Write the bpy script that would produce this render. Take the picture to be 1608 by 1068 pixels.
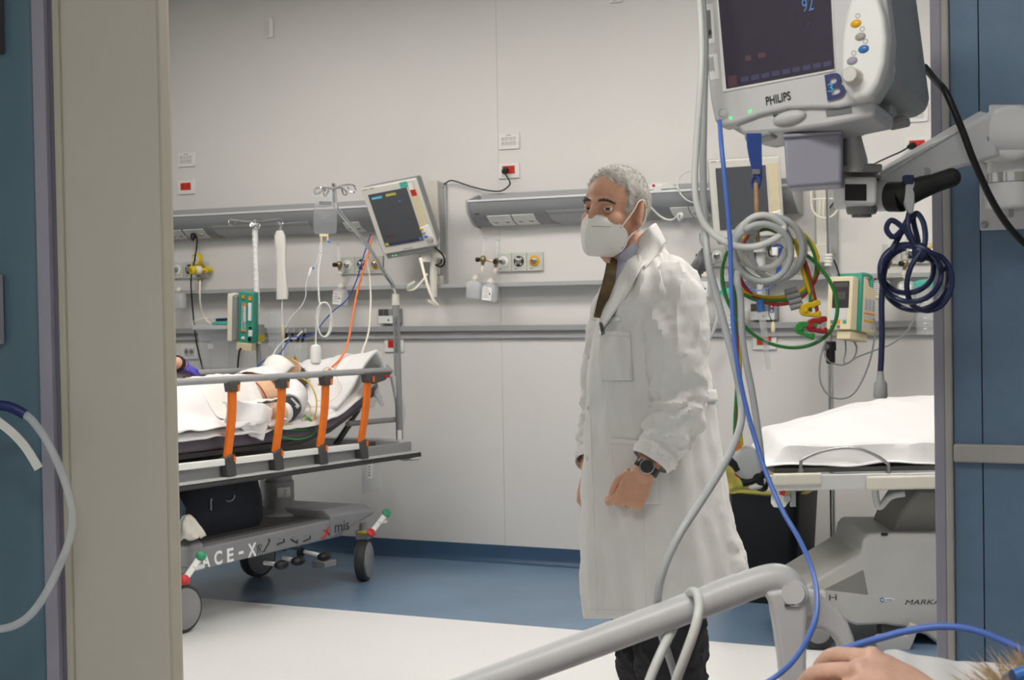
import bpy, bmesh, math, random
from mathutils import Vector, Matrix, noise
random.seed(7)
for _o in list(bpy.data.objects): bpy.data.objects.remove(_o)
SC = bpy.context.scene
COL = SC.collection
V = Vector
PI = math.pi

# ------------------------------------------------------------------ camera
FPX = 2500.0                       # focal length in pixels of a 1608 wide frame
CAM = V((0, 0, 1.40))
_yaw, _pitch, _roll = 0.46828, 0.02266, -0.017365
_f = V((-math.sin(_yaw), math.cos(_yaw), 0)); _r = V((math.cos(_yaw), math.sin(_yaw), 0)); _u = V((0, 0, 1))
CF = _f*math.cos(_pitch) - _u*math.sin(_pitch)
_u2 = _u*math.cos(_pitch) + _f*math.sin(_pitch)
CR = _r*math.cos(_roll) + _u2*math.sin(_roll)
CU = _u2*math.cos(_roll) - _r*math.sin(_roll)
cd = bpy.data.cameras.new('camera'); cam = bpy.data.objects.new('camera', cd); COL.objects.link(cam)
cd.sensor_width = 36.0; cd.sensor_fit = 'HORIZONTAL'; cd.lens = FPX/1608*36
cd.clip_start = 0.05; cd.clip_end = 60
cam.matrix_world = Matrix(((CR.x, CU.x, -CF.x, CAM.x), (CR.y, CU.y, -CF.y, CAM.y), (CR.z, CU.z, -CF.z, CAM.z), (0, 0, 0, 1)))
cd.dof.use_dof = True; cd.dof.focus_distance = 3.6; cd.dof.aperture_fstop = 16
SC.camera = cam

# ------------------------------------------------------------------ world, exposure
wd = bpy.data.worlds.new('world'); SC.world = wd; wd.use_nodes = True
wd.node_tree.nodes['Background'].inputs[0].default_value = (1.0, 0.99, 0.97, 1)
wd.node_tree.nodes['Background'].inputs[1].default_value = 0.45
SC.view_settings.view_transform = 'Standard'; SC.view_settings.look = 'None'
SC.view_settings.exposure = 0.0; SC.view_settings.gamma = 1.0; SC.view_settings.use_curve_mapping = False
LAMP_WARD = 13.8       # radiance of the ward ceiling panels
LAMP_FORE = 13.5       # radiance of the dimmer panel on this side of the doorway

# ------------------------------------------------------------------ pixel -> place
def ray(x, y): return CF + CR*((x-804)/FPX) - CU*((y-534)/FPX)
def at(x, y, z): return CAM + ray(x, y)*z
def on(x, y, p, n):
    d = ray(x, y); return CAM + d*((V(p)-CAM).dot(V(n))/d.dot(V(n)))
YW = 7.642
def wl(x, y, off=0.0): return on(x, y, (0, YW-off, 0), (0, 1, 0))
def fl(x, y, h=0.0): return on(x, y, (0, 0, h), (0, 0, 1))
def zpx(p): return (V(p)-CAM).dot(CF)

# ------------------------------------------------------------------ materials
def lin(h):
    h = h.lstrip('#'); c = [int(h[i:i+2], 16)/255 for i in (0, 2, 4)]
    return tuple([(x/12.92 if x <= .04045 else ((x+.055)/1.055)**2.4) for x in c]) + (1,)
MATS = {}
def mat(name, hexc, rough=.5, metal=0.0, var=.05, scale=30, bump=0.0, bscale=120, trans=0.0, emit=0.0, coat=0.0, alpha=1.0, spec=.5, hex2=None, stretch=None, ior=1.45, detail=4):
    m = bpy.data.materials.new(name); m.use_nodes = True; nt = m.node_tree
    b = nt.nodes['Principled BSDF']; c = lin(hexc)
    b.inputs['Roughness'].default_value = rough; b.inputs['Metallic'].default_value = metal
    b.inputs['Transmission Weight'].default_value = trans; b.inputs['Coat Weight'].default_value = coat
    b.inputs['Alpha'].default_value = alpha; b.inputs['Specular IOR Level'].default_value = spec; b.inputs['IOR'].default_value = ior
    tc = nt.nodes.new('ShaderNodeTexCoord'); mp = nt.nodes.new('ShaderNodeMapping')
    nt.links.new(tc.outputs['Object'], mp.inputs[0])
    if stretch: mp.inputs['Scale'].default_value = stretch
    if var > 0 or hex2:
        n = nt.nodes.new('ShaderNodeTexNoise'); n.inputs['Scale'].default_value = scale; n.inputs['Detail'].default_value = detail
        nt.links.new(mp.outputs[0], n.inputs['Vector'])
        r = nt.nodes.new('ShaderNodeValToRGB'); r.color_ramp.elements[0].position = .3; r.color_ramp.elements[1].position = .7
        c2 = lin(hex2) if hex2 else tuple([min(1, x*(1+var)) for x in c[:3]]) + (1,)
        c1 = c if hex2 else tuple([x*(1-var) for x in c[:3]]) + (1,)
        r.color_ramp.elements[0].color = c1; r.color_ramp.elements[1].color = c2
        nt.links.new(n.outputs['Fac'], r.inputs[0]); nt.links.new(r.outputs[0], b.inputs['Base Color'])
        if emit: nt.links.new(r.outputs[0], b.inputs['Emission Color'])
    else:
        b.inputs['Base Color'].default_value = c; b.inputs['Emission Color'].default_value = c
    b.inputs['Emission Strength'].default_value = emit
    if bump > 0:
        n2 = nt.nodes.new('ShaderNodeTexNoise'); n2.inputs['Scale'].default_value = bscale; n2.inputs['Detail'].default_value = 6
        nt.links.new(mp.outputs[0], n2.inputs['Vector'])
        bp = nt.nodes.new('ShaderNodeBump'); bp.inputs['Strength'].default_value = 1.0; bp.inputs['Distance'].default_value = bump
        nt.links.new(n2.outputs['Fac'], bp.inputs['Height']); nt.links.new(bp.outputs[0], b.inputs['Normal'])
    MATS[name] = m
    return m

# ------------------------------------------------------------------ mesh collector
ORG = {}
def perp(d):
    d = d.normalized(); a = V((0, 0, 1)) if abs(d.z) < .9 else V((1, 0, 0))
    x = a.cross(d).normalized(); return x, d.cross(x)
def spline(pts, sub=8):
    pts = [V(p) for p in pts]
    if len(pts) < 3: return pts
    out = []; n = len(pts)
    for i in range(n-1):
        p0 = pts[max(i-1, 0)]; p1 = pts[i]; p2 = pts[i+1]; p3 = pts[min(i+2, n-1)]
        for k in range(sub):
            t = k/sub; t2 = t*t; t3 = t2*t
            out.append(.5*((2*p1)+(p2-p0)*t+(2*p0-5*p1+4*p2-p3)*t2+(3*p1-p0-3*p2+p3)*t3))
    out.append(pts[-1]); return out
class G:
    def __init__(s): s.v = []; s.f = []
    def add(s, vs, fs):
        o = len(s.v); s.v += [V(p) for p in vs]; s.f += [[i+o for i in f] for f in fs]; return s
    def hexa(s, p):          # p[0:4] bottom loop, p[4:8] top loop
        return s.add(p, [(3, 2, 1, 0), (4, 5, 6, 7), (0, 1, 5, 4), (1, 2, 6, 5), (2, 3, 7, 6), (3, 0, 4, 7)])
    def box(s, c, size, ax=None):
        c = V(c); x, y, z = ax if ax else (V((1, 0, 0)), V((0, 1, 0)), V((0, 0, 1)))
        a, b, d = [k/2 for k in size]
        q = [(-a, -b), (a, -b), (a, b), (-a, b)]
        return s.hexa([c+x*i+y*j-z*d for i, j in q] + [c+x*i+y*j+z*d for i, j in q])
    def loft(s, rings, cap=True, closed=True):
        n = len(rings[0]); vs = [p for r in rings for p in r]; fs = []
        for i in range(len(rings)-1):
            for j in range(n if closed else n-1):
                k = (j+1) % n; fs.append((i*n+j, i*n+k, (i+1)*n+k, (i+1)*n+j))
        if cap and closed:
            fs.append(tuple(reversed(range(n)))); fs.append(tuple(range((len(rings)-1)*n, len(rings)*n)))
        return s.add(vs, fs)
    def tube(s, pts, r, n=10, sub=8, cap=True, smooth=True):
        rs = r if isinstance(r, (list, tuple)) else None
        P0 = [V(p) for p in pts]; P1 = spline(P0, sub) if smooth and len(P0) > 2 else P0
        m = len(P1); rings = []; x = None
        for i, p in enumerate(P1):
            d = (P1[min(i+1, m-1)]-P1[max(i-1, 0)])
            if d.length < 1e-9: d = V((0, 0, 1))
            d.normalize()
            if x is None: x, y = perp(d)
            else:
                x = (x-d*x.dot(d)); x = x.normalized() if x.length > 1e-6 else perp(d)[0]
                y = d.cross(x)
            if rs:
                t = i/(m-1)*(len(rs)-1); k = min(int(t), len(rs)-2); rr = rs[k]+(rs[k+1]-rs[k])*(t-k)
            else: rr = r
            rings.append([p+(x*math.cos(2*PI*j/n)+y*math.sin(2*PI*j/n))*rr for j in range(n)])
        return s.loft(rings, cap)
    def cyl(s, a, b, r, r2=None, n=20): return s.loft(s._cr(a, b, [(r, 0), (r if r2 is None else r2, 1)], n))
    def _cr(s, a, b, prof, n):
        a = V(a); b = V(b); x, y = perp(b-a)
        return [[a+(b-a)*t+(x*math.cos(2*PI*j/n)+y*math.sin(2*PI*j/n))*r for j in range(n)] for r, t in prof]
    def lathe(s, a, axis, prof, n=24):      # prof: (radius, height along axis)
        a = V(a); ax = V(axis).normalized(); x, y = perp(ax)
        return s.loft([[a+ax*h+(x*math.cos(2*PI*j/n)+y*math.sin(2*PI*j/n))*max(r, 1e-5) for j in range(n)] for r, h in prof])
    def ell(s, c, rad, ax=None, nu=20, nv=12):
        c = V(c); x, y, z = ax if ax else (V((1, 0, 0)), V((0, 1, 0)), V((0, 0, 1)))
        return s.loft([[c+x*(rad[0]*math.sin(t)*math.cos(2*PI*j/nu))+y*(rad[1]*math.sin(t)*math.sin(2*PI*j/nu))+z*(-rad[2]*math.cos(t)) for j in range(nu)]
                       for t in [max(.02, min(PI-.02, PI*i/nv)) for i in range(nv+1)]])
    def prism(s, poly, vec):
        poly = [V(p) for p in poly]; n = len(poly); vec = V(vec)
        return s.add(poly+[p+vec for p in poly], [tuple(reversed(range(n))), tuple(range(n, 2*n))] + [(i, (i+1) % n, (i+1) % n+n, i+n) for i in range(n)])
    def grid(s, fn, nu, nv):
        vs = [fn(i/nu, j/nv) for i in range(nu+1) for j in range(nv+1)]
        return s.add(vs, [(i*(nv+1)+j, (i+1)*(nv+1)+j, (i+1)*(nv+1)+j+1, i*(nv+1)+j+1) for i in range(nu) for j in range(nv)])
    def torus(s, c, axis, R, r, n=28, m=8, a0=0, a1=2*PI):
        x, y = perp(V(axis)); pts = [V(c)+(x*math.cos(a0+(a1-a0)*i/n)+y*math.sin(a0+(a1-a0)*i/n))*R for i in range(n+1)]
        return s.tube(pts, r, m, smooth=False, cap=abs(a1-a0) < 6.28)
    def build(s, name, m, parent=None, smooth=True, bevel=0, solid=0, sub=0, base=None, angle=40, seg=2, remesh=0, rsm=4, flipfix=True):
        if parent is not None: o0 = ORG[parent.name]
        elif base is not None: o0 = V(base)
        else:
            n = len(s.v); zs = min(p.z for p in s.v)
            o0 = V((sum(p.x for p in s.v)/n, sum(p.y for p in s.v)/n, zs))
        me = bpy.data.meshes.new(name); me.from_pydata([tuple(p-o0) for p in s.v], [], s.f); me.update()
        if flipfix:
            bm = bmesh.new(); bm.from_mesh(me); bmesh.ops.recalc_face_normals(bm, faces=bm.faces); bm.to_mesh(me); bm.free()
        me.materials.append(MATS[m] if isinstance(m, str) else m)
        ob = bpy.data.objects.new(name, me); COL.objects.link(ob)
        if parent is not None: ob.parent = parent
        else: ob.location = o0
        ORG[ob.name] = o0
        if smooth:
            me.shade_smooth(); me.set_sharp_from_angle(angle=math.radians(angle))
        if remesh:
            q = ob.modifiers.new('union', 'REMESH'); q.mode = 'VOXEL'; q.voxel_size = remesh; q.use_smooth_shade = True
            q = ob.modifiers.new('soft', 'SMOOTH'); q.iterations = rsm; q.factor = .5
        if solid: q = ob.modifiers.new('thickness', 'SOLIDIFY'); q.thickness = solid; q.offset = 0
        if bevel:
            q = ob.modifiers.new('edge', 'BEVEL'); q.width = bevel; q.segments = seg; q.limit_method = 'ANGLE'; q.angle_limit = math.radians(35)
        if sub: q = ob.modifiers.new('sub', 'SUBSURF'); q.levels = sub; q.render_levels = sub
        return ob
def tag(o, label, cat=None, group=None, kind=None):
    o['label'] = label
    if cat: o['category'] = cat
    if group: o['group'] = group
    if kind: o['kind'] = kind
    return o
def thing(name, loc, label, cat, group=None, kind=None):
    o = bpy.data.objects.new(name, None); COL.objects.link(o); o.location = V(loc); o.empty_display_size = .05
    ORG[o.name] = V(loc); return tag(o, label, cat, group, kind)
def dup(root, off, label=None, group=None):
    def cp(o, par):
        c = o.copy(); COL.objects.link(c); ORG[c.name] = ORG[o.name]
        if par is not None: c.parent = par
        for ch in [x for x in bpy.data.objects if x.parent is o]: cp(ch, c)
        return c
    c = cp(root, None); c.location = root.location+V(off); ORG[c.name] = ORG[root.name]+V(off)
    if label: c['label'] = label
    if group: c['group'] = group
    return c
class Fr:                    # local frame: origin + three axes
    def __init__(s, o, x, y, z): s.o = V(o); s.x = V(x).normalized(); s.y = V(y).normalized(); s.z = V(z).normalized()
    def __call__(s, a, b=0, c=0): return s.o+s.x*a+s.y*b+s.z*c
    @property
    def ax(s): return (s.x, s.y, s.z)
    def box(s, g, c, size): return g.box(s(*c), size, s.ax)
WF = (V((1, 0, 0)), V((0, 0, 1)), V((0, -1, 0)))     # wall face axes: right, up, out of the wall
def frp(x, y, z, R, U, ov=None):   # frame from a pixel, R and U given as (dx, dy, depth) in pixels
    cv = lambda q: CR*q[0]-CU*q[1]+CF*q[2]
    r = cv(R).normalized(); u = cv(U); u = (u-r*u.dot(r)).normalized()
    return Fr(at(x, y, z), r, u, r.cross(u))       # z axis points to the viewer side
def text(name, string, h, o, right, up, m, parent=None, w=None, depth=.0006, label=None, center=False, shear=0.0, bold=0.0):
    cu = bpy.data.curves.new(name, 'FONT'); cu.body = string; cu.size = 1; cu.extrude = 0; cu.shear = shear; cu.offset = bold
    t = bpy.data.objects.new(name+'_tmp', cu); COL.objects.link(t)
    bpy.context.view_layer.update()
    me = bpy.data.meshes.new_from_object(t.evaluated_get(bpy.context.evaluated_depsgraph_get()))
    bpy.data.objects.remove(t); bpy.data.curves.remove(cu)
    xs = [q.co.x for q in me.vertices]; ys = [q.co.y for q in me.vertices]
    x0, x1, y0, y1 = min(xs), max(xs), min(ys), max(ys); sy = h/(y1-y0); sx = (w/(x1-x0)) if w else sy
    r = V(right).normalized(); u = V(up).normalized(); n = r.cross(u)
    o = V(o)-(r*((x1-x0)*sx/2)+u*(h/2) if center else V((0, 0, 0)))
    g = G(); g.v = [o+r*((q.co.x-x0)*sx)+u*((q.co.y-y0)*sy)+n*depth for q in me.vertices]
    g.f = [list(p.vertices) for p in me.polygons]; bpy.data.meshes.remove(me)
    ob = g.build(name, m, parent, smooth=False, flipfix=False)
    if label: ob['label'] = label
    return ob
def cable(name, pts, r, m, label=None, cat='cable', parent=None, n=8, group=None):
    g = G(); g.tube([at(*p) if len(p) == 3 and not isinstance(p, Vector) else p for p in pts], r, n)
    o = g.build(name, m, parent)
    if parent is None: tag(o, label, cat, group)
    return o

# ------------------------------------------------------------------ material list
mat('wall_white', 'DAD7D3', .55, var=.012, scale=1.5, bump=.0002, bscale=300)
mat('wall_side', 'D6D3CC', .6, var=.02, scale=2)
mat('floor_white', 'E4E4E2', .35, var=.02, scale=60, bump=.0001, bscale=400, coat=.1)
mat('floor_blue', '6A8299', .38, var=.12, scale=2.2, coat=.1)
mat('base_blue', '3A536E', .4, var=.06, scale=8)
mat('ceil', 'E8E7E3', .8, var=.02)
mat('rail_grey', 'ABABAB', .45, var=.03, scale=3)
mat('rail_dark', '9C9C9D', .45, var=.03, scale=3)
mat('unit_grey', '8E9092', .42, .15, var=.03, scale=5)
mat('unit_lip', 'E2E3E4', .3, .2, var=.02)
mat('plate_white', 'E2E1DD', .4, var=.02)
mat('plate_edge', 'CFCDC8', .5, var=.02)
mat('slot', '8F8F8C', .5, var=.03)
mat('slot_dark', '2A2626', .5)
mat('red_socket', 'C8301C', .4, var=.04)
mat('red', 'C4272B', .4, var=.05)
mat('black', '151515', .45, var=.1)
mat('black_matt', '1B1B1C', .75, var=.15)
mat('rubber', '3F3E3D', .7, var=.08)
mat('charcoal', '4A4848', .5, var=.05)
mat('beige_panel', 'C3BEB2', .45, var=.015, scale=4, bump=.0002, bscale=700)
mat('beige_edge', 'B5B1A0', .45, var=.02)
mat('lilac_metal', '9B9AA6', .5, var=.02)
mat('lilac_dark', '6E6C78', .5, var=.02)
mat('grey_strip', 'AFACA8', .5, var=.03)
mat('blue_panel', '667F98', .45, var=.05, scale=40, detail=8)
mat('blue_fabric', '55707F', .5, var=.08, scale=3)
mat('monitor_white', 'D8D5CC', .42, var=.02)
mat('monitor_grey', '8B8C8C', .5, var=.03)
mat('monitor_silver', 'CBCAC9', .38, var=.02)
mat('bezel_white', 'EDEDE8', .35, var=.01)
mat('body_grey', 'A5A7A7', .5, var=.04)
mat('screen', '54565A', .5, var=.03, spec=.25)
mat('screen_lit', '3B3542', .5, var=.05, spec=.2, emit=.02)
mat('scr_cyan', '4FA9C4', .3, emit=.35, var=0)
mat('scr_yellow', 'A9A04A', .3, emit=.3, var=0)
mat('scr_blue', '39649A', .3, emit=.35, var=0)
mat('scr_red', '55323A', .5, emit=.02, var=0)
mat('scr_band', '3A3A5C', .5, emit=.02, var=0)
mat('led_green', '35E06A', .3, emit=1.6, var=0)
mat('btn_yellow', 'E8B21C', .3, var=.02)
mat('btn_orange', 'EE8A1E', .35, var=.02)
mat('btn_blue', '3F77BC', .3, var=.02)
mat('btn_grey', 'A9A69C', .35, var=.02)
mat('navy', '1D2A66', .4, var=.04)
mat('cyan_ink', '39B7E6', .4, var=0)
mat('ink', '2B2B2E', .6, var=0)
mat('ink_soft', '77777A', .6, var=0)
mat('ink_white', 'EDEDED', .6, var=0)
mat('paper', 'EEEDEA', .7, var=.02)
mat('chrome', 'D6D6D4', .16, 1.0, var=.03)
mat('steel', 'A9A9A7', .32, .9, var=.04)
mat('alu', 'B9BABA', .36, .55, var=.03)
mat('brass', '9B8A6A', .3, .8, var=.05)
mat('gold', 'E2B04A', .2, 1.0, var=0)
mat('clear', 'FAFCFD', .08, trans=.8, var=0, ior=1.1, alpha=.38)
mat('clear_tint', 'F2F5F6', .25, trans=.4, var=0, ior=1.05, alpha=.36)
mat('frost', 'EEF0F0', .35, trans=.4, var=.02, ior=1.1, alpha=.6)
mat('tube_clear', 'E4E9EB', .08, trans=.3, var=0, ior=1.15, alpha=.6)
mat('teal', '4FB3A0', .4, var=.04)
mat('pump_green', '3F9C86', .42, var=.05)
mat('pump_cream', 'DCD0AC', .42, var=.03)
mat('cream', 'E8E2CF', .45, var=.02)
mat('orange', 'E8741A', .45, var=.05)
mat('orange_cable', 'EF7B3E', .4, var=.03)
mat('valve_yellow', 'DDC21A', .35, var=.04)
mat('olive', '8E8526', .4, var=.05)
mat('mattress', '6C6772', .62, var=.06, scale=14, bump=.0006, bscale=260)
mat('bed_grey', '8F8F8F', .42, var=.03, coat=.1)
mat('bed_light', 'C9C9C8', .38, var=.02)
mat('bed_base', '88888A', .42, var=.05, scale=10, coat=.1)
mat('bed2_base', 'BDBCB8', .45, var=.04, scale=6)
mat('bed2_dark', '85847F', .5, var=.04, scale=6)
mat('lever_white', 'DEDEDA', .4, var=.02)
mat('lever_green', '2A8B63', .4, var=.03)
mat('sheet', 'E4E3E2', .8, var=.015, scale=8, bump=.004, bscale=20)
mat('sheet_cream', 'E2DFD9', .85, var=.02, scale=10, bump=.004, bscale=24)
mat('coat', 'E8E6E2', .8, var=.02, scale=10, bump=.006, bscale=15, stretch=(1, 1, .5))
mat('coat_edge', 'EBE9E5', .8, var=.01, scale=10, bump=.003, bscale=20)
mat('mask', 'EFEDE6', .75, var=.01, scale=40, bump=.0003, bscale=350)
mat('skin', 'D3A084', .5, var=.09, scale=24, bump=.0005, bscale=220)
mat('skin_hand', 'B77A58', .5, var=.12, scale=22, bump=.0008, bscale=160)
mat('skin_pale', 'D9B08E', .5, var=.08, scale=18, bump=.0005, bscale=200)
mat('hair_grey', 'BDB8B0', .6, var=.25, scale=70)
mat('hair_dark', '665D55', .6, var=.3, scale=60)
mat('hair_brown', '4A4440', .6, var=.3, scale=60)
mat('hair_tan', 'BCA78A', .6, var=.3, scale=60)
mat('eye_white', 'E4DEDA', .25, var=0)
mat('iris', '3A2A20', .15, var=0)
mat('shirt', 'B4B4C4', .7, var=.03, scale=60)
mat('tie', '4A3A20', .55, var=.25, scale=26, hex2='6E5A30')
mat('trousers', '232226', .8, var=.15, scale=30, bump=.002, bscale=14)
mat('leather', '1A1716', .35, var=.1)
mat('glove', '5A55C8', .42, var=.05, scale=30, bump=.0008, bscale=90)
mat('bag_navy', '1A1E28', .8, var=.25, scale=14, bump=.002, bscale=30)
mat('denim', '3A4858', .9, var=.3, scale=60, bump=.003, bscale=60)
mat('bin_black', '161617', .5, var=.1, scale=4)
mat('bin_grey', '4A4A4C', .5, var=.05)
mat('bag_yellow', 'A39A45', .35, var=.1, scale=14, bump=.003, bscale=30, alpha=.92)
mat('cord_grey', 'B9BDBC', .35, var=.03)
mat('cord_white', 'DADCD6', .35, var=.03)
mat('cord_blue', '5578C8', .38, var=.03)
mat('cord_navy', '232C4E', .42, var=.05)
mat('strap_blue', '2C468F', .6, var=.08)
mat('wood_ring', 'B08A62', .5, var=.15, scale=60)
mat('wire_green', '2E7A35', .4, var=.04)
mat('wire_yellow', 'D2B21E', .4, var=.04)
mat('wire_red', 'A02A2A', .4, var=.04)
mat('arm_white', 'DCDDDD', .4, var=.02, coat=.1)
mat('arm_foil', 'E4E6E8', .28, .35, var=.2, scale=60, bump=.003, bscale=60)
mat('box_lilac', 'A3A3AF', .45, var=.02)
mat('cuff', '2B2F36', .6, var=.08)
mat('lamp_glow', 'FFFAF5', .5, var=0, emit=LAMP_WARD)
mat('lamp_glow_fore', 'FFFCF8', .5, var=0, emit=LAMP_FORE)
mat('hair_dark_grey', '98928B', .6, var=.3, scale=70)
mat('hair_grey2', 'DCD9D4', .6, var=.3, scale=70)
mat('scrub_green', '6E9A8C', .8, var=.05, scale=12, bump=.004, bscale=18)
mat('lace_grey', '6B6B6B', .6, var=.2)
# ================================================================== SETTING
def slab(name, x0, x1, y0, y1, z0, z1, m, parent=None, label=None, bevel=0, kind='structure'):
    g = G(); g.box(((x0+x1)/2, (y0+y1)/2, (z0+z1)/2), (x1-x0, y1-y0, z1-z0))
    o = g.build(name, m, parent, smooth=False, bevel=bevel)
    if parent is None: o['kind'] = kind
    if label: o['label'] = label
    return o
YB = 6.17          # where the white vinyl meets the blue vinyl
slab('floor', -8, 2.2, -2.5, YB, -.10, 0, 'floor_white', label='white vinyl floor in front of the blue strip')
slab('floor', -8, 2.2, YB, YW+.2, -.10, 0, 'floor_blue', label='blue vinyl floor strip along the white wall')
wb = thing('wall_back', (-3, YW, 0), 'white panelled ward wall behind the beds', None, kind='structure')
XS = wl(781, 150).x
slab('wall_panel', -8, XS-.0008, YW, YW+.14, 0, 3.3, 'wall_white', wb)
slab('wall_panel', XS+.0008, 2.2, YW, YW+.14, 0, 3.3, 'wall_white', wb)
g = G()                                     # coved baseboard
prof = [(0.0, .094), (.004, .094), (.006, .03), (.014, .010), (.03, .0015), (0, .0015)]
g.prism([V((-7.99, YW-a, h)) for a, h in prof], (10.1, 0, 0))
tag(g.build('baseboard_back', 'base_blue', angle=60), 'dark blue coved vinyl skirting under the white wall', kind='structure')
slab('ceiling', -8, 2.2, 2.6, YW+.2, 3.30, 3.4, 'ceil', label='white ward ceiling above the beds')
slab('wall_left', -8.1, -8, 2.6, YW+.2, 0, 3.4, 'wall_side', label='pale left side wall of the ward')
slab('wall_right', 2.2, 2.3, -2.5, YW+.2, 0, 3.4, 'wall_side', label='pale right side wall of the ward')
def dw(px, py=500, y=2.6): return on(px, py, (0, y, 0), (0, 1, 0)).x
# doorway wall on this side: right jamb and blue panels
xr0, xr1, xr2, xp = dw(1465), dw(1483.5), dw(1495.5), dw(1541)
t1 = thing('trim_1', (xr1, 2.6, 0), 'grey metal door jamb at the right of the opening', None, kind='structure')
slab('jamb_strip', xr0, xr1-.001, 2.60, 2.80, 0, 2.4, 'lilac_metal', t1, bevel=.002)
slab('jamb_strip', xr1, xr2, 2.592, 2.74, 0, 2.4, 'grey_strip', t1, bevel=.003)
wf = thing('wall_front', (xp, 2.6, 0), 'blue panelled wall to the right of the doorway', None, kind='structure')
slab('blue_panel', xr2+.001, xp-.001, 2.60, 2.70, 0, 2.4, 'blue_panel', wf)
slab('blue_panel', xp+.001, xp+.9, 2.60, 2.70, 0, 2.4, 'blue_panel', wf)
slab('blue_panel', xp+.902, 2.19, 2.60, 2.70, 0, 2.4, 'blue_panel', wf)
zb0, zb1 = on(1550, 727, (0, 2.59, 0), (0, 1, 0)).z, on(1550, 698, (0, 2.59, 0), (0, 1, 0)).z
slab('bumper_strip', xr2+.002, 2.18, 2.585, 2.6, zb0, zb1, 'grey_strip', wf, bevel=.003)
slab('wall_front', -8, 2.2, 2.62, 2.78, 2.4, 3.4, 'wall_side', label='pale lintel wall above the doorway')
# left of the doorway: beige sliding leaf, jamb, blue curtain wall
xl0, xl1 = dw(106), dw(256)
d1 = thing('door_1', (xl0, 2.6, 0), 'beige sliding door leaf standing at the left of the opening', None, kind='structure')
slab('door_face', xl0, xl1, 2.600, 2.640, .01, 2.4, 'beige_panel', d1)
slab('door_edge', xl1+.0012, xl1+.008, 2.598, 2.626, .01, 2.4, 'beige_edge', d1, bevel=.002)
slab('door_edge', dw(96), xl0-.0005, 2.592, 2.632, .01, 2.4, 'beige_edge', d1, bevel=.003)
t2 = thing('trim_2', (dw(88), 2.6, 0), 'lilac grey jamb between blue wall and beige leaf', None, kind='structure')
slab('jamb_strip', dw(86), dw(96)-.001, 2.60, 2.70, 0, 2.4, 'lilac_dark', t2)
slab('jamb_strip', dw(66), dw(86)-.001, 2.588, 2.70, 0, 2.4, 'lilac_metal', t2, bevel=.002)
w3 = thing('wall_front', (dw(30), 2.6, 0), 'blue panelled wall to the left of the doorway', None, kind='structure')
g = G(); xc = dw(66)
pr = [(xc, 2.66), (xc, 2.60), (xc-.012, 2.588), (xc-.03, 2.581), (xc-.055, 2.578), (xc-.10, 2.585), (xc-.125, 2.580), (xc-1.6, 2.58), (xc-1.6, 2.66)]
g.prism([V((a, b, 0)) for a, b in pr], (0, 0, 2.4)); g.build('blue_panel', 'blue_fabric', w3, angle=70)
slab('blue_panel', -8, xc-1.602, 2.58, 2.66, 0, 2.4, 'blue_panel', w3)
# little fixtures at the very left edge of the frame
g = G(); c = on(-4, 40, (0, 2.57, 0), (0, 1, 0)); g.box(c, (.022, .02, .12)); g.box(c+V((0, -.008, -.02)), (.014, .012, .05))
tag(g.build('door_switch', 'charcoal', bevel=.002), 'dark switch box on the blue wall, cut by the left edge', 'switch')
g = G(); c = on(-6, 486, (0, 2.57, 0), (0, 1, 0)); g.box(c, (.03, .016, .15)); g.box(c+V((0, -.006, 0)), (.02, .012, .12))
tag(g.build('wall_box', 'lilac_metal', bevel=.002), 'grey box on the blue wall below the dark switch', 'box')
# ceiling lamps of the ward and the one over the near bed
def ceil_lamp(x, y, z, lab, glow, sx=1.2, sy=.6):
    t = thing('ceiling_light', (x, y, z-.03), lab, 'ceiling light', 'ceiling light panels')
    g = G()
    for a, b, c, d in ((-sx/2-.02, 0, .04, sy+.08), (sx/2+.02, 0, .04, sy+.08), (0, -sy/2-.02, sx, .04), (0, sy/2+.02, sx, .04)):
        g.box((x+a, y+b, z-.015), (c, d, .03))
    g.build('frame', 'plate_white', t, smooth=False)
    g = G(); g.box((x, y, z-.012), (sx, sy, .02)); g.build('diffuser', glow, t, smooth=False)
for x, y in ((-5.0, 5.85), (-2.9, 5.85), (-.8, 5.85), (-4.3, 4.6), (-.6, 4.5)):
    ceil_lamp(x, y, 3.30, 'lit panel in the ward ceiling above the picture', 'lamp_glow')
slab('ceiling', -8, 2.2, -2.5, 2.6, 2.75, 2.85, 'ceil', label='white ceiling on this side of the doorway')
ceil_lamp(-.75, .7, 2.75, 'dim lit panel in the ceiling over the near bed', 'lamp_glow_fore')

# ================================================================== RAILS ON THE WALL
zu0, zu1 = wl(750, 451.3, .095).z, wl(750, 444.5, .095).z
zl0, zl1 = 1.256, 1.287
t = thing('trim_3', (-4, YW, 1.5), 'pale grey equipment rail running along the white wall', None, kind='structure')
g = G(); g.box((-2.9, YW-.088, (zu0+zu1)/2), (10.1, .014, zu1-zu0)); g.build('rail', 'rail_grey', t, bevel=.002)
g = G(); g.box((-2.9, YW-.0405, (zu0+zu1)/2), (10.1, .081, .012)); g.build('rail_back', 'rail_grey', t, smooth=False)
t = thing('trim_4', (-4, YW, 1.27), 'darker grey bumper rail running below the equipment rail', None, kind='structure')
g = G(); g.box((-2.9, YW-.030, (zl0+zl1)/2), (10.1, .022, zl1-zl0)); g.build('rail', 'rail_dark', t, bevel=.003)
g = G(); g.box((-2.9, YW-.010, zl0-.018), (10.1, .019, .045)); g.build('rail_back', 'rail_grey', t, bevel=.003)

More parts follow.
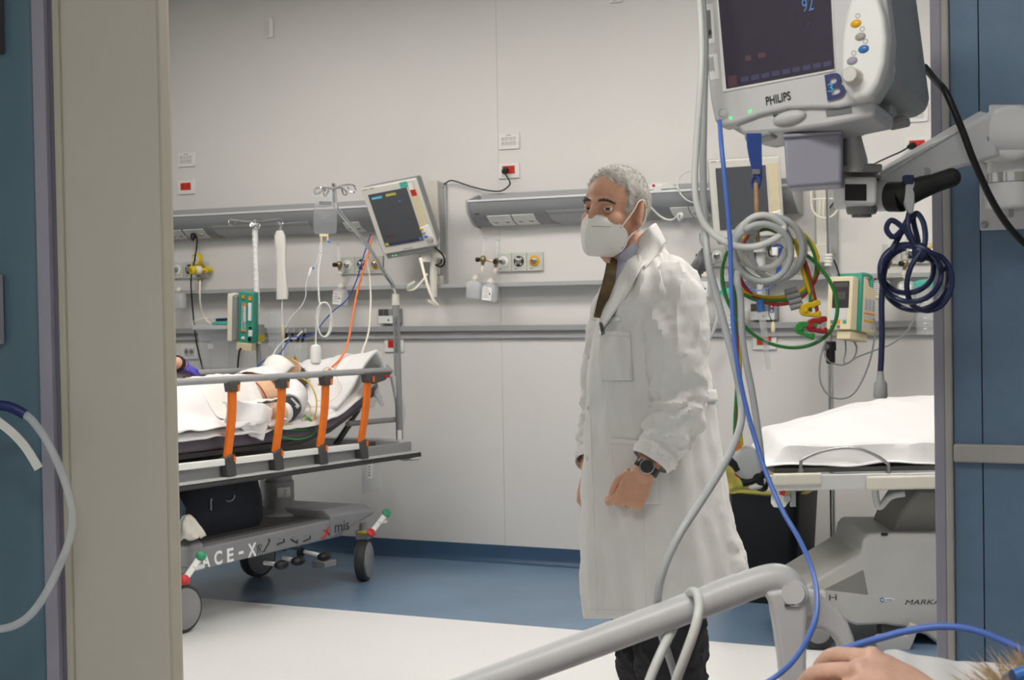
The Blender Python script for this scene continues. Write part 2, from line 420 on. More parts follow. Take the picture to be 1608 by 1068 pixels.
# ================================================================== BED HEAD UNITS
UP = [(.150, 1.948), (.150, 1.928), (.138, 1.898), (.116, 1.868), (.084, 1.842), (.045, 1.825), (.012, 1.82), (0, 1.82)]
def upt(x, t, off=0):                     # point on the curved underside of the unit
    t *= 5; i = min(int(t), 4); a, b = UP[i+1], UP[i+2]; q = t-i
    o = V((x, YW-(a[0]+(b[0]-a[0])*q), a[1]+(b[1]-a[1])*q)); nx = V((0, -(a[1]-b[1]), -(a[0]-b[0]))).normalized()
    return o+nx*off
def head_unit(x0, x1, label, plates, lamps, cap_left):
    t = thing('bed_head_unit', ((x0+x1)/2, YW, 1.82), label, 'bed head unit', 'bed head units')
    g = G(); g.prism([V((x0, YW-a, z)) for a, z in UP+[(0, 1.96), (.13, 1.952)]], (x1-x0, 0, 0)); g.build('housing', 'unit_grey', t, angle=50)
    g = G(); g.box(((x0+x1)/2, YW-.146, 1.951), (x1-x0, .02, .012)); g.build('lip', 'unit_lip', t, bevel=.003)
    g = G(); g.box(((x0+x1)/2, YW-.012, 1.978), (x1-x0-.03, .024, .036)); g.build('wall_rail', 'rail_grey', t, bevel=.003)
    g = G(); g.prism([V((x0, YW-a, z)) for a, z in ((.002, 1.99), (.03, 1.99), (.158, 1.955), (.158, 1.925), (.145, 1.89), (.09, 1.835), (.05, 1.815), (.002, 1.81))], (-.012, 0, 0))
    g.build('end_cap', 'rail_grey', t, bevel=.003); g = G(); g.prism([V((x1, YW-a, z)) for a, z in ((.002, 1.99), (.03, 1.99), (.158, 1.955), (.158, 1.925), (.145, 1.89), (.09, 1.835), (.05, 1.815), (.002, 1.81))], (.012, 0, 0))
    g.build('end_cap', 'rail_grey', t, bevel=.003)
    for a, b, n in plates:
        g = G(); g.loft([[upt(a, .38, -.002), upt(b, .38, -.002), upt(b, .38, .004), upt(a, .38, .004)], [upt(a, .6, -.002), upt(b, .6, -.002), upt(b, .6, .004), upt(a, .6, .004)], [upt(a, .86, -.002), upt(b, .86, -.002), upt(b, .86, .004), upt(a, .86, .004)]])
        p = g.build('socket_plate', 'plate_white', t, angle=20)
        for k in range(n):
            x = a+(b-a)*(k+.5)/n; c = upt(x, .62, .0045); nrm = (upt(x, .62, .02)-c).normalized()
            g = G(); g.lathe(c-nrm*.002, nrm, [(.017, 0), (.017, .0025), (.014, .003)], 16); g.build('socket', 'plate_edge', p)
            g = G(); g.cyl(c, c+nrm*.003, .0035, n=8); g.cyl(c+V((.011, 0, 0)), c+V((.011, 0, 0))+nrm*.003, .0035, n=8); g.build('contact', 'slot_dark', p)
    for a, b in lamps:
        g = G(); g.loft([[upt(a+.02, .30, -.002), upt(b, .30, -.002), upt(b, .30, .003), upt(a+.02, .30, .003)], [upt(a+.03, .6, -.002), upt(b, .6, -.002), upt(b, .6, .003), upt(a+.03, .6, .003)], [upt(a+.05, .9, -.002), upt(b, .9, -.002), upt(b, .9, .003), upt(a+.05, .9, .003)]])
        g.build('lamp_cover', 'rail_grey', t, angle=20)
        g = G(); g.tube([upt(a, .28, .003), upt(a+.01, .5, .003), upt(a+.03, .75, .003), upt(a+.055, .92, .003)], .003, 6); g.build('lamp_seam', 'slot', t)
    return t
xu = lambda px: wl(px, 340, .1).x
U1 = head_unit(xu(640)-1.78, xu(640), 'grey bed head unit behind the occupied bed at the left', [(xu(262), xu(286), 2), (xu(290), xu(321), 2), (xu(541), xu(566), 2)], [(xu(331), xu(488))], False)
U2 = head_unit(xu(742), xu(742)+1.78, 'grey bed head unit behind the man in the white coat', [(xu(767), xu(803), 2), (xu(806), xu(840), 2), (xu(1054), xu(1082), 1), (xu(1084), xu(1112), 2)], [(xu(856), xu(950))], True)
g = G(); g.box(upt(xu(753), .3, .001), (.028, .002, .004)); g.build('maker_mark', 'ink', U2, smooth=False)

# ================================================================== SOCKETS ON THE WALL
def plate(name, cx, cy, w, h, label, cat, group=None):
    p = wl(cx, cy); t = thing(name, p, label, cat, group); f = Fr(p, *WF)
    g = G(); f.box(g, (0, 0, .005), (w, h, .010)); g.build('plate', 'plate_white', t, bevel=.003); return t, f
def switch_plate(cx, cy, label):
    t, f = plate('data_plate', cx, cy, .125, .085, label, 'wall plate', 'white eight-way plates')
    for r in (-1, 1):
        for k in range(4):
            g = G(); f.box(g, (-.034+.0226*k, r*.0125, .0115), (.018, .019, .004)); b = g.build('button', 'plate_edge', t, bevel=.001)
            g = G(); f.box(g, (-.034+.0226*k, r*.0125+.004, .0137), (.009, .003, .001)); g.build('mark', 'slot', b, smooth=False)
    g = G(); f.box(g, (0, .032, .0104), (.03, .004, .001)); g.build('name_strip', 'slot', t, smooth=False)
    return t
def red_plate(cx, cy, label, cover=False):
    t, f = plate('red_socket', cx, cy, .125, .085, label, 'socket', 'red wall sockets')
    for s in (-1, 1):
        g = G(); f.box(g, (s*.0185, .004, .0115), (.0365, .042, .005)); m = g.build('insert', 'red_socket', t, bevel=.001)
        g = G()
        for a, b in ((0, 0), (-.009, .0), (.009, .0), (0, .011), (0, -.011)):
            g.cyl(f(s*.0185+a, .004+b, .0135), f(s*.0185+a, .004+b, .0146), .0027, n=8)
        g.build('contact', 'slot_dark', m)
    return t
switch_plate(294, 251, 'white eight-way plate high on the wall beside the beige door leaf')
switch_plate(800, 222, 'white eight-way plate above the plugged red socket left of the man')
switch_plate(1437, 178, 'white eight-way plate behind the near monitor')
red_plate(293.5, 294, 'red double socket under the leftmost white eight-way plate')
red_plate(800, 268, 'red double socket with a black plug left of the man')
red_plate(1441, 229, 'red double socket with a black plug behind the monitor arm')
red_plate(620, 541, 'red double socket behind the drip pole of the occupied bed')
red_plate(1201, 536, 'red double socket behind the hanging green wire')
t, f = plate('white_socket', 299, 553, .125, .085, 'white double socket low on the wall above the gloved hand', 'socket')
for s in (-1, 1):
    g = G(); f.box(g, (s*.0185, .002, .0115), (.0365, .046, .005)); m = g.build('insert', 'plate_edge', t, bevel=.001)
    g = G(); g.lathe(f(s*.0185, .002, .0135), f.z, [(.0165, 0), (.0165, .0015), (.013, .0008)], 16); g.build('ring', 'slot', m)
    g = G(); g.cyl(f(s*.0185-.005, .002, .0145), f(s*.0185-.005, .002, .0156), .003, n=8); g.cyl(f(s*.0185+.005, .002, .0145), f(s*.0185+.005, .002, .0156), .003, n=8); g.build('contact', 'slot_dark', m)
def plug(name, p, d, m, label, parent=None, L=.045):
    d = V(d).normalized(); g = G(); g.lathe(p, d, [(.016, 0), (.019, .004), (.018, .018), (.011, L*.75), (.007, L), (.004, L)], 16)
    o = g.build(name, m, parent)
    return o
def corded_plug(name, plugpt, pd, pts, r, m, label):
    t = thing(name, plugpt, label, 'cable')
    plug('plug', V(plugpt), pd, m, None, t); g = G(); g.tube([V(plugpt)+V(pd).normalized()*.036]+list(pts), r, 8); g.build('cord', m, t); return t
corded_plug('power_cable', wl(794, 268, .014), (.15, -1, -.25), [wl(800, 284, .06), wl(799, 292, .05), wl(786, 300, .04), wl(765, 299, .04), wl(740, 293, .03), wl(716, 285, .03), wl(706, 284, .03), wl(697, 290, .04)], .004, 'black', 'black power cord sagging from the red socket to the monitor mount')
corded_plug('power_cable', wl(1435, 229, .014), (-.5, -1, -.2), [wl(1415, 238, .06), wl(1395, 247, .07), wl(1372, 258, .06), wl(1345, 274, .05), wl(1300, 330, .04)], .004, 'black', 'black power cord leaving the red socket behind the monitor arm')
corded_plug('power_cable', upt(xu(302), .58, .006), (.3, -.7, -.8), [wl(309, 372, .12), wl(308.5, 390, .10), wl(305, 410, .11), wl(300, 440, .125), wl(303, 490, .10), wl(309, 540, .08), wl(318, 578, .08), wl(330, 640, .08)], .0045, 'black', 'black power cord hanging past the yellow suction regulator')
corded_plug('power_cable', upt(xu(1068), .62, .006), (0, -.7, -.7), [wl(1066, 337, .15), wl(1058, 344, .14), wl(1048, 345, .13), wl(1036, 339, .13), wl(1022, 326, .16), wl(1010, 319, .18), wl(1004, 309, .18), wl(1012, 300, .14), wl(1026, 298, .10)], .005, 'cord_white', 'white cord plugged into the bed head unit behind the man')
# small sensors near the top of the wall
for px, py, s, lab in ((426, 44, (.045, .115), 'small white upright sensor high on the wall at the left'), (969, -3, (.07, .05), 'small white sensor at the top edge above the man')):
    p = wl(px, py); f = Fr(p, *WF); t = thing('wall_sensor', p, lab, 'sensor')
    g = G(); f.box(g, (0, 0, .012), (s[0], s[1], .024)); g.build('case', 'plate_white', t, bevel=.004)
    g = G(); f.box(g, (-.006, 0, .0245), (s[0]*.35, s[1]*.8, .003)); g.build('window', 'plate_edge', t, bevel=.001)

# ================================================================== GAS OUTLETS
def gas_panel(cx, cy, label, rings, w=.093, h=.098):
    p = wl(cx, cy); t = thing('gas_outlet_panel', p, label, 'gas outlet', 'medical gas outlet panels'); f = Fr(p, *WF); n = len(rings)
    for k, rg in enumerate(rings):
        x = (k-(n-1)/2)*w
        g = G(); f.box(g, (x, 0, .008), (w-.002, h, .016)); pl = g.build('module_plate', 'gas_plate', t, bevel=.002)
        g = G(); g.lathe(f(x, .004, .016), f.z, [(.029, 0), (.029, .004), (.026, .006), (.017, .006)], 28); g.build('colour_ring', rg, pl)
        if rg == 'ring_bw':
            g = G()
            for a in (.4, 2.0, 3.6, 5.2): g.torus(f(x, .004, .0225), f.z, .0215, .0035, 5, 5, a, a+.55)
            g.build('ring_band', 'ink_white', pl)
        g = G(); g.lathe(f(x, .004, .018), f.z, [(.016, 0), (.016, .008), (.012, .010), (.012, .024), (.008, .026), (.008, .018), (.001, .018)], 20); g.build('valve', 'steel', pl)
        g = G(); f.box(g, (x-.02, -.036, .0165), (.014, .004, .001)); g.build('code', 'btn_blue', pl, smooth=False)
    return t
mat('gas_plate', 'C6C7BE', .45, var=.02)
mat('ring_bw', '26272A', .4, var=0)
mat('ring_white', 'E8E8E6', .35, var=0)
mat('ring_yellow', 'DDA11C', .35, var=.03)
gas_panel(817, 411.5, 'gas outlet panel with two flowmeters left of the man', ['ring_white', 'ring_bw', 'ring_yellow'])
gas_panel(570, 416.5, 'gas outlet panel under the left monitor', ['ring_white', 'ring_bw', 'ring_yellow'])
gas_panel(300, 424, 'gas outlet panel holding the yellow suction regulator', ['ring_white', 'ring_bw', 'ring_yellow'])
gas_panel(1156, 403, 'gas outlet panel behind the coiled grey hose', ['ring_white', 'ring_bw', 'ring_yellow'])
gas_panel(1432, 398, 'gas outlet panel behind the coiled navy cable', ['ring_white', 'ring_bw', 'ring_yellow'])
def flowmeter(x, y, off, label, knob=(-1, 0), tilt=.10):
    p = wl(x, y, off); t = thing('oxygen_flowmeter', p, label, 'flowmeter', 'oxygen flowmeters'); f = Fr(p, *WF)
    up = (f.y+f.x*tilt).normalized()
    g = G(); g.ell(p, (.018, .018, .021)); g.cyl(p, p-up*.03, .009); g.build('body', 'brass', t)
    g = G(); g.lathe(p+up*.012, up, [(.008, 0), (.009, .02), (.0095, .095), (.006, .105), (.003, .108)], 14); tb = g.build('sight_tube', 'clear_tint', t)
    g = G(); g.cyl(p+up*.112, p+up*.118, .006); g.build('cap', 'steel', tb)
    k = (f.x*knob[0]+f.z*knob[1]).normalized(); g = G(); g.cyl(p+k*.012, p+k*.024, .007); g.lathe(p+k*.024, k, [(.012, 0), (.0125, .003), (.0125, .016), (.009, .019)], 14); g.build('knob', 'black', t)
    g = G(); g.lathe(p-up*.03, -up, [(.007, 0), (.007, .014), (.012, .016), (.012, .022), (.008, .024), (.008, .034)], 14); g.build('nipple', 'cream', t)
    return t
def bottle(x, y, off, label, w=.082, h=.095, d=.06, tilt=.12, lab=True, word=None):
    off += .035; p = wl(x, y, off); t = thing('humidifier_bottle', p, label, 'bottle', 'clear humidifier bottles'); up = (V((0, 0, 1))+V((tilt, 0, 0))).normalized(); rt = V((0, 1, 0)).cross(up).normalized(); f = Fr(p, rt, up, rt.cross(up))
    def ring(hh, sx, sy, r=.35, n=20):
        out = []
        for j in range(n):
            a = 2*PI*j/n; c, s_ = math.cos(a), math.sin(a); q = .45
            out.append(f(abs(c)**q*math.copysign(1, c)*sx/2, hh, abs(s_)**q*math.copysign(1, s_)*sy/2))
        return out
    g = G(); g.loft([ring(-h/2, w*.86, d*.8), ring(-h/2+.006, w, d), ring(h*.30, w, d), ring(h*.44, w*.8, d*.8), ring(h*.5, w*.36, d*.5), ring(h*.62, w*.3, d*.45)]); g.build('bottle_body', 'frost', t, angle=50)
    g = G(); g.lathe(f(0, h*.60, 0), f.y, [(.017, 0), (.017, .010), (.011, .012), (.011, .022)], 16); g.build('stopper', 'cream', t)
    if lab:
        g = G(); f.box(g, (0, -.004, d/2+.0012), (w*.66, h*.74, .0012)); l = g.build('paper_label', 'paper', t, smooth=False)
        if word: text('label_text', word, .014, f(-.024, .012, d/2+.002), f.x, f.y, 'red', l, w=.048)
        g = G()
        for q in range(6): f.box(g, (-.008+.002*(q % 3), .024-.0095*q - (.02 if word else 0)*(q < 2), d/2+.0022), (.026+.006*((q*7) % 3), .0022, .0004))
        f.box(g, (.016, -.004, d/2+.0022), (.010, .010, .0004)); g.build('print', 'ink_soft', l, smooth=False)
    return t
flowmeter(758.5, 407.5, .10, 'left one of the two flowmeters on the panel beside the man')
flowmeter(779, 411, .09, 'right one of the two flowmeters on the panel beside the man', (.35, 1))
g = G(); g.tube([wl(758, 407, .10), wl(768, 409, .095), wl(779, 411, .09), wl(787, 409, .03)], .006, 8); tag(g.build('flowmeter_adaptor', 'brass'), 'brass twin adaptor between the two flowmeters', 'adaptor')
bottle(745, 455, .11, 'empty clear bottle hanging from the left flowmeter of the pair', lab=False, tilt=.10)
bottle(769, 460, .10, 'clear bottle with a white label under the right flowmeter', tilt=.12)
flowmeter(533, 416, .08, 'single flowmeter on the panel under the left monitor', (-.4, 1), tilt=-.06)
bottle(534, 467, .09, 'clear bottle marked in red under the single flowmeter', tilt=.10, word='VOLTI')
flowmeter(1106, 402, .07, 'flowmeter half hidden behind the hanging grey hose', (-1, .2))
bottle(1106, 452, .08, 'clear labelled bottle behind the man at his shoulder', tilt=.05)
flowmeter(1395, 412, .09, 'left flowmeter behind the coiled navy cable', (-1, .2))
flowmeter(1421, 414, .09, 'right flowmeter behind the coiled navy cable', (-.3, 1))
bottle(1384, 455, .10, 'left clear bottle behind the navy cable', tilt=.04)
bottle(1424, 457, .09, 'right clear bottle behind the navy cable', tilt=.04)
bottle(281, 472, .08, 'clear bottle cut off by the beige door leaf', tilt=.0, lab=False)
# yellow suction regulator
p = wl(310, 424, .08); t = thing('suction_regulator', p, 'yellow suction regulator with a round gauge on the left panel', 'regulator'); f = Fr(p, *WF)
g = G(); g.cyl(f(.05, 0, -.06), f(.05, 0, -.02), .017); g.cyl(f(.05, 0, -.03), f(0.01, 0, 0), .010); g.build('connector', 'valve_yellow', t)
g = G(); g.ell(f(.004, 0, 0), (.03, .028, .03)); g.build('body', 'cream', t)
dn = V((-.35, -1, -.05)).normalized(); g = G(); g.lathe(f(-.004, 0, .016), dn, [(.018, 0), (.026, .004), (.027, .028), (.022, .034), (.001, .035)], 22); k = g.build('knob', 'valve_yellow', t)
g = G(); g.torus(f(-.004, 0, .016)+dn*.036, dn, .011, .002, 18, 6); g.build('arrow', 'olive', k)
g = G(); gp = f(.006, .062, .01); gd = V((-.25, -1, 0)).normalized(); g.lathe(gp-gd*.018, gd, [(.034, 0), (.036, .004), (.036, .028), (.031, .032), (.029, .026), (.001, .026)], 28); ga = g.build('gauge', 'valve_yellow', t)
g = G(); g.lathe(gp+gd*.0085, gd, [(.028, 0), (.028, .002), (.001, .002)], 24); g.build('dial', 'paper', ga)
sx, sy = perp(gd); g = G()
for a in range(9):
    q = -2.2+a*.55; d = sx*math.cos(q)+sy*math.sin(q); g.box(gp+gd*.011+d*.022, (.006, .0012, .0006), (d, gd.cross(d), gd))
d = (V((1, 0, -.9))).normalized(); d = (d-gd*d.dot(gd)).normalized(); g.box(gp+gd*.0115, (.032, .002, .0008), (d, gd.cross(d), gd)); g.build('needle', 'ink', ga, smooth=False)
g = G(); g.cyl(f(.006, .02, 0), f(.006, .045, .004), .010); g.build('neck', 'cream', t)
g = G(); g.lathe(f(.008, -.026, 0), (0, 0, -1), [(.010, 0), (.010, .012), (.006, .016), (.008, .03), (.005, .045)], 12); g.build('outlet', 'brass', t)
cable('suction_tube', [wl(314, 441, .09), wl(314, 460, .115), wl(315, 480, .10), wl(320, 497, .07), wl(330, 508, .08), wl(342, 512, .1)], .006, 'cream', 'thin cream suction tube under the yellow regulator', 'tube')

# ================================================================== CALL UNITS
def call_unit(cx, cy, label):
    p = wl(cx, cy); t = thing('call_unit', p, label, 'call unit', 'nurse call units'); f = Fr(p, *WF)
    g = G(); f.box(g, (0, 0, .018), (.135, .082, .036)); g.build('case', 'monitor_grey', t, bevel=.003)
    g = G(); f.box(g, (-.006, -.019, .037), (.122, .042, .004)); c = g.build('front', 'plate_white', t, bevel=.001)
    g = G(); f.box(g, (-.002, -.022, .0395), (.010, .009, .001)); g.build('lens', 'slot_dark', c, smooth=False)
    for x in (-.052, -.018): g = G(); f.box(g, (x, .021, .037), (.030, .036, .004)); g.build('key', 'charcoal', t, bevel=.001)
    for y, m in ((.026, 'red'), (.004, 'btn_blue')):
        g = G(); f.box(g, (.042, y, .038), (.019, .019, .006)); b = g.build('call_button', m, t, bevel=.001)
        g = G(); f.box(g, (.042, y, .0415), (.006, .009, .001)); g.build('mark', 'ink_white', b, smooth=False)
call_unit(616, 496.5, 'nurse call unit behind the drip pole of the left bed')
call_unit(1203, 489.5, 'nurse call unit behind the coloured wires')
# small white device with a red mark on top of the right bed head unit
p = V((xu(1035), YW-.07, 1.957)); t = thing('call_handset', p, 'white handset with a red mark on the bed head unit beside the man', 'handset')
f = Fr(p, (1, 0, 0), (0, 0, 1), (0, -1, 0)); g = G(); g.hexa([f(-.06, 0, -.03), f(.04, 0, -.03), f(.04, 0, .03), f(-.06, 0, .03), f(-.06, .05, -.03), f(.03, .045, -.03), (f(.02, .03, .03)), f(-.06, .035, .03)]); g.build('case', 'plate_white', t, bevel=.004)
g = G(); g.ell(f(-.027, .03, .03), (.008, .008, .003), f.ax); g.build('mark', 'red', t)
g = G()
for k in range(4): g.torus(f(.055, .012+.006*k, .01), (0.05*k, 0, 1), .045-.004*k, .004, 24, 6)
g.build('coiled_cord', 'cord_white', t)
cable('sensor_lead', [wl(1112, 285, .1), wl(1100, 272, .12), wl(1080, 269, .12), wl(1067, 278, .13), wl(1064, 292, .16), wl(1070, 306, .16), wl(1082, 316, .15), wl(1100, 320, .12)], .004, 'cord_white', 'thin pale lead looping over the bed head unit by the far monitor')
# ================================================================== PATIENT MONITORS ON THE BACK WALL
def ward_monitor(f, w, h, label, lit):
    t = thing('patient_monitor', f(0, -h/2, 0), label, 'monitor', 'bedside patient monitors')
    d = .12
    g = G(); g.loft([[f(a*w*s-(.01 if s < 1 else 0), b*h*s, -z) for a, b in ((-.5, -.5), (.5, -.5), (.5, .5), (-.5, .5))] for s, z in ((.98, .012), (.98, .05), (.9, d))]); g.build('rear_case', 'monitor_grey', t, bevel=.008, smooth=True)
    g = G(); f.box(g, (0, 0, -.006), (w, h, .024)); g.build('bezel', 'monitor_white', t, bevel=.008)
    sx0, sx1, sy0, sy1 = -.5*w+.10*w, -.5*w+.80*w, -.5*h+.115*h, -.5*h+.90*h
    g = G(); f.box(g, ((sx0+sx1)/2, (sy0+sy1)/2, .0075), (sx1-sx0, sy1-sy0, .003)); s = g.build('screen', 'screen', t, smooth=False)
    if lit:
        def patch(name, x0, y0, x1, y1, m):
            g = G(); f.box(g, (sx0+(x0+x1)/2*(sx1-sx0), sy1-(y0+y1)/2*(sy1-sy0), .0094), ((x1-x0)*(sx1-sx0), (y1-y0)*(sy1-sy0), .0006)); g.build(name, m, s, smooth=False)
        patch('alarm_bar', .07, .06, .33, .10, 'scr_cyan'); patch('alarm_bar', .44, .045, .70, .09, 'scr_yellow')
        patch('soft_key', .02, .93, .10, .985, 'scr_yellow'); patch('soft_key', .90, .93, .985, .985, 'scr_blue'); patch('key_row', .13, .94, .88, .985, 'scr_band')
        patch('reading', .70, .20, .76, .23, 'scr_blue'); patch('reading', .10, .80, .30, .83, 'scr_red')
    g = G(); f.box(g, (w*.40, h*.11, .008), (w*.13, h*.62, .004)); st = g.build('cream_strip', 'pump_cream', t, bevel=.001)
    if lit:
        g = G(); f.box(g, (w*.40, h*.31, .0105), (w*.09, h*.09, .001)); g.build('red_sticker', 'red', st, smooth=False)
        g = G(); f.box(g, (w*.385, h*.41, .0105), (w*.07, h*.10, .001)); g.build('sticker', 'paper', st, smooth=False)
        g = G(); f.box(g, (w*.27, h*.445, .0065), (w*.14, h*.085, .001)); g.build('teal_sticker', 'teal', t, smooth=False)
    g = G(); g.loft([[f(w*a, h*b, z) for a, b in ((.30, -.20), (.47, -.17), (.50, -.40), (.47, -.47), (.40, -.47), (.36, -.40))] for z in (0, .014)]); c = g.build('control_pod', 'bezel_white', t, bevel=.004)
    for k, m in enumerate(('btn_yellow', 'btn_grey', 'btn_blue')):
        g = G(); g.ell(f(w*(.335+.018*k), h*(-.215-.06*k), .015), (.012, .0075, .004), f.ax, 12, 8); g.build('button', m, c)
    g = G(); g.lathe(f(w*.425, -.39*h, .013), f.z, [(.020, 0), (.018, .004), (.0145, .006), (.0135, .022), (.001, .023)], 18); g.build('knob', 'btn_grey', c)
    g = G(); f.box(g, (-.01, -.5*h-.012, -.045), (w*.86, .034, .085)); b = g.build('underside', 'monitor_grey', t, bevel=.006)
    if lit:
        for k in (0, 1): g = G(); f.box(g, (-.34*w+.02*k, -.5*h-.014, -.001), (.008, .004, .001)); g.build('led', 'led_green', b, smooth=False)
        text('maker_name', 'PHILIPS', .010, f(-.03, -.475*h, .0062), f.x, f.y, 'ink_soft', t, w=.05)
    g = G()
    for k in (-.42, -.30): f.box(g, (k*w, .482*h, .0065), (.030, .005, .001))
    g.build('mark', 'slot', t, smooth=False)
    return t
FM1 = frp(627, 341, 8.5, (91, -13, -42), (-33, -104, -39))
ward_monitor(FM1, .335, .385, 'switched-on monitor on the wall arm above the occupied bed', True)
FM2 = frp(1172, 311, 7.72, (106, -4, -30), (-13, -122, -32))
ward_monitor(FM2, .345, .39, 'switched-off monitor on the wall behind the blue strap', False)
# wall channels and arms
def channel(px0, px1, py0, py1, label):
    a = wl(px0, py0); b = wl(px1, py1); t = thing('monitor_mount', V(((a.x+b.x)/2, YW, b.z)), label, 'wall mount', 'wall channels for monitors')
    zc = (a.z+b.z)/2; hh = a.z-b.z; w = b.x-a.x
    g = G(); g.box((a.x+w*.80, YW-.012, zc), (w*.36, .024, hh)); g.build('rail', 'alu', t, bevel=.002)
    g = G(); g.box((a.x+w*.04, YW-.010, zc-.02), (w*.10, .020, hh-.04)); g.build('rail', 'alu', t, bevel=.002)
    g = G(); g.box((a.x+w*.36, YW-.022, zc+.03), (w*.52, .044, hh*.93)); g.build('cover', 'pump_cream_pale', t, bevel=.003)
    g = G(); g.cyl((a.x+w*.88, YW-.026, a.z-.03), (a.x+w*.88, YW-.022, a.z-.03), .006, n=10); g.cyl((a.x+w*.88, YW-.026, b.z+.1), (a.x+w*.88, YW-.022, b.z+.1), .006, n=10); g.build('screw', 'steel', t)
    return t
mat('pump_cream_pale', 'D2CEC2', .5, var=.02)
mt = channel(675, 705.5, 288, 445, 'aluminium wall channel behind the switched-on monitor')
g = G(); c1 = FM1(.05, -.5*.385-.05, -.06); g.cyl(c1+V((0, 0, .04)), c1+V((0, 0, -.05)), .036); g.tube([c1+V((.02, 0, -.015)), c1+V((.03, .15, -.02)), wl(690, 412, .04)], .022, 12, smooth=False)
g.cyl(c1+V((.03, .03, 0)), c1+V((.03, .03, -.24)), .022, .020); g.box(wl(688, 440, .03), (.06, .06, .05)); g.build('swing_arm', 'monitor_white', mt, bevel=.003)
g = G()
def band(g, pts, w=.014, th=.004):
    p = spline([V(q) for q in pts], 8); m = len(p); rings = []
    for i in range(m):
        d = (p[min(i+1, m-1)]-p[max(i-1, 0)]).normalized(); s = d.cross(CF).normalized(); n = s.cross(d).normalized()
        rings.append([p[i]+s*w/2+n*th/2, p[i]-s*w/2+n*th/2, p[i]-s*w/2-n*th/2, p[i]+s*w/2-n*th/2])
    g.loft(rings)
band(g, [at(660, 405, 8.4), at(665, 425, 8.38), at(671, 447, 8.36), at(680, 470, 8.36), at(687, 479, 8.36), at(682, 477, 8.33), at(672, 472, 8.3)]); band(g, [at(671, 430, 8.5), at(662, 442, 8.46), at(650, 454, 8.42), at(640, 455, 8.4), at(641, 449, 8.38), at(651, 442, 8.36)], .010)
g.build('cable_hook', 'cream', mt)
g = G(); g.tube([FM1(.13, -.21, -.03), at(695, 400, 8.55), at(698, 412, 8.6), at(692, 419, 8.6), at(684, 416, 8.58)], .005, 8); g.tube([at(694, 404, 8.7), at(692, 413, 8.66), at(686, 416, 8.6)], .005, 8); tag(g.build('monitor_lead', 'black'), 'short black lead looping under the switched-on monitor', 'cable')
mt2 = channel(1281, 1318, 292, 432, 'aluminium wall channel beside the switched-off monitor')
g = G(); c1 = FM2(.04, -.5*.39-.04, -.06); g.cyl(c1+V((0, 0, .05)), c1+V((0, 0, -.05)), .034); g.cyl(c1+V((0, .02, 0)), c1+V((0, .02, -.30)), .024, .02); g.build('swing_arm', 'bed_light', mt2, bevel=.003)
g = G(); g.tube([c1+V((0, .05, -.04)), wl(1262, 405, .1), wl(1284, 402, .05)], .03, 4, smooth=False); g.box(wl(1290, 398, .04), (.09, .05, .09)); g.build('arm_joint', 'pump_cream_pale', mt2, bevel=.004)
# cream wire basket
t = thing('wire_basket', wl(1296, 342, .12), 'cream wire basket on the wall rail under the grey lilac box', 'basket')
g = G(); A = lambda x, y, o=.12: wl(x, y, o)
g.tube([A(1275, 284), A(1274, 300), A(1274, 322), A(1279, 335), A(1290, 342), A(1304, 341), A(1314, 331), A(1319, 312), A(1321, 286)], .005, 8); g.build('outer_wire', 'cream', t)
for pts in ([A(1274, 313), A(1296, 312), A(1319, 312)], [A(1288, 313), A(1286, 341)], [A(1293, 313), A(1293, 342)], [A(1301, 313), A(1301, 342)]):
    g = G(); g.tube(pts, .004, 6, smooth=False); g.build('cross_wire', 'cream', t)

# ================================================================== LEFT BED (stretcher with patient)
BA = V((-4.349, 6.879, 0)); _a = math.radians(2)
BX = V((math.sin(_a), math.cos(_a), 0)); BY = V((-math.cos(_a), math.sin(_a), 0)); BZ = V((0, 0, 1))
BF = Fr(BA, BX, BY, BZ)
def bp(px, py, v=0.0): return on(px, py, BF(0, v, 0), BY)
def buw(px, py, v=0.0):
    q = bp(px, py, v)-BA; return q.dot(BX), q.z
bed = thing('stretcher_bed', BF(-.65, .3, 0), 'grey hospital stretcher with orange rail posts carrying the patient', 'hospital bed')
VN, VFAR = -.02, .66
# mattress
def side(pts, v): return [BF(u, v, w) for u, w in pts]
mt_b = [(-1.75, .775), (-.46, .762), (-.20, .800), (.02, .880), (.205, .968)]
mt_t = [(-1.75, .858), (-.44, .850), (-.24, .878), (-.03, .955), (.150, 1.045)]
ml = mt_b+[(.215, .99), (.19, 1.04)]+list(reversed(mt_t))
g = G(); g.prism(side(ml, .03), BY*.60); g.build('mattress', 'mattress', bed, bevel=.012, seg=3)
g = G(); g.prism(side([(-1.75, .745), (-.45, .735), (-.20, .772), (.03, .852), (.21, .94), (.20, .965), (.01, .878), (-.21, .797), (-.46, .760), (-1.75, .773)], .05), BY*.56); g.build('backrest_frame', 'charcoal', bed, bevel=.004)
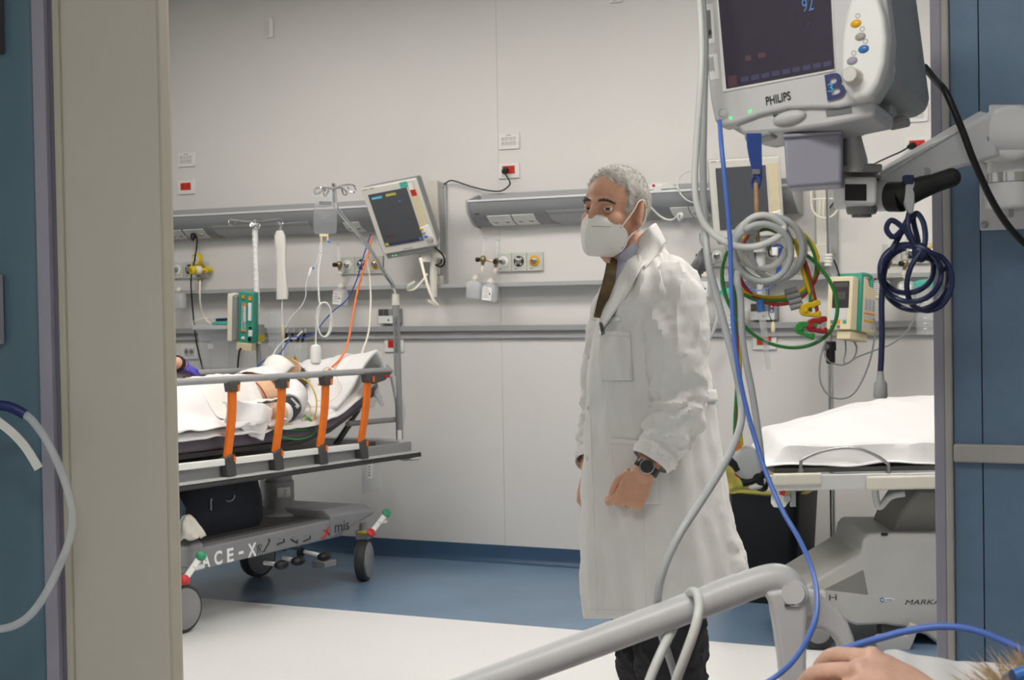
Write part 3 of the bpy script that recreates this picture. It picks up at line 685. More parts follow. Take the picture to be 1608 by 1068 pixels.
# long frame with bumper
def bar(g, p0, p1, v0, v1, h):       # bar in the side plane, p=(u,w) lower edge
    g.hexa([BF(p0[0], v0, p0[1]), BF(p1[0], v0, p1[1]), BF(p1[0], v1, p1[1]), BF(p0[0], v1, p0[1]), BF(p0[0], v0, p0[1]+h), BF(p1[0], v0, p1[1]+h), BF(p1[0], v1, p1[1]+h), BF(p0[0], v1, p0[1]+h)])
for v in (-.035, .665):
    g = G(); bar(g, (-1.75, .652), (.42, .622), v, v+.035, .055); g.build('long_frame', 'bed_grey', bed, bevel=.004)
    g = G(); bar(g, (-1.75, .626), (.44, .594), v-.03, v, .026); g.build('bumper', 'rubber', bed, bevel=.008, seg=3)
    g = G(); bar(g, (-1.75, .652), (.44, .618), v-.034, v+.004, .010); g.build('frame_trim', 'bed_light', bed, bevel=.002)
g = G(); g.tube([BF(.44, -.065, .606), BF(.455, -.03, .606), BF(.46, .05, .606), BF(.46, .63, .606), BF(.455, .71, .606), BF(.44, .745, .606)], .017, 10); g.build('head_bumper', 'rubber', bed)
g = G(); g.box(BF(.38, .33, .655), (.10, .70, .07), BF.ax); g.build('head_member', 'bed_light', bed, bevel=.006)
g = G(); g.box(BF(-.5, .33, .675), (1.5, .5, .03), BF.ax); g.build('deck_plate', 'charcoal', bed, bevel=.004)
g = G(); g.lathe(BF(.42, -.02, .595), (0, 0, -1), [(.055, 0), (.06, .006), (.05, .016), (.001, .018)], 18); g.build('corner_foot', 'bed_light', bed)
# side rails
def side_rail(v, near):
    out = -1 if near else 1
    g = G(); (u0, w0), (u1, w1) = (-1.66, 1.092), (.205, 1.068)
    rr = .016; rings = []
    for u, w in ((u0, w0), (u1-.02, w1), (u1, w1-.004)):
        rings.append([BF(u, v+math.cos(a)*.013, w+math.sin(a)*rr*(1 if u < u1 else .7)) for a in [2*PI*k/12 for k in range(12)]])
    g.loft(rings); g.build('top_rail', 'alu_matt', bed)
    g = G(); bar(g, (-1.66, .716), (-.055, .683), v-.012, v+.012, .030); g.build('lower_rail', 'bezel_white', bed, bevel=.004)
    for px, pxl in ((345, 345), (424, 421), (493, 491.5), (560, 556)):
        ut, _ = buw(px+4, 606); ub, wb_ = buw(pxl-2, 716); wb_ = .720+(-.033)*(ub+1.66)/1.6
        wt = w0+(w1-w0)*(ut-u0)/(u1-u0)-.022
        g = G(); rings = []
        for k in range(9):
            s = k/8; u = ut+(ub-ut)*s+.010*math.sin(PI*s*1.2); w = wt+.004+(wb_+.03-wt-.004)*s; ww = .024-.002*s
            rings.append([BF(u-ww, v-.009, w), BF(u+ww, v-.009, w), BF(u+ww, v+.009, w), BF(u-ww, v+.009, w)])
        g.loft(rings); po = g.build('rail_post', 'orange', bed, bevel=.003)
        g = G(); g.hexa([BF(ut-.030, v-.02, wt-.034), BF(ut+.030, v-.02, wt-.034), BF(ut+.030, v+.018, wt-.034), BF(ut-.030, v+.018, wt-.034), BF(ut-.040, v-.02, wt+.012), BF(ut+.040, v-.02, wt+.012), BF(ut+.040, v+.018, wt+.012), BF(ut-.040, v+.018, wt+.012)]); g.build('rail_bracket', 'charcoal', po, bevel=.004)
        g = G(); g.box(BF(ut+.018, v-.022, wt-.018), (.012, .006, .030), BF.ax); g.build('clip', 'orange', po, bevel=.001)
        g = G(); g.hexa([BF(ub-.030, v-.022, wb_-.055), BF(ub+.034, v-.022, wb_-.055), BF(ub+.034, v+.02, wb_-.055), BF(ub-.030, v+.02, wb_-.055), BF(ub-.040, v-.022, wb_+.03), BF(ub+.022, v-.022, wb_+.045), BF(ub+.022, v+.02, wb_+.045), BF(ub-.040, v+.02, wb_+.03)]); g.build('rail_foot', 'charcoal', po, bevel=.005)
        g = G(); g.box(BF(ub+.016, v-.024, wb_+.022), (.014, .006, .026), BF.ax); g.build('clip', 'orange', po, bevel=.001)
    if near:
        g = G(); g.hexa([BF(.02, v-.02, 1.005), BF(.12, v-.02, 1.02), BF(.12, v+.016, 1.02), BF(.02, v+.016, 1.005), BF(.00, v-.02, 1.06), BF(.19, v-.02, 1.058), BF(.19, v+.016, 1.058), BF(.00, v+.016, 1.06)]); lk = g.build('rail_lock', 'charcoal', bed, bevel=.004)
        g = G(); g.box(BF(.135, v-.022, 1.038), (.045, .004, .012), BF.ax); g.build('release', 'red', lk, bevel=.001)
mat('alu_matt', 'A9AAAB', .4, .2, var=.02)
side_rail(-.055, True); side_rail(.73, False)
# backrest strut, cross tube
g = G(); g.cyl(bp(524, 703, .2), bp(553, 660, .2), .016); g.cyl(bp(553, 660, .2), bp(566, 640, .2), .011); g.cyl(bp(562, 641, .2), bp(578, 622, .2), .005); g.build('gas_strut', 'charcoal', bed)
g = G(); g.box(bp(566, 640, .2), (.05, .03, .03), BF.ax); g.cyl(bp(583, 622, .1), bp(590, 616, .1), .012); g.build('strut_joint', 'bed_light', bed, bevel=.004)
g = G(); g.cyl(BF(-.05, .05, .805), BF(.40, .05, .795), .014); g.build('cross_tube', 'bed_grey', bed)
# drip pole of the bed
pb = BF(.375, .02, 0); g = G(); p0 = bp(628, 700, .02); p1 = bp(621.5, 478, .02)
g.cyl(p0, p1, .019); g.build('pole_sleeve', 'bed_grey', bed)
g = G(); q = [bp(628, 704, .02), bp(634, 676, .02), bp(638, 650, .02), bp(634, 630, .02), bp(622, 592, .02), bp(613, 575, .02), bp(609, 572, .02), bp(615, 585, .02), bp(626, 640, .02)]; g.prism(q, BY*.02); g.build('pole_gusset', 'bed_light', bed, bevel=.004)
g = G(); g.lathe(bp(628, 703, .02), (0, 0, 1), [(.05, -.06), (.05, .0), (.035, .012), (.03, .02)], 4); g.build('pole_socket', 'bed_light', bed, bevel=.006)
g = G(); g.cyl(p1-V((0, 0, .005)), p1+V((0, 0, .055)), .022, .018); g.build('pole_collar', 'pump_cream_pale', bed)
rodp = [p1+V((0, 0, .05)), bp(617, 448, .02), bp(606, 432, .02), bp(575, 383, .02), bp(535, 335, .02), bp(526.5, 322, .02), bp(525, 306, .02), bp(524.5, 288, .02)]
g = G(); g.tube(rodp, .011, 12, sub=5); g.build('pole_rod', 'chrome', bed)
hk = bp(524.5, 296, .02)
for pts in ([(524, 296), (506, 295), (496, 296), (494, 303), (500, 304), (510, 296)], [(524, 296), (514, 297), (508, 302), (511, 308), (516, 300)], [(524, 296), (537, 295), (545, 303), (540, 306), (537, 297)], [(524, 296), (542, 290), (555, 291), (558, 299), (552, 302), (546, 294)]):
    g = G(); g.tube([bp(x, y, .02+.02*((i % 3)-1)) for i, (x, y) in enumerate(pts)], .005, 8); g.build('hook', 'chrome', bed)
# handwriting on the pole: upright letters
ax = (p1-p0).normalized(); tp = p0+(p1-p0)*.66
side_n = (CAM-tp); side_n = (side_n-ax*side_n.dot(ax)).normalized()
text('pole_writing', 'PRONTO SOCCORSO', .016, tp+side_n*.0195+ax.cross(side_n)*.006, ax, side_n.cross(ax), 'ink', bed, w=.19)
g = G(); tq = p0+(p1-p0)*.08; g.box(tq+side_n*.0195, (.022, .05, .001), (ax.cross(side_n), ax, side_n)); g.build('pole_sticker', 'paper', bed, smooth=False)
# lifting columns
def column(u):
    c = BF(u, .30, 0)
    g = G(); g.lathe(c, BZ, [(.16, .30), (.13, .36), (.115, .375), (.085, .38), (.085, .395)], 28); g.build('column_skirt', 'bed_base', bed)
    g = G(); g.lathe(c, BZ, [(.075, .37), (.075, .53), (.066, .54), (.066, .56)], 28); k = g.build('column_lower', 'bed_grey', bed)
    g = G(); g.lathe(c, BZ, [(.058, .5), (.058, .67)], 28); g.build('column_upper', 'bed_grey', bed)
    return c, k
column(-1.30); c, ck = column(-.30)
n_ = (CAM-c); n_.z = 0; n_.normalize(); rt = n_.cross(BZ)*-1
g = G(); g.grid(lambda a, b: c+BZ*(.455+.05*b)+(n_*math.cos((a-.5)*1.0-.35)+rt*math.sin(-((a-.5)*1.0-.35)))*.0762, 8, 1); lb = g.build('type_label', 'paper', ck, solid=.0006)
g = G()
for k in range(4): g.box(c+BZ*(.492-.010*k)+(n_*math.cos(.3)+rt*math.sin(.3))*.0768, (.03-.004*k, .003, .0006), (rt, BZ, n_))
g.build('label_print', 'ink_soft', ck, smooth=False)
# chassis
tm = [(-1.62, .285), (-1.35, .252), (-.24, .252), (-.05, .285), (.045, .33), (.055, .385), (-.02, .405), (-.20, .40), (-.31, .365), (-.36, .352), (-1.25, .352), (-1.36, .375), (-1.62, .39)]
for v in (-.035, .555):
    g = G(); g.prism(side([(-1.45, .262), (-.24, .262), (-.20, .30), (-.27, .350), (-.31, .356), (-1.40, .356), (-1.45, .34)], v), BY*.09); sb = g.build('side_beam', 'bed_base', bed, bevel=.008, seg=3)
    if v < 0: beam = sb
def hull(u0, u1, s):
    g = G(); rings = []
    for k in range(7):
        q = k/6; u = u0+(u1-u0)*q; z1 = .405-.02*q*q; z0 = .265+.075*q; w = .345-.01*q
        rings.append([BF(u, .30-w, z0), BF(u, .30+w, z0), BF(u, .30+w, z1-.03), BF(u, .30+w-.05, z1), BF(u, .30-w+.05, z1), BF(u, .30-w, z1-.03)])
    g.loft(rings); return g.build('chassis_end', 'bed_base', bed, bevel=.012, seg=3, angle=30)
hull(-.34, .05, 1); hull(-1.30, -1.66, -1)
g = G(); g.box(BF(-.8, .30, .335), (1.0, .50, .06), BF.ax); g.build('chassis_tray', 'charcoal', bed, bevel=.01)
# casters and brake levers
def caster(u, v, yaw, back=False):
    c = BF(u, v, .107); ax = (BY*math.cos(yaw)+BX*math.sin(yaw)).normalized(); fw = ax.cross(BZ).normalized()
    g = G(); g.lathe(c-ax*.026, ax, [(.088, 0), (.104, .004), (.107, .014), (.107, .038), (.104, .048), (.088, .052)], 32); w = g.build('caster_tyre', 'rubber', bed)
    for s in (-1, 1):
        g = G(); g.lathe(c+ax*s*.024, ax*s, [(.090, 0), (.090, .005), (.080, .010), (.001, .012)], 32); g.build('caster_disc', 'bed_grey', w)
    g = G(); g.cyl(c+BZ*.11, c+BZ*.19, .02); g.box(c+BZ*.13, (.06, .07, .05), (fw, ax, BZ)); g.build('caster_fork', 'bed_grey', w, bevel=.006)
    return c
caster(0, 0, -.35); caster(-1.41, 0, .15); caster(-.12, .585, .2); caster(-1.34, .60, -.1)
def brake(pts_px, v):
    a, b = [bp(x, y, v) for x, y in pts_px]; d = (b-a).normalized(); m_ = (a+b)/2
    sn = (CAM-m_).normalized(); s2 = d.cross(sn).normalized(); sn = s2.cross(d)
    g = G(); g.box(m_, ((b-a).length+.03, .028, .014), (d, s2, sn)); l = g.build('brake_lever', 'lever_white', bed, bevel=.006, seg=3)
    g = G(); g.cyl(m_+V((0, .07, -.0)), m_, .012); g.build('lever_hub', 'lever_white', l)
    for p, mm in ((a, 'red'), (b, 'lever_green')):
        g = G(); g.lathe(p+sn*.004, sn, [(.023, 0), (.023, .008), (.019, .011)], 18); g.build('lever_pad', mm, l)
brake([(582, 838), (606, 807)], -.09); brake([(289, 912), (315, 874)], -.1)
g = G(); g.box(bp(573, 836, -.02), (.05, .06, .01), BF.ax); g.build('caster_mark', 'valve_yellow', bed, bevel=.002)
g = G(); g.lathe(bp(418, 797, .64), (0, -.3, 1), [(.022, 0), (.022, .01), (.018, .014)], 16); g.build('lever_pad', 'lever_green', bed)
# foot pedals on white rods
for (x0, y0), (x1, y1) in (((478, 866), (509, 874)), ((445, 876), (468, 881)), ((415, 884), (442, 887))):
    a = bp(x0, y0, .03); b = bp(x1, y1, -.08); g = G(); g.cyl(a, b, .010); r = g.build('pedal_rod', 'lever_white', bed)
    g = G(); g.ell(b, (.042, .030, .022), BF.ax); g.build('pedal_pad', 'black', r)
g = G(); g.box(bp(509, 885, .05), (.10, .08, .03), BF.ax); g.build('pedal_box', 'bed_grey', bed, bevel=.004)
# lettering on the side beam
def on_beam(px, py): return bp(px, py, -.0362)
pA = on_beam(314, 898); pB = on_beam(404, 880); rtv = (pB-pA); rtv.z = 0
for ch_, xa_, xb_ in (('A', 316, 330), ('C', 336.5, 349), ('E', 356.5, 367), ('-', 375, 382.5), ('X', 389.5, 403)):
    ua_, ub_ = (on_beam(xa_, 880)-BA).dot(BX), (on_beam(xb_, 880)-BA).dot(BX)
    text('letter', ch_, .062 if ch_ != '-' else .013, BF(ua_, -.0362, .266 if ch_ != '-' else .290), BX, BZ, 'ink_white', beam, w=ub_-ua_, bold=.03)
g = G()
for px, py, an in ((419, 858, .75), (441, 853, .1), (462, 850, -.45), (482, 848, .12)):
    p = on_beam(px, py); d = BX*math.cos(an)+BZ*math.sin(an); g.box(p+BY*-.0003, (.062, .007, .0008), (d, d.cross(BY), BY)); g.box(p+BX*.002*0+BZ*(.022 if an < .2 else -.024)-BX*.01, (.007, .007, .0008), BF.ax)
    g.box(p+d*.026+BZ*.008, (.010, .014, .0008), (d, d.cross(BY), BY))
g.build('beam_pictograms', 'ink', beam, smooth=False)
text('maker_name', 'mis', .050, BF(-.315, -.0462, .290), BX, BZ, 'ink', beam, w=.125)
g = G()
c0 = on_beam(508, 848)
g.tube([BF(-.42, -.0368, .278), BF(-.39, -.0368, .284), BF(-.365, -.0368, .302), BF(-.352, -.0368, .328)], [.001, .006, .005, .001], 6); g.tube([BF(-.395, -.0368, .315), BF(-.37, -.0368, .306), BF(-.352, -.0368, .290), BF(-.345, -.0368, .280)], [.001, .005, .005, .001], 6)
g.build('maker_swoosh', 'red', beam)
g = G(); sc = [(.0, .0), (.012, .035), (.004, .055), (.02, .05), (.012, .03), (.03, .02), (.022, .058), (.045, .05), (.03, .036), (.05, .02), (.03, .012)]
b0 = on_beam(402, 866); g.tube([b0+BX*a+BZ*b_-BZ*.03 for a, b_ in sc], .0012, 5); g.build('beam_scribble', 'ink', beam)

# ---- things on the bed: sheets
def mt_h(u):
    for (a, b), (c_, d) in zip(mt_t, mt_t[1:]):
        if u <= c_: return b+(d-b)*(u-a)/(c_-a)
    return mt_t[-1][1]
def nz(x, y, z, s=1.0): return noise.noise(V((x*s, y*s, z*s)))
def under_sheet(a, b):
    u = -1.74+a*1.93; v = -.03+b*.68
    e = max(0, .05-v)/.08; e2 = max(0, v-.60)/.06
    w = mt_h(u)+.006+.010*nz(u, v, 1, 7)*(1-e)-.045*max(0, e-.3)*(1+.5*nz(u, 3, 1, 9))-.03*e2
    return BF(u, v+ (.012 if e > .6 else 0), w)
g = G(); g.grid(under_sheet, 120, 44); sh = g.build('under_sheet', 'sheet', solid=.003, base=BF(-.6, .3, .86))
tag(sh, 'white sheet stretched over the grey stretcher mattress', 'sheet')
# thick white cover bunched at the head end, rising from the backrest to the pole
def head_cover(a, b):
    u = -.22+a*.50; v = .0+b*.62
    q = max(0, min(1, (u+.20)/.32)); q = q*q*(3-2*q)
    w = mt_h(min(u, .15))+.012+q*(.112-.085*b)+(.014*nz(u, v, 5, 9)+.012*nz(u, v, 2, 20))*q
    if u > .15: w -= (u-.15)**1.4*2.6*(1+.4*nz(u, v, 9, 14))
    return BF(u+.02*nz(v, 1, 1, 9)*q, v, w)
g = G(); g.grid(head_cover, 44, 40); tag(g.build('head_cover', 'sheet', solid=.02, base=BF(0, .3, 1.0)), 'crumpled white cover over the raised head end of the stretcher', 'sheet')
g = G()
def hang(a, b):
    u = .155+.075*b+.02*nz(a*3, b*3, 1, 2); v = .01+.16*a; w = 1.02-.13*b*(1+.5*nz(a, b, 4, 5))+.03*nz(a, b, 3, 6)
    return BF(u, v, w)
g.grid(hang, 16, 14); tag(g.build('sheet_corner', 'clear_tint', solid=.003), 'translucent sheet corner hanging off the head end', 'sheet')
# ================================================================== PATIENT ON THE LEFT BED
def ring_at(c, e1, e2, r1, r2, n=20, q=1.0):
    out = []
    for j in range(n):
        a = 2*PI*j/n; cs, sn = math.cos(a), math.sin(a)
        out.append(c+e1*(r1*math.copysign(abs(cs)**q, cs))+e2*(r2*math.copysign(abs(sn)**q, sn)))
    return out
pat = thing('person', BF(-.6, .33, .87), 'patient lying on the stretcher in white clothes with a white face mask', 'person')
g = G()
tor = [(-1.72, .90, .06, .05), (-1.5, .905, .13, .06), (-1.2, .93, .155, .075), (-.98, .955, .17, .085), (-.80, .955, .165, .095), (-.62, .960, .165, .10), (-.48, .975, .175, .10), (-.38, 1.00, .16, .09), (-.31, 1.02, .09, .07), (-.26, 1.035, .058, .056), (-.22, 1.045, .055, .055)]
g.loft([ring_at(BF(u, .34, w), BY, BZ, a, b) for u, w, a, b in tor])
hd = BF(-.165, .35, 1.045)                       # head: crown towards the head end, face up
hx = (BX*.93+BZ*.36).normalized(); hz = (BZ*.93-BX*.36).normalized(); hy = BY
g.ell(hd, (.118, .078, .098), (hx, hy, hz), 28, 20)
g.ell(hd-hx*.05+hz*.03, (.06, .055, .06), (hx, hy, hz), 20, 12)                       # jaw
g.tube([BF(-.36, .17, .985), BF(-.46, .08, .945), BF(-.58, .035, .905), BF(-.66, .025, .90)], [.055, .055, .046, .044], 14)
g.tube([BF(-.66, .025, .90), BF(-.80, .08, .905), BF(-.99, .20, .92)], [.044, .038, .028], 12)
g.tube([BF(-.36, .50, .985), BF(-.48, .58, .94), BF(-.66, .62, .905), BF(-.99, .46, .92)], [.055, .052, .042, .028], 12)
for vv in (.11, .56):                            # hands resting on the body, half under the cloth
    hc = BF(-1.04, vv+(.10 if vv < .3 else -.10), .925); g.ell(hc, (.045, .036, .016), BF.ax, 14, 8)
    for k in range(4): g.tube([hc+BX*-.03+BY*(-.025+.017*k), hc+BX*-.075+BY*(-.026+.018*k)+BZ*.002, hc+BX*-.105+BY*(-.026+.018*k)-BZ*.012], [.010, .009, .007], 8)
    g.tube([hc+BY*.03*(1 if vv < .3 else -1), hc+BX*-.04+BY*.05*(1 if vv < .3 else -1)], [.011, .008], 8)
body = g.build('body', 'skin_pale', pat, remesh=.006, rsm=4)
# hair
g = G(); g.ell(hd+hx*.028-hz*.028, (.105, .085, .082), (hx, hy, hz), 26, 18)
hr = g.build('hair', 'hair_brown', pat)
g = G()
for k in range(500):
    a = random.uniform(0, 2*PI); b = random.uniform(.2, 1.5); d = (hx*math.cos(b)*.9+(hy*math.cos(a)+hz*math.sin(a)*.8-hz*.15)*math.sin(b))
    p = hd+hx*.02-hz*.02+V((0, 0, 0))+hx*(d.dot(hx)*.10)+hy*(d.dot(hy)*.085)+hz*(d.dot(hz)*.085)
    if d.dot(hz) > .45 and d.dot(hx) < .75: continue
    e = p+hx*.035+d*.008+V((random.uniform(-.01, .01), random.uniform(-.01, .01), -.012)); w_ = d.cross(hx).normalized()*.0016
    g.add([p-w_, p+w_, e], [(0, 1, 2)])
g.build('hair_strands', 'hair_brown', hr, flipfix=False)['kind'] = 'stuff'
# folded white mask over nose and mouth, with its head strap
g = G()
def pmask(a, b):
    t = (a-.5)*2.2; q = b
    x = -.095+.115*q; rr = .086+.028*math.sin(PI*min(1, q*1.05))**.8
    return hd+hx*(x)+hy*(rr*.86*math.sin(t))+hz*(.012+rr*1.06*math.cos(t)*(.86+.20*math.sin(PI*q)))
g.grid(pmask, 22, 16); mk = g.build('face_mask', 'mask', pat, solid=.003)
g = G(); g.tube([hd+hx*.0+hy*(-.086)+hz*.02, hd+hx*.03+hy*(-.07)+hz*.065, hd+hx*.036+hz*.098, hd+hx*.03+hy*.07+hz*.065, hd+hy*.086+hz*.02], .0035, 6); g.build('mask_strap', 'wood_ring', mk)
# gown over chest, t-shirt shoulder and sleeve
def shell(name, rows, m, v0=.34, a0=-.35, a1=PI+.35, lift=.008, wr=.006, sol=.004):
    g = G()
    def fn(a, b):
        t = b*(len(rows)-1); i = min(int(t), len(rows)-2); q = t-i
        u, w, r1, r2 = [rows[i][k]+(rows[i+1][k]-rows[i][k])*q for k in range(4)]
        an = a0+(a1-a0)*a; l = lift+wr*(nz(u*1.2, an*.6, 3, 6)+.6*nz(u*2.5, an, 7, 9))
        return BF(u, v0-(r1+l)*math.cos(an), w+(r2+l)*math.sin(an))
    g.grid(fn, 48, 40); return g.build(name, m, pat, solid=sol)
shell('tshirt', [(-.47, .976, .182, .103), (-.43, .985, .183, .103), (-.38, 1.002, .170, .096), (-.32, 1.016, .125, .082), (-.275, 1.03, .08, .066)], 'sheet', a0=-.5, a1=PI+.5)
g = G(); g.tube([BF(-.33, .20, .99), BF(-.40, .13, .965), BF(-.47, .08, .94), BF(-.515, .062, .925)], [.066, .075, .072, .064], 20); g.build('sleeve', 'sheet', pat)
g = G()
cuf = spline([BF(-.50, .066, .928), BF(-.56, .044, .910), BF(-.605, .032, .902)], 6); g.tube(cuf, .056, 24, smooth=False); cf = g.build('pressure_cuff', 'cuff', pat, bevel=.003)
cc = BF(-.555, .046, .913); nn = (CAM-cc).normalized(); cx_ = (BF(-.5, .066, .928)-BF(-.605, .032, .902)).normalized(); nn = (nn-cx_*nn.dot(cx_)).normalized(); cy_ = nn.cross(cx_)
g = G()
for k in range(3): g.torus(cc+nn*.057+cx_*(-.005+.0*k)+cy_*(.018-.016*k), nn, .008, .0018, 14, 5)
for k in range(4): g.box(cc+nn*.0555+cx_*(-.03+.012*k)-cy_*.022, (.003, .018, .003), (cx_, cy_, nn))
g.build('cuff_print', 'ink_white', cf)
g = G(); g.tube([BF(-.605, .032, .902), BF(-.64, .027, .900)], [.052, .049], 18); g.build('cuff_edge', 'sheet', cf)
g = G(); g.tube([BF(-.60, .24, 1.055), BF(-.585, .20, 1.035), BF(-.575, .165, .985), BF(-.57, .155, .945)], .0032, 6); g.build('lead_wire', 'wire_red', pat)
# wrinkled white cover over the body with a twisted corner at the near side
def top_h(u, v):
    body_h = .0
    for i in range(len(tor)-1):
        if tor[i][0] <= u <= tor[i+1][0]:
            q = (u-tor[i][0])/(tor[i+1][0]-tor[i][0]); hh = tor[i][1]+(tor[i+1][1]-tor[i][1])*q; r1 = tor[i][2]+(tor[i+1][2]-tor[i][2])*q; r2 = tor[i][3]+(tor[i+1][3]-tor[i][3])*q
            d = abs(v-.34)/(r1+.10); body_h = (hh+r2)*(1-sm0(d, .35, 1.0))+(mt_h(u)+.03)*sm0(d, .35, 1.0)
    near = 1-sm0(abs(v-.08), .04, .10); arm = (.955*sm0(u, -.98, -.80))*near
    return max(mt_h(u)+.018, body_h+.012, arm)
def sm0(x, a, b):
    t_ = max(0, min(1, (x-a)/(b-a))); return t_*t_*(3-2*t_)
def cover(a, b):
    u = -1.74+1.10*a; v = -.02+.70*b
    w = top_h(u, v)
    w += .018*nz(u*1.0, v*1.6, 3, 6)+.011*nz(u, v, 8, 13)+.018*max(0, math.sin((u*3.2+v*5.5)*2.6+2*nz(u, v, 2, 3)))*(.4+.6*nz(u, v, 1, 3))
    e = max(0, .03-v)/.05; w -= .05*e*(.6+.8*abs(nz(u, 1, 5, 6)))
    return BF(u+.03*nz(v, 2, 3, 5)*a, v, w)
g = G(); g.grid(cover, 110, 70); tag(g.build('bed_cover', 'sheet', solid=.004, base=BF(-1.2, .33, .9)), 'wrinkled white cover over the patient up to the chest', 'blanket')
def chest_cloth(a, b):
    # loose dressing on the chest with a corner pulled towards the rail
    t = a; u = -1.02+.40*t; v = .04+.40*b
    w = top_h(min(u, -.60), v)+.008+.010*nz(u, v, 4, 11)+.007*nz(u, v, 1, 24)
    return BF(u+.02*nz(v, 2, 1, 8), v+.012*nz(u, v, 2, 9), w)
g = G(); g.grid(chest_cloth, 60, 50); tag(g.build('chest_cloth', 'sheet_cream', solid=.004), 'white cloth laid over the chest of the lying patient', 'cloth')
def flap(a, b):
    p0 = bp(350, 633, .03); p1 = bp(428, 640, -.01); p2 = bp(412, 690, -.015); p3 = bp(345, 668, .03)
    p = (p0*(1-a)+p1*a)*(1-b)+(p3*(1-a)+p2*a)*b
    return p+BY*(-.02*math.sin(PI*b)-.010*math.sin(a*9+b*4))+BZ*(.018*math.sin(b*7+a*3)*(1-a*.4)+.012*nz(a*3, b*3, 2, 2))
g = G(); g.grid(flap, 40, 30); tag(g.build('cloth_corner', 'sheet', solid=.004), 'twisted white cloth corner hanging between two orange rail posts', 'cloth')

# ================================================================== GLOVED HELPER HAND AT THE FAR RAIL
def hand_mesh(g, f, s=1.0, bends=None, splay=None, thumb=None, mirror=1, fore=None, fr_=(.030, .024)):
    """f: origin at the wrist, x along the fingers, y to the thumb side, z out of the back of the hand"""
    F = lambda a, b, c: f(a*s, b*s*mirror, c*s)
    bends = bends or [(20, 25, 15)]*4; splay = splay or (6, 2, -3, -8)
    pal = [(-.012, .027, .019, 0), (.012, .031, .017, .001), (.045, .040, .016, .002), (.075, .042, .0145, .003), (.094, .040, .0115, .001)]
    g.loft([ring_at(F(x, 0, dz), f.y, f.z, a*s, b*s, 18, .85) for x, a, b, dz in pal])
    base = [(.090, .030), (.096, .010), (.092, -.010), (.083, -.029)]; ln = [(.042, .026, .021), (.046, .030, .022), (.042, .028, .022), (.033, .021, .019)]
    rad = [.0092, .0095, .009, .0078]; tips = []
    for k in range(4):
        p = F(base[k][0]-.012, base[k][1], .002); sp = math.radians(splay[k]); d = (f.x*math.cos(sp)+f.y*mirror*math.sin(sp)).normalized(); up = f.z.copy(); pts = [p, p+d*.010*s]
        for L, b in zip(ln[k], bends[k]):
            a = math.radians(b); d2 = (d*math.cos(a)-up*math.sin(a)).normalized(); up = (up*math.cos(a)+d*math.sin(a)).normalized(); d = d2
            pts.append(pts[-1]+d*L*s)
        r = rad[k]*s; dense = []
        for i in range(len(pts)-1):
            for q in range(3): dense.append(pts[i]+(pts[i+1]-pts[i])*q/3)
        dense.append(pts[-1])
        sm = [dense[0]]+[(dense[i-1]+dense[i]*2+dense[i+1])/4 for i in range(1, len(dense)-1)]+[dense[-1]]
        n = len(sm); g.tube(sm, [r*1.12, r*1.1, r*1.0, r*.96, r*1.02, r*.92, r*.86, r*.6], 12, smooth=False)
        g.ell(sm[-1]-d*.002*s, (r*.78, r*.78, r*.78)); tips.append((sm[-1], d, up, r))
        g.ell(pts[1]+up*.0*s+f.z*.004*s, (r*1.15, r*1.15, r*.95), f.ax, 12, 8)
    th = thumb or [(.018, .028, -.004), (.045, .052, -.012), (.072, .060, -.020), (.095, .058, -.026)]
    g.tube([F(*q) for q in th], [.016*s, .0135*s, .0115*s, .0105*s, .007*s], 12); g.ell(F(*th[-1]), (.0082*s, .0082*s, .0082*s))
    if fore: g.tube(fore, list(fr_), 18) if len(fore) == 2 else g.tube(fore, list(fr_), 18)
    return tips
w0 = bp(285, 574, .70); w1 = bp(310, 584, .72)
hxx = (w1-w0); hxx = (hxx+V((0, 0, 0))).normalized(); nz_ = (V((0, 0, 1))*.8+(CAM-w0).normalized()*.45); nz_ = (nz_-hxx*nz_.dot(hxx)).normalized()
hf = Fr(w0, hxx, nz_.cross(hxx), nz_)
helper = thing('person', w0-V((.2, 0, .0)), 'helper mostly hidden behind the beige leaf, gloved hand on the far bed rail', 'person')
g = G(); hand_mesh(g, hf, 1.0, bends=[(28, 40, 25), (32, 45, 30), (34, 45, 30), (36, 45, 30)], mirror=-1)
hu = -1.16; HB = lambda u, v, w: BF(hu+u, v, w)          # helper stands on the far side of the bed, facing it
elb = HB(.36, .93, 1.14); shd = HB(.20, 1.06, 1.42)
g.tube([w0+hxx*.01, w0-hxx*.05, (w0*.6+elb*.4), elb], [.030, .033, .040, .046], 18); g.tube([elb, (elb+shd)/2, shd], [.046, .050, .058], 16)
g.tube([HB(-.20, 1.06, 1.42), HB(-.27, 1.08, 1.18), HB(-.24, .98, .98), HB(-.22, .90, .92)], [.058, .050, .042, .030], 16)
hand_mesh(g, Fr(HB(-.22, .90, .92), BY*-1+BZ*-.5, BX, BZ), 1.0, bends=[(30, 40, 25)]*4, mirror=1)
g.loft([ring_at(HB(0, 1.08, w), BX, BY, a_, b_, 24) for w, a_, b_ in ((.86, .15, .11), (1.0, .15, .11), (1.15, .155, .115), (1.32, .17, .11), (1.44, .16, .085), (1.48, .08, .065))])
g.tube([HB(0, 1.08, 1.45), HB(0, 1.06, 1.53), HB(0, 1.05, 1.60)], [.06, .055, .055], 16)
g.ell(HB(0, 1.04, 1.66), (.075, .095, .115), (BX, BY, BZ), 24, 18); g.ell(HB(0, .955, 1.645), (.014, .022, .024), (BX, BY, BZ), 12, 8)
for s_ in (-1, 1):
    g.ell(HB(s_*.078, 1.055, 1.655), (.010, .018, .030), (BX, BY, BZ), 12, 8); g.tube([HB(s_*.085, 1.08, .90), HB(s_*.09, 1.08, .50), HB(s_*.09, 1.09, .10)], [.085, .062, .045], 16)
g.build('body', 'skin', helper, remesh=.005)
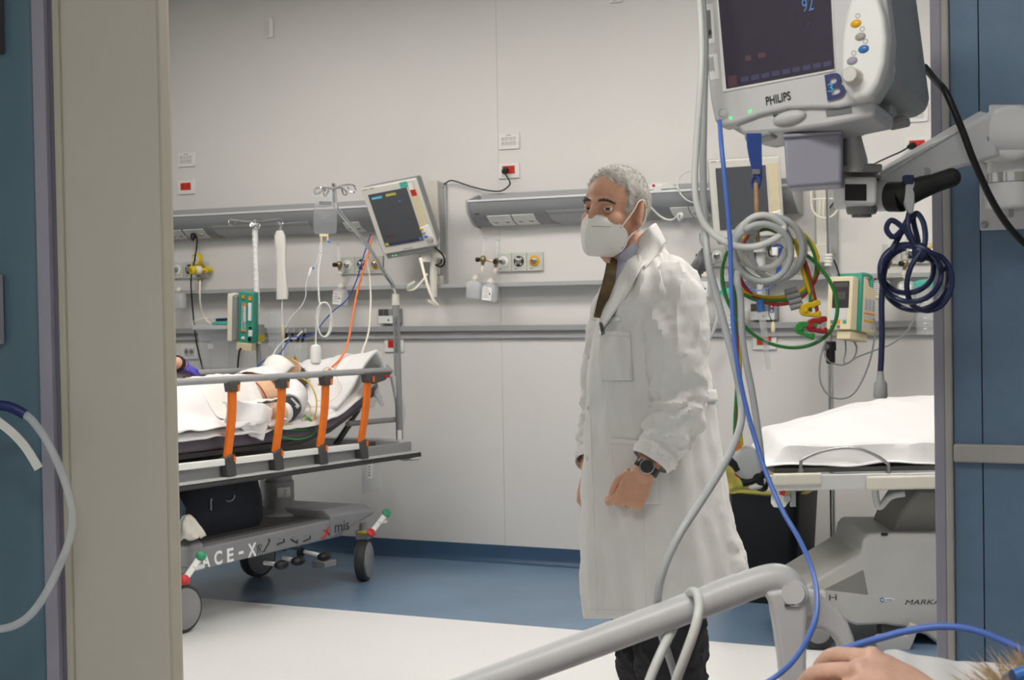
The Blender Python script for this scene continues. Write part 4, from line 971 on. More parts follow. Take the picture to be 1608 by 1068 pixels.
g = G(); g.loft([ring_at(HB(0, 1.08, w), BX, BY, a_, b_, 28) for w, a_, b_ in ((.80, .185, .14), (1.0, .175, .13), (1.15, .175, .13), (1.32, .195, .13), (1.43, .185, .105), (1.475, .09, .075))], cap=False)
for p_, q_ in ((shd, (elb+shd)/2), (HB(-.20, 1.06, 1.42), HB(-.26, 1.08, 1.22))): g.tube([p_-BZ*-.02, p_, q_], [.05, .070, .066], 18)
g.build('scrub_top', 'scrub_green', helper, solid=.003)
for s_ in (-1, 1):
    g = G(); g.tube([HB(s_*.085, 1.08, .90), HB(s_*.09, 1.08, .50), HB(s_*.09, 1.09, .06)], [.105, .085, .078], 18); g.build('trouser_leg', 'scrub_green', helper)
    g = G(); g.ell(HB(s_*.09, 1.04, .038), (.045, .13, .036), (BX, BY, BZ), 18, 10); g.build('clog', 'plate_white', helper)
    g = G(); g.ell(HB(s_*.03, .950, 1.672), (.011, .010, .008), (BX, BY, BZ), 12, 8); g.build('eye', 'eye_white', helper)
g = G(); g.ell(HB(0, 1.062, 1.69), (.083, .092, .098), (BX, BY, BZ), 26, 16); g.build('hair', 'hair_brown', helper)
g = G(); g.grid(lambda a_, b_: HB(.075*math.sin((a_-.5)*2.4), 1.045-.100*math.cos((a_-.5)*2.4)-.012*math.sin(PI*b_), 1.570+.085*b_), 16, 8); g.build('face_mask', 'mask', helper, solid=.003)
g = G(); hand_mesh(g, hf, 1.05, bends=[(28, 40, 25), (32, 45, 30), (34, 45, 30), (36, 45, 30)], mirror=-1); g.tube([w0+hxx*.02, w0-hxx*.03], [.034, .036], 18)
g.build('glove', 'glove', helper, remesh=.0035)
g = G(); g.tube([w0-hxx*.022, w0-hxx*.05], [.041, .042], 20); g.build('wrist_band', 'black', helper, bevel=.002)

# ================================================================== AROUND THE LEFT BED
YP = 7.36
def py(x, y, Y=YP): return on(x, y, (0, Y, 0), (0, 1, 0))
t = thing('drip_stand', V((py(405, 520).x, YP, 0)), 'drip stand wrapped in white tape behind the lying patient', 'drip stand')
xb = py(405, 520).x; top = py(400, 345); botm = V((xb+.012, YP, .06))
g = G(); g.cyl(botm, top, .013); g.build('pole', 'bed_grey', t)
g = G()
pts = []
for k in range(200):
    s = k/199; z = top.z-.03-s*.62; q = botm+(top-botm)*((z-botm.z)/(top.z-botm.z)); pts.append(q+V((math.cos(k*.62)*.014, math.sin(k*.62)*.014, 0)))
g.cyl(botm+(top-botm)*.62, top-V((0, 0, .02)), .0155); g.tube(pts, .0045, 6, smooth=False); g.build('tape_wrap', 'paper', t)
for pp in ([(400, 348), (380, 347), (362, 345), (359, 351), (366, 354), (369, 350)], [(400, 348), (425, 345), (440, 344), (444, 350), (440, 354), (436, 348)], [(400, 350), (394, 352), (395, 358), (401, 354)], [(400, 350), (408, 352), (406, 358), (401, 354)]):
    g = G(); g.tube([py(x, y, YP-.01*i) for i, (x, y) in enumerate(pp)], .005, 8); g.build('hook', 'chrome', t)
for k in range(5):
    a = 2*PI*k/5+.3; g = G(); e = V((xb+math.cos(a)*.24, YP-.02+math.sin(a)*.22, .055)); g.tube([V((xb, YP, .08)), e], [.016, .011], 10, smooth=False); lg = g.build('leg', 'bed_grey', t)
    g = G(); g.lathe(V((e.x-.011, e.y, .027)), (1, 0, 0), [(.027, 0), (.027, .022)], 16); g.build('caster', 'rubber', lg)
g = G(); g.cyl(py(411, 531, YP-.10), py(411, 531, YP-.075), .022); g.cyl(py(411, 531, YP-.075), py(406, 531, YP), .008); g.build('clamp_knob', 'olive', t)
g = G(); g.box(py(406, 522, YP), (.05, .05, .09)); g.build('clamp', 'bed_grey', t, bevel=.004)
# white paper sleeve hanging from the stand
p0, p1 = py(440, 362, YP-.03), py(443, 470, YP-.03); up = (p0-p1).normalized(); rt = V((1, 0, 0)); rt = (rt-up*rt.dot(up)).normalized(); f = Fr(p1, rt, up, rt.cross(up)); L = (p0-p1).length
t2 = thing('infusion_sleeve', p1, 'white paper sleeve hanging from the taped drip stand', 'sleeve')
g = G(); rows = [(0, .034), (.03, .037), (L*.3, .031), (L*.55, .030), (L*.8, .034), (L*.93, .033), (L, .018)]
g.loft([ring_at(f(.004*math.sin(h*30), h, 0), f.x, f.z, w, .012+.006*math.sin(h*22+1), 20, .7) for h, w in rows]); g.build('sleeve', 'sheet_cream', t2)
g = G(); g.tube([f(.0, L-.005, 0), f(-.004, L+.03, 0), f(0, L+.045, 0), f(.006, L+.03, 0), f(.006, L-.01, 0)], .003, 6); g.build('hanger', 'clear_tint', t2)
g = G(); g.tube([f(.0, .02, 0), py(443, 500, YP-.03), py(444, 520, YP-.04)], .004, 8); g.build('drip_line', 'cord_white', t2)
g = G(); g.lathe(py(444, 510, YP-.04), (0, 0, -1), [(.006, 0), (.009, .006), (.009, .075), (.005, .085)], 12); g.build('drip_chamber', 'pump_cream', t2)
g = G(); g.tube([py(444, 536, YP-.04), py(444, 555, YP-.04), py(443, 580, YP-.06)], .003, 8); g.build('drip_line', 'cord_white', t2)
# syringe pump on the stand
def box_thing(f, g, c, s): return f.box(g, c, s)
fp = frp(381, 498, zpx(py(381, 498, YP-.09)), (44, 4, -18), (-9, -80, -6))
t3 = thing('syringe_pump', fp(0, -.14, 0), 'cream and green syringe pump clamped to the taped drip stand', 'pump')
g = G(); fp.box(g, (-.062, -.005, .0), (.036, .27, .07)); fr3 = g.build('door', 'cream', t3, bevel=.006)
g = G(); fp.box(g, (-.035, -.005, .012), (.030, .25, .045)); g.build('display_side', 'slot', t3, bevel=.004)
g = G(); fp.box(g, (.025, 0, -.02), (.095, .285, .06)); gb = g.build('case', 'pump_green', t3, bevel=.005)
for y, m, sx, sy in ((.11, 'btn_orange', .018, .022), (.115, 'btn_orange', .014, .018), (.06, 'slot', .016, .05), (.02, 'plate_white', .012, .09), (.035, 'paper', .018, .10), (-.075, 'btn_orange', .032, .008), (.075, 'btn_orange', .032, .008), (-.085, 'paper', .022, .034), (-.12, 'black', .018, .020), (-.115, 'paper', .016, .014), (-.055, 'black', .014, .012)):
    x = {0: .02}.get(0); idx = [.11, .115, .06, .02, .035, -.075, .075, -.085, -.12, -.115, -.055].index(y); x = (.055, .012, .010, .022, .055, .018, .018, .060, .055, .012, .058)[idx]
    g = G(); fp.box(g, (x, y, .013), (sx, sy, .010)); g.build('pump_detail', m, gb, bevel=.001)
for k in (0, 1): g = G(); g.cyl(fp(.008+.018*k, -.07, .016), fp(.008+.018*k, .07, .016), .0055); g.build('syringe', 'clear_tint', gb)
g = G(); fp.box(g, (.02, -.165, -.01), (.10, .045, .05)); fp.box(g, (.0, -.185, .0), (.03, .015, .03)); g.build('clamp_foot', 'pump_cream', t3, bevel=.003)
cable('pump_lead', [fp(.0, -.19, 0), py(377, 548, YP-.1), py(374, 565, YP-.1), py(372, 600, YP-.1)], .005, 'black', 'short black lead hanging under the syringe pump')
# clear plastic bin on the rail with teal lid items
YR = YW-.11
t4 = thing('plastic_bin', py(345, 578, YR), 'clear plastic bin on the rail behind the gloved hand', 'container')
zt, zb = py(345, 516, YR).z, py(345, 578, YR).z; x0, x1 = py(314, 520, YR).x, py(376, 520, YR).x; xm = (x0+x1)/2
g = G(); rings = [[V((xm+a*(x1-x0)/2*s, YR+b*.075*s, z)) for a, b in ((-1, -1), (1, -1), (1, 1), (-1, 1))] for z, s in ((zb, .66), (zt, .82))]; g.loft(rings); g.build('bin_body', 'clear_tint', t4, bevel=.006)
g = G(); g.box((xm, YR, zt+.008), (x1-x0, .16, .03)); g.build('bin_rim', 'frost_warm', t4, bevel=.006) if 'frost_warm' in MATS else g.build('bin_rim', 'frost', t4, bevel=.006)
g = G(); g.tube([V((x0, YR-.07, zt)), V((x0+.02, YR-.075, zt+.045)), V((xm-.03, YR-.075, zt+.065)), V((xm+.02, YR-.07, zt+.06))], .006, 8); g.build('bin_bail', 'clear_tint', t4)
g = G(); g.box(V((xm-.01, YR-.075, zb+.13)), (.04, .002, .03)); g.build('bin_label', 'frost', t4, smooth=False)
o = V((xm+.04, YR-.02, zt+.03)); g = G(); g.ell(o, (.075, .05, .015)); tag(g.build('kidney_dish', 'teal'), 'teal plastic dish lying on the clear bin', 'dish')
g = G(); g.tube([o+V((-.03, -.02, .022)), o+V((.06, -.02, .024))], .008, 10, smooth=False); g.cyl(o+V((.06, -.02, .024)), o+V((.075, -.02, .024)), .010); tag(g.build('blue_pen', 'navy'), 'dark blue capped tube on the teal dish', 'tube')
# bundle of clear catheters in a holder
t5 = thing('catheter_holder', py(436, 580, YR), 'clear holder with upright catheter packs behind the drip line', 'holder')
for k in range(9):
    xa = 417+k*2.9; g = G(); a = py(430+k*1.6, 578, YR-.02+.01*(k % 3)); b = py(xa, 494-((k*7) % 5), YR-.03+.012*(k % 3)); g.tube([a, b], .007, 6, smooth=False); g.build('catheter_pack', 'clear_tint', t5)
g = G(); c = py(437, 566, YR); g.box(c, (.09, .07, .20)); g.build('cup', 'clear', t5, bevel=.004)
t6 = thing('sharps_holder', py(463, 580, YR), 'clear box with dark pens and a yellow warning triangle', 'container')
g = G(); c = py(463, 558, YR-.02); g.box(c, (.13, .07, .14)); cb = g.build('box', 'clear_tint', t6, bevel=.004)
for px, sl in ((448, .0), (456, .03), (466, .05), (473, .06)):
    g = G(); a = py(px-2, 548, YR-.02); b = py(px+4+sl*60, 516, YR-.02); g.tube([a, b], .0065, 6, smooth=False); pe = g.build('pen', 'clear_tint', t6)
    g = G(); g.tube([a+(b-a)*.35, a+(b-a)*.78], .0075, 6, smooth=False); g.build('pen_band', 'black', pe)
c = py(463.5, 562, YR-.06); g = G(); g.prism([c+V((-.018, 0, -.015)), c+V((.018, 0, -.015)), c+V((0, 0, .019))], (0, .001, 0)); tr = g.build('warning_triangle', 'valve_yellow', t6, smooth=False)
g = G()
for a in (PI/2, PI*7/6, PI*11/6): g.ell(c+V((math.cos(a)*.006, -.0008, math.sin(a)*.006-.003)), (.0035, .0005, .0035), None, 10, 6)
g.build('warning_mark', 'ink', tr)
# drip bag on the pole of the bed
zb_ = zpx(bp(512, 330, .02)); fb = frp(511, 334, zb_-.03, (36, 1, 0), (1, -60, 0))
t7 = thing('drip_bag', fb(0, -.11, 0), 'clear drip bag hanging from the hooks of the bed pole', 'drip bag')
g = G(); rows = [(-.105, .050, .008), (-.09, .058, .018), (-.03, .058, .024), (.03, .057, .018), (.08, .056, .010), (.105, .054, .004)]
g.loft([ring_at(fb(0, h, 0), fb.x, fb.z, a, b, 24, .6) for h, a, b in rows]); bgo = g.build('pouch', 'clear', t7)
g = G(); fb.box(g, (.0, .045, .014), (.062, .018, .002)); g.build('print', 'ink_soft', bgo, smooth=False)
g = G()
for k in range(6): fb.box(g, (-.006+.012*(k % 2), .026-.014*k, .022), (.05-.006*k, .003, .001))
g.build('print_lines', 'slot', bgo, smooth=False)
g = G(); fb.box(g, (-.004, -.112, 0), (.046, .014, .012)); g.cyl(fb(-.016, -.115, 0), fb(-.016, -.145, 0), .005); g.cyl(fb(.014, -.115, 0), fb(.014, -.14, 0), .005); g.build('port', 'pump_cream', t7, bevel=.002)
g = G(); g.cyl(fb(.014, -.139, 0), fb(.03, -.146, 0), .005); g.build('port_cap', 'btn_blue', t7)
g = G(); g.lathe(fb(-.016, -.145, 0), -fb.y, [(.004, 0), (.009, .008), (.009, .045), (.004, .055)], 12); g.build('drip_chamber', 'clear_tint', t7)
zz = zb_-.03
g = G(); g.tube([fb(-.016, -.2, 0), at(500, 430, zz), at(501, 470, zz), at(503, 480, zz), at(498, 500, zz), at(496, 530, zz), at(496, 545, zz)], .0045, 8); g.build('drip_line', 'cord_white', t7)
g = G(); g.tube([fb(-.016, -.2, 0), at(502, 395, zz), at(496, 415, zz), at(486, 432, zz), at(480, 447, zz), at(480, 465, zz), at(472, 482, zz), at(455, 500, zz), at(448, 515, zz)], .0028, 6); g.build('side_line', 'tube_clear', t7)
g = G(); g.lathe(at(490, 420, zz), at(485, 433, zz)-at(490, 420, zz), [(.006, 0), (.0085, .006), (.0085, .03), (.005, .045)], 10); g.build('roller_clamp', 'plate_white', t7)
g = G(); g.ell(at(492, 421, zz-.01), (.006, .006, .006)); g.build('clamp_wheel', 'btn_blue', t7)
g = G()
for k in range(4):
    c = at(508+k*.8, 502, zz-.006*k); pts = [c+CR*(math.cos(a)*.036)+CU*(math.sin(a)*.085)+CF*(.012*math.sin(2*a+k)) for a in [2*PI*i/40 for i in range(41)]]; g.tube(pts, .0028, 6, smooth=False)
g.build('line_coil', 'cord_white', t7)
g = G(); g.lathe(at(496, 541, zz), -CU, [(.006, 0), (.022, .006), (.026, .02), (.026, .09), (.016, .10)], 18); g.build('pump_bulb', 'plate_white', t7)
# monitor leads down to the patient
cable('orange_lead', [(583, 372, 8.45), (580, 392, 8.44), (572, 420, 8.42), (562, 455, 8.4), (553, 500, 8.35), (547, 535, 8.3), (537, 560, 8.25), (520, 578, 8.18), (508, 590, 8.12), (500, 605, 8.08)], .0055, 'orange_cable', 'orange lead running from the left monitor down to the patient')
cable('cream_lead', [(579, 385, 8.46), (577, 410, 8.45), (581, 440, 8.45), (582, 480, 8.4), (579, 520, 8.35), (570, 550, 8.3), (558, 575, 8.25), (540, 590, 8.2), (520, 590, 8.16), (508, 583, 8.13), (513, 577, 8.12), (522, 580, 8.1), (531, 595, 8.08), (534, 612, 8.04), (525, 626, 8.0), (512, 632, 7.98), (498, 628, 7.97)], .0048, 'cream', 'cream lead looping from the left monitor over the head end')
cable('blue_lead', [(582, 368, 8.47), (570, 405, 8.45), (560, 440, 8.44), (545, 470, 8.42), (525, 487, 8.4), (508, 505, 8.38), (495, 522, 8.36), (478, 530, 8.34), (458, 529, 8.32), (447, 545, 8.3), (437, 557, 8.28), (420, 563, 8.27), (405, 575, 8.25), (398, 590, 8.2)], .0035, 'strap_blue', 'thin blue lead sagging from the left monitor to the mask')
cable('white_line', [(475, 520, 8.33), (463, 531, 8.33), (450, 532, 8.32), (436, 545, 8.32), (427, 560, 8.3), (418, 570, 8.28), (406, 580, 8.26)], .004, 'cord_white', 'white oxygen line arching behind the mask of the patient')
mat('wire_green_bright', '3FA84A', .4, var=.03)
cable('green_lead', [bp(478, 652, 0.012), bp(489, 660, 0.012), bp(495, 672, 0.012), bp(489, 684, 0.012), bp(468, 690, 0.012), bp(446, 687, 0.012), bp(428, 678, 0.012), bp(423, 670, 0.012), bp(438, 669, 0.012), bp(460, 675, 0.012), bp(482, 673, 0.012), bp(488, 662, 0.012), bp(478, 656, 0.012)], .0036, 'wire_green_bright', 'bright green lead looping against the mattress edge')
cable('yellow_lead', [bp(462, 594, 0.14), bp(476, 595, 0.11), bp(486, 602, 0.08), bp(492, 612, 0.05), bp(497, 630, 0.03), bp(494, 655, 0.012), bp(480, 667, 0.012), bp(455, 667, 0.012), bp(430, 672, 0.012)], .0038, 'wire_yellow', 'yellow lead running over the shoulder to the mattress edge')
cable('grey_lead', [bp(474, 606, 0.09), bp(472, 616, 0.07), bp(480, 628, 0.05), bp(487, 640, 0.03), bp(484, 652, 0.015), bp(474, 660, 0.012)], .004, 'pump_cream', 'pale lead looping from the arm cuff')
# bag, cloth and jacket under the bed
bg = thing('shoulder_bag', BF(-.8, .25, .366), 'dark navy bag resting on the stretcher base', 'bag')
g = G(); rows = [(.366, .30, .12), (.40, .315, .13), (.50, .31, .13), (.60, .29, .11), (.635, .26, .08), (.645, .22, .04)]
bc = (buw(352, 810, .12)[0])+.03
g.loft([[p+BX*.006*nz(p.x, p.y, p.z, 9)+BZ*.004*nz(p.x, p.y, 3, 12) for p in ring_at(BF(bc+.02, .25, w), BX, BY, a, b, 36, .55)] for w, a, b in rows]); bo = g.build('bag_body', 'bag_navy', bg)
g = G(); c = bp(360, 779, .115); n2 = (CAM-c).normalized(); g.torus(c, n2, .024, .003, 22, 6, PI*.95, PI*2.05); g.build('ring', 'steel', bo)
g = G(); c = bp(331, 786, .115); g.tube([c, c-BZ*.045], .004, 6, smooth=False); g.ell(c+BZ*.005, (.008, .006, .006)); g.build('zip_pull', 'steel', bo)
g = G(); g.tube([BF(bc-.2, .25, .62), BF(bc-.1, .2, .655), BF(bc+.1, .2, .66), BF(bc+.25, .25, .61), BF(bc+.31, .25, .54)], .012, 8); g.build('handle', 'bag_navy', bo)
g = G(); c = BF(-1.40, .05, .47); g.loft([ring_at(c+BZ*h+BX*.02*math.sin(h*30), BX, BY, a, .05+.01*math.sin(h*50), 18) for h, a in ((-.105, .03), (-.07, .045), (0, .05), (.06, .055), (.12, .04), (.15, .02))]); tag(g.build('denim_jacket', 'denim'), 'folded denim jacket pushed beside the navy bag', 'jacket')
g = G(); c = BF(-1.36, .0, .405)
def bund(a_, b_):
    t_ = 2*PI*a_; r_ = (.085*(1-b_)+.012*b_)*(1+.35*nz(math.cos(t_)*1.5, math.sin(t_)*1.5, b_*2, 1.4)); return c+BX*(r_*math.cos(t_))+BY*(r_*.8*math.sin(t_))+BZ*(.10*math.sin(PI*.5*b_)+.02*nz(math.cos(t_)*3, math.sin(t_)*3, b_*3, 1.5)*(1-b_))
g.grid(bund, 48, 18); tag(g.build('cloth_bundle', 'pump_cream_pale', solid=.003), 'cream cloth bundle on the foot end of the stretcher base', 'cloth')
# translucent document pocket hanging under the head end
a, b_ = bp(572, 728, .35), bp(598, 728, .35)
t8 = thing('document_pocket', bp(584, 770, .35), 'translucent pocket with papers hanging under the stretcher head', 'document pocket')
g = G(); q = [bp(570, 726, .35), bp(599, 724, .35), bp(598, 766, .35), bp(569, 776, .35)]; g.prism(q, BY*.004); g.build('sleeve', 'pocket_film', t8, smooth=False) if 'pocket_film' in MATS else g.build('sleeve', 'frost', t8, smooth=False)
g = G(); q = [bp(576, 727, .348), bp(586, 726, .348), bp(585, 751, .348), bp(575, 753, .348)]; g.prism(q, BY*-.001); pp = g.build('paper', 'paper', t8, smooth=False)
g = G()
for k in range(4): g.box(bp(580, 733+k*4.5, .345), (.018, .001, .005), BF.ax)
g.build('print', 'ink_soft', pp, smooth=False)
# ================================================================== RIGHT BED
CA = V((-1.944, 6.061, 0)); CX = V((.892, .451, 0)).normalized(); CY = V((-CX.y, CX.x, 0)); EF = Fr(CA, CX, CY, BZ)
def cp(px, py_, v=0.0): return on(px, py_, EF(0, v, 0), CY)
def cuw(px, py_, v=0.0):
    q = cp(px, py_, v)-CA; return q.dot(CX), q.z
bed2 = thing('hospital_bed', EF(.9, .35, 0), 'empty hospital bed with white sheet half hidden by the right jamb', 'hospital bed')
def prism2(g, pxs, v0, v1): return g.prism([cp(x, y, v0) for x, y in pxs], CY*(v1-v0))
zr0, zr1 = cuw(1340, 768)[1], cuw(1340, 743)[1]
for v in (0, .68):
    g = G(); g.box(EF(.98, v, (zr0+zr1)/2), (1.98, .05, zr1-zr0), EF.ax); g.build('side_frame', 'bed_light', bed2, bevel=.006)
g = G(); g.box(EF(.0, .34, (zr0+zr1)/2), (.05, .72, (zr1-zr0)*.9), EF.ax); g.box(EF(1.96, .34, (zr0+zr1)/2), (.05, .72, (zr1-zr0)*.9), EF.ax); g.build('end_frame', 'bed_light', bed2, bevel=.006)
for x0, x1, y0, y1 in ((1211, 1289, 746, 758), (1357, 1480, 750, 765)):
    a, w1 = cuw(x0, y0); b, w0_ = cuw(x1, y1); b = max(b, a+.1); g = G(); g.box(EF((a+b)/2, -.030, (w0_+w1)/2+.003), (b-a, .022, w1-w0_+.012), EF.ax); g.build('bumper_pad', 'pad_beige', bed2, bevel=.009, seg=3) if 'pad_beige' in MATS else g.build('bumper_pad', 'pump_cream_pale', bed2, bevel=.009, seg=3)
g = G(); g.box(EF(.98, .34, zr1+.012), (1.9, .62, .02), EF.ax); g.build('deck', 'bed2_dark', bed2, bevel=.004)
g = G(); g.tube([cp(x, y, -.012) for x, y in ((1257.5, 744), (1257.5, 728), (1262, 721), (1290, 709), (1318, 704), (1335, 703.5), (1352, 706), (1378, 717), (1392, 727), (1395, 731), (1395, 746))], .007, 10); g.build('folded_rail', 'steel', bed2)
for x, y in ((1257.5, 741), (1395, 744)): g = G(); g.cyl(cp(x, y, -.012)-BZ*.004, cp(x, y, -.012)+BZ*.012, .013, .010); g.build('rail_socket', 'steel', bed2)
# mattress under the sheet
g = G(); g.box(EF(1.03, .34, .757), (1.74, .52, .078), EF.ax); g.build('mattress', 'mattress', bed2, bevel=.02)
# chassis
g = G(); prism2(g, [(1212, 951), (1210, 936), (1250, 930), (1293, 904), (1352, 868), (1356, 848), (1364, 838), (1400, 838), (1480, 838), (1760, 838), (1800, 900), (1800, 1000), (1520, 1040), (1485, 1022), (1455, 998), (1420, 986), (1388, 981), (1345, 983), (1318, 972), (1296, 956)], .08, .60); ch = g.build('chassis_cover', 'bed2_base', bed2, bevel=.012, seg=3)
g = G(); prism2(g, [(1289, 927), (1350, 896), (1357, 893), (1365, 936)], .079, .10); g.build('recess_panel', 'bed2_dark', ch, bevel=.006)
g = G(); prism2(g, [(1398, 842), (1404, 826), (1414, 803), (1427, 783), (1442, 766), (1560, 766), (1560, 842)], .16, .52); sh_ = g.build('column_shroud', 'bed2_dark', bed2, bevel=.02, seg=3)
g = G(); g.tube([cp(1374, 768, .1), cp(1376, 785, .1), cp(1382, 796, .1), cp(1398, 780, .1), cp(1420, 775, .1)], .014, 10); g.build('frame_handle', 'bed_light', bed2)
g = G(); g.cyl(cp(1394, 839, .07)+BZ*.0, cp(1384, 839, .07), .006); g.build('cover_stop', 'black', ch)
text('pen_mark', 'H', .024, cp(1302, 943, .0795), CX, BZ, 'ink', ch, w=.030)
text('pen_mark', 'MARKAS', .020, cp(1421, 950, .0795), CX, BZ, 'ink', ch, w=.165, shear=.25)
g = G(); c = cp(1393, 942, .079); g.ell(c, (.03, .0015, .008), EF.ax); em = g.build('maker_badge', 'plate_white', ch)
g = G(); g.torus(c-CX*.02-CY*.001, CY, .007, .002, 14, 5); g.box(c+CX*.006-CY*.002, (.03, .0015, .003), EF.ax); g.build('badge_mark', 'btn_blue', ch)
g = G(); prism2(g, [(1376, 1012), (1378, 1000), (1400, 998), (1424, 998), (1432, 980), (1444, 984), (1430, 1022), (1380, 1024)], .0, .05); g.build('foot_pedal', 'bed2_base', bed2, bevel=.006)
g = G(); g.box(cp(1400, 986, .2), (.10, .10, .05), EF.ax); g.build('pedal_bracket', 'bed2_dark', bed2, bevel=.006)
for u, v in ((.20, .05), (.20, .63), (1.75, .05), (1.75, .63)):
    c = EF(u, v, .075); g = G(); g.lathe(c-CY*.02, CY, [(.06, 0), (.075, .004), (.075, .036), (.06, .04)], 26); w = g.build('caster_wheel', 'rubber', bed2)
    g = G(); g.lathe(c-CY*.024, -CY, [(.05, 0), (.04, .006), (.001, .008)], 20); g.build('caster_disc', 'bed_grey', w)
    g = G(); g.box(c+BZ*.10, (.06, .06, .12), EF.ax); g.build('caster_fork', 'bed2_base', w, bevel=.006)
# brake lever under the left corner
l0 = cp(1226, 778, .02); g = G(); g.loft([ring_at(cp(1224, y, .02), CX, CY, a, .02, 16) for y, a in ((762, .014), (770, .024), (780, .034), (790, .034), (796, .024))]); lv = g.build('release_lever', 'lever_white', bed2)
g = G(); g.tube([cp(1232, 765, -.005), cp(1228, 778, -.008)], .010, 10, smooth=False); g.build('lever_mark', 'red', lv)
g = G(); g.box(cp(1245, 778, .03), (.022, .02, .09), EF.ax); g.cyl(cp(1236, 783, .0), cp(1236, 783, .05), .016); g.build('lever_plate', 'steel', bed2, bevel=.003)
# white sheet over the bed: flat top, raised towards the jamb, tucked at the sides
def sm(x, a, b):
    t_ = max(0, min(1, (x-a)/(b-a))); return t_*t_*(3-2*t_)
def sheet2(a, b):
    u = -.02+1.96*a; v = -.05+.78*b
    top = .822+.125*sm(u, -.10, .62)*sm(v, .10, .50)+.022*sm(u, .52, .64)*sm(v, .35, .6)
    top += (.010*nz(u, v, 2, 5)+.006*nz(u, v, 6, 12))
    e1 = sm(.045-v, 0, .05); e2 = sm(v-.63, 0, .05); e3 = sm(.09-u, 0, .07)
    low = .742+.030*nz(u, 1, 4, 5)
    h = top*(1-max(e1, e2, e3))+low*max(e1, e2, e3)
    h -= .018*sm(u, .05, .0)*0
    dv = -.012*e1*math.sin(u*26)+.0
    return EF(u+.10*(1-sm(v, -.05, .1))*(1-sm(u, 0, .2))*0, v+dv+.035*e1, h)
g = G(); g.grid(sheet2, 130, 64); tag(g.build('bed_sheet', 'sheet', solid=.004, base=EF(.9, .34, .83)), 'white sheet covering the empty bed at the right', 'sheet')
def tuck(a, b):
    p0 = cp(1196+210*a, 741-4*math.sin(PI*a), -.032); top = cp(1206+60*a, 724-18*a*a, .02); q = p0*(1-b)+top*b
    return q+CY*(-.02*math.sin(PI*b))
# black waste bin with yellow liner behind the left corner of that bed
bx, by = -2.295, 7.20
bn = thing('waste_bin', (bx, by, 0), 'black waste bin with a yellow liner beside the empty bed', 'waste bin')
hbin = on(1200, 772, (0, 7.02, 0), (0, 1, 0)).z
def rr(cx, cy, w, d, z, n=6):
    out = []
    for sx_, sy_, a0 in ((1, 1, 0), (-1, 1, PI/2), (-1, -1, PI), (1, -1, 1.5*PI)):
        for k in range(n): a = a0+PI/2*k/(n-1); out.append(V((cx+sx_*(w-.04)+math.cos(a)*.04, cy+sy_*(d-.04)+math.sin(a)*.04, z)))
    return out
g = G(); g.loft([rr(bx, by, w, d, z) for w, d, z in ((.15, .15, .02), (.16, .16, .05), (.185, .18, hbin-.02), (.19, .185, hbin))]); g.build('bin_body', 'bin_black', bn)
g = G(); g.box((bx-.155, by-.178, hbin/2+.02), (.055, .012, hbin-.06)); g.build('corner_strip', 'bin_grey', bn, bevel=.004)
g = G(); g.loft([rr(bx, by, .17, .17, z) for z in (0.0, .03)]); g.build('bin_foot', 'bin_black', bn)
def liner(a, b):
    an = 2*PI*a; w = .20+.02*nz(math.cos(an), math.sin(an), b, 3); q = .5; c_, s_ = math.cos(an), math.sin(an)
    x = math.copysign(abs(c_)**q, c_)*w; y = math.copysign(abs(s_)**q, s_)*w
    if b < .5: z = hbin-.035*(1-b*2)*(1+.4*nz(c_, s_, 4, 3))+.02; 
    else: z = hbin+.02+.11*(b-.5)*2*(1+.5*nz(c_, s_, 7, 4)); x *= 1-.12*(b-.5); y *= 1-.12*(b-.5)
    return V((bx+x, by+y, z))
g = G(); g.grid(liner, 60, 14); g.build('bin_liner', 'bag_yellow', bn, solid=.002)

# ================================================================== CHROME POLE WITH INFUSION PUMP
YQ = 7.36
xq = py(1306, 700, YQ).x
ps = thing('drip_stand', (xq, YQ, 0), 'chrome drip stand with black joint behind the empty bed', 'drip stand')
zj = py(1304, 556, YQ).z; ztop = py(1304, 288, YQ).z
g = G(); g.cyl((xq, YQ, .05), (xq, YQ, zj), .0135); g.build('lower_tube', 'chrome', ps)
g = G(); g.cyl((xq, YQ, zj), (xq-.005, YQ, ztop), .0085); g.build('upper_tube', 'chrome', ps)
g = G(); g.lathe((xq, YQ, zj-.045), BZ, [(.018, 0), (.022, .01), (.022, .06), (.027, .062), (.027, .10), (.02, .105)], 18); j = g.build('joint', 'black', ps)
g = G(); n3 = V((-.45, -.9, 0)).normalized(); q3 = V((xq, YQ, zj+.035))+n3*.026; s3 = n3.cross(BZ); g.box(q3, (.026, .026, .003), ((s3+BZ).normalized(), (BZ-s3).normalized(), n3)); g.build('joint_label', 'steel', j, smooth=False)
g = G()
zc = py(1303, 408, YQ).z
for k in range(4): g.lathe((xq-.004, YQ, zc-.03+.015*k), BZ, [(.016, 0), (.019, .003), (.019, .010), (.016, .013)], 16)
g.build('tape', 'plate_white', ps)
for k in range(5):
    a = 2*PI*k/5+.9; e = V((xq+.03+math.cos(a)*.13, YQ+math.sin(a)*.14, .055)); g = G(); g.tube([V((xq, YQ, .085)), e], [.014, .010], 8, smooth=False); lg = g.build('leg', 'bin_grey', ps)
    g = G(); g.lathe((e.x-.01, e.y, .027), (1, 0, 0), [(.027, 0), (.027, .02)], 14); g.build('caster', 'rubber', lg)
for s_ in (-1, 1): g = G(); g.tube([V((xq-.005, YQ, ztop-.01)), V((xq+s_*.05, YQ, ztop+.005)), V((xq+s_*.07, YQ, ztop+.03)), V((xq+s_*.085, YQ, ztop+.012))], .004, 8); g.build('hook', 'chrome', ps)
fq = frp(1318, 476, zpx(py(1318, 476, YQ-.08)), (34, 0, -29), (8, -76, 2))
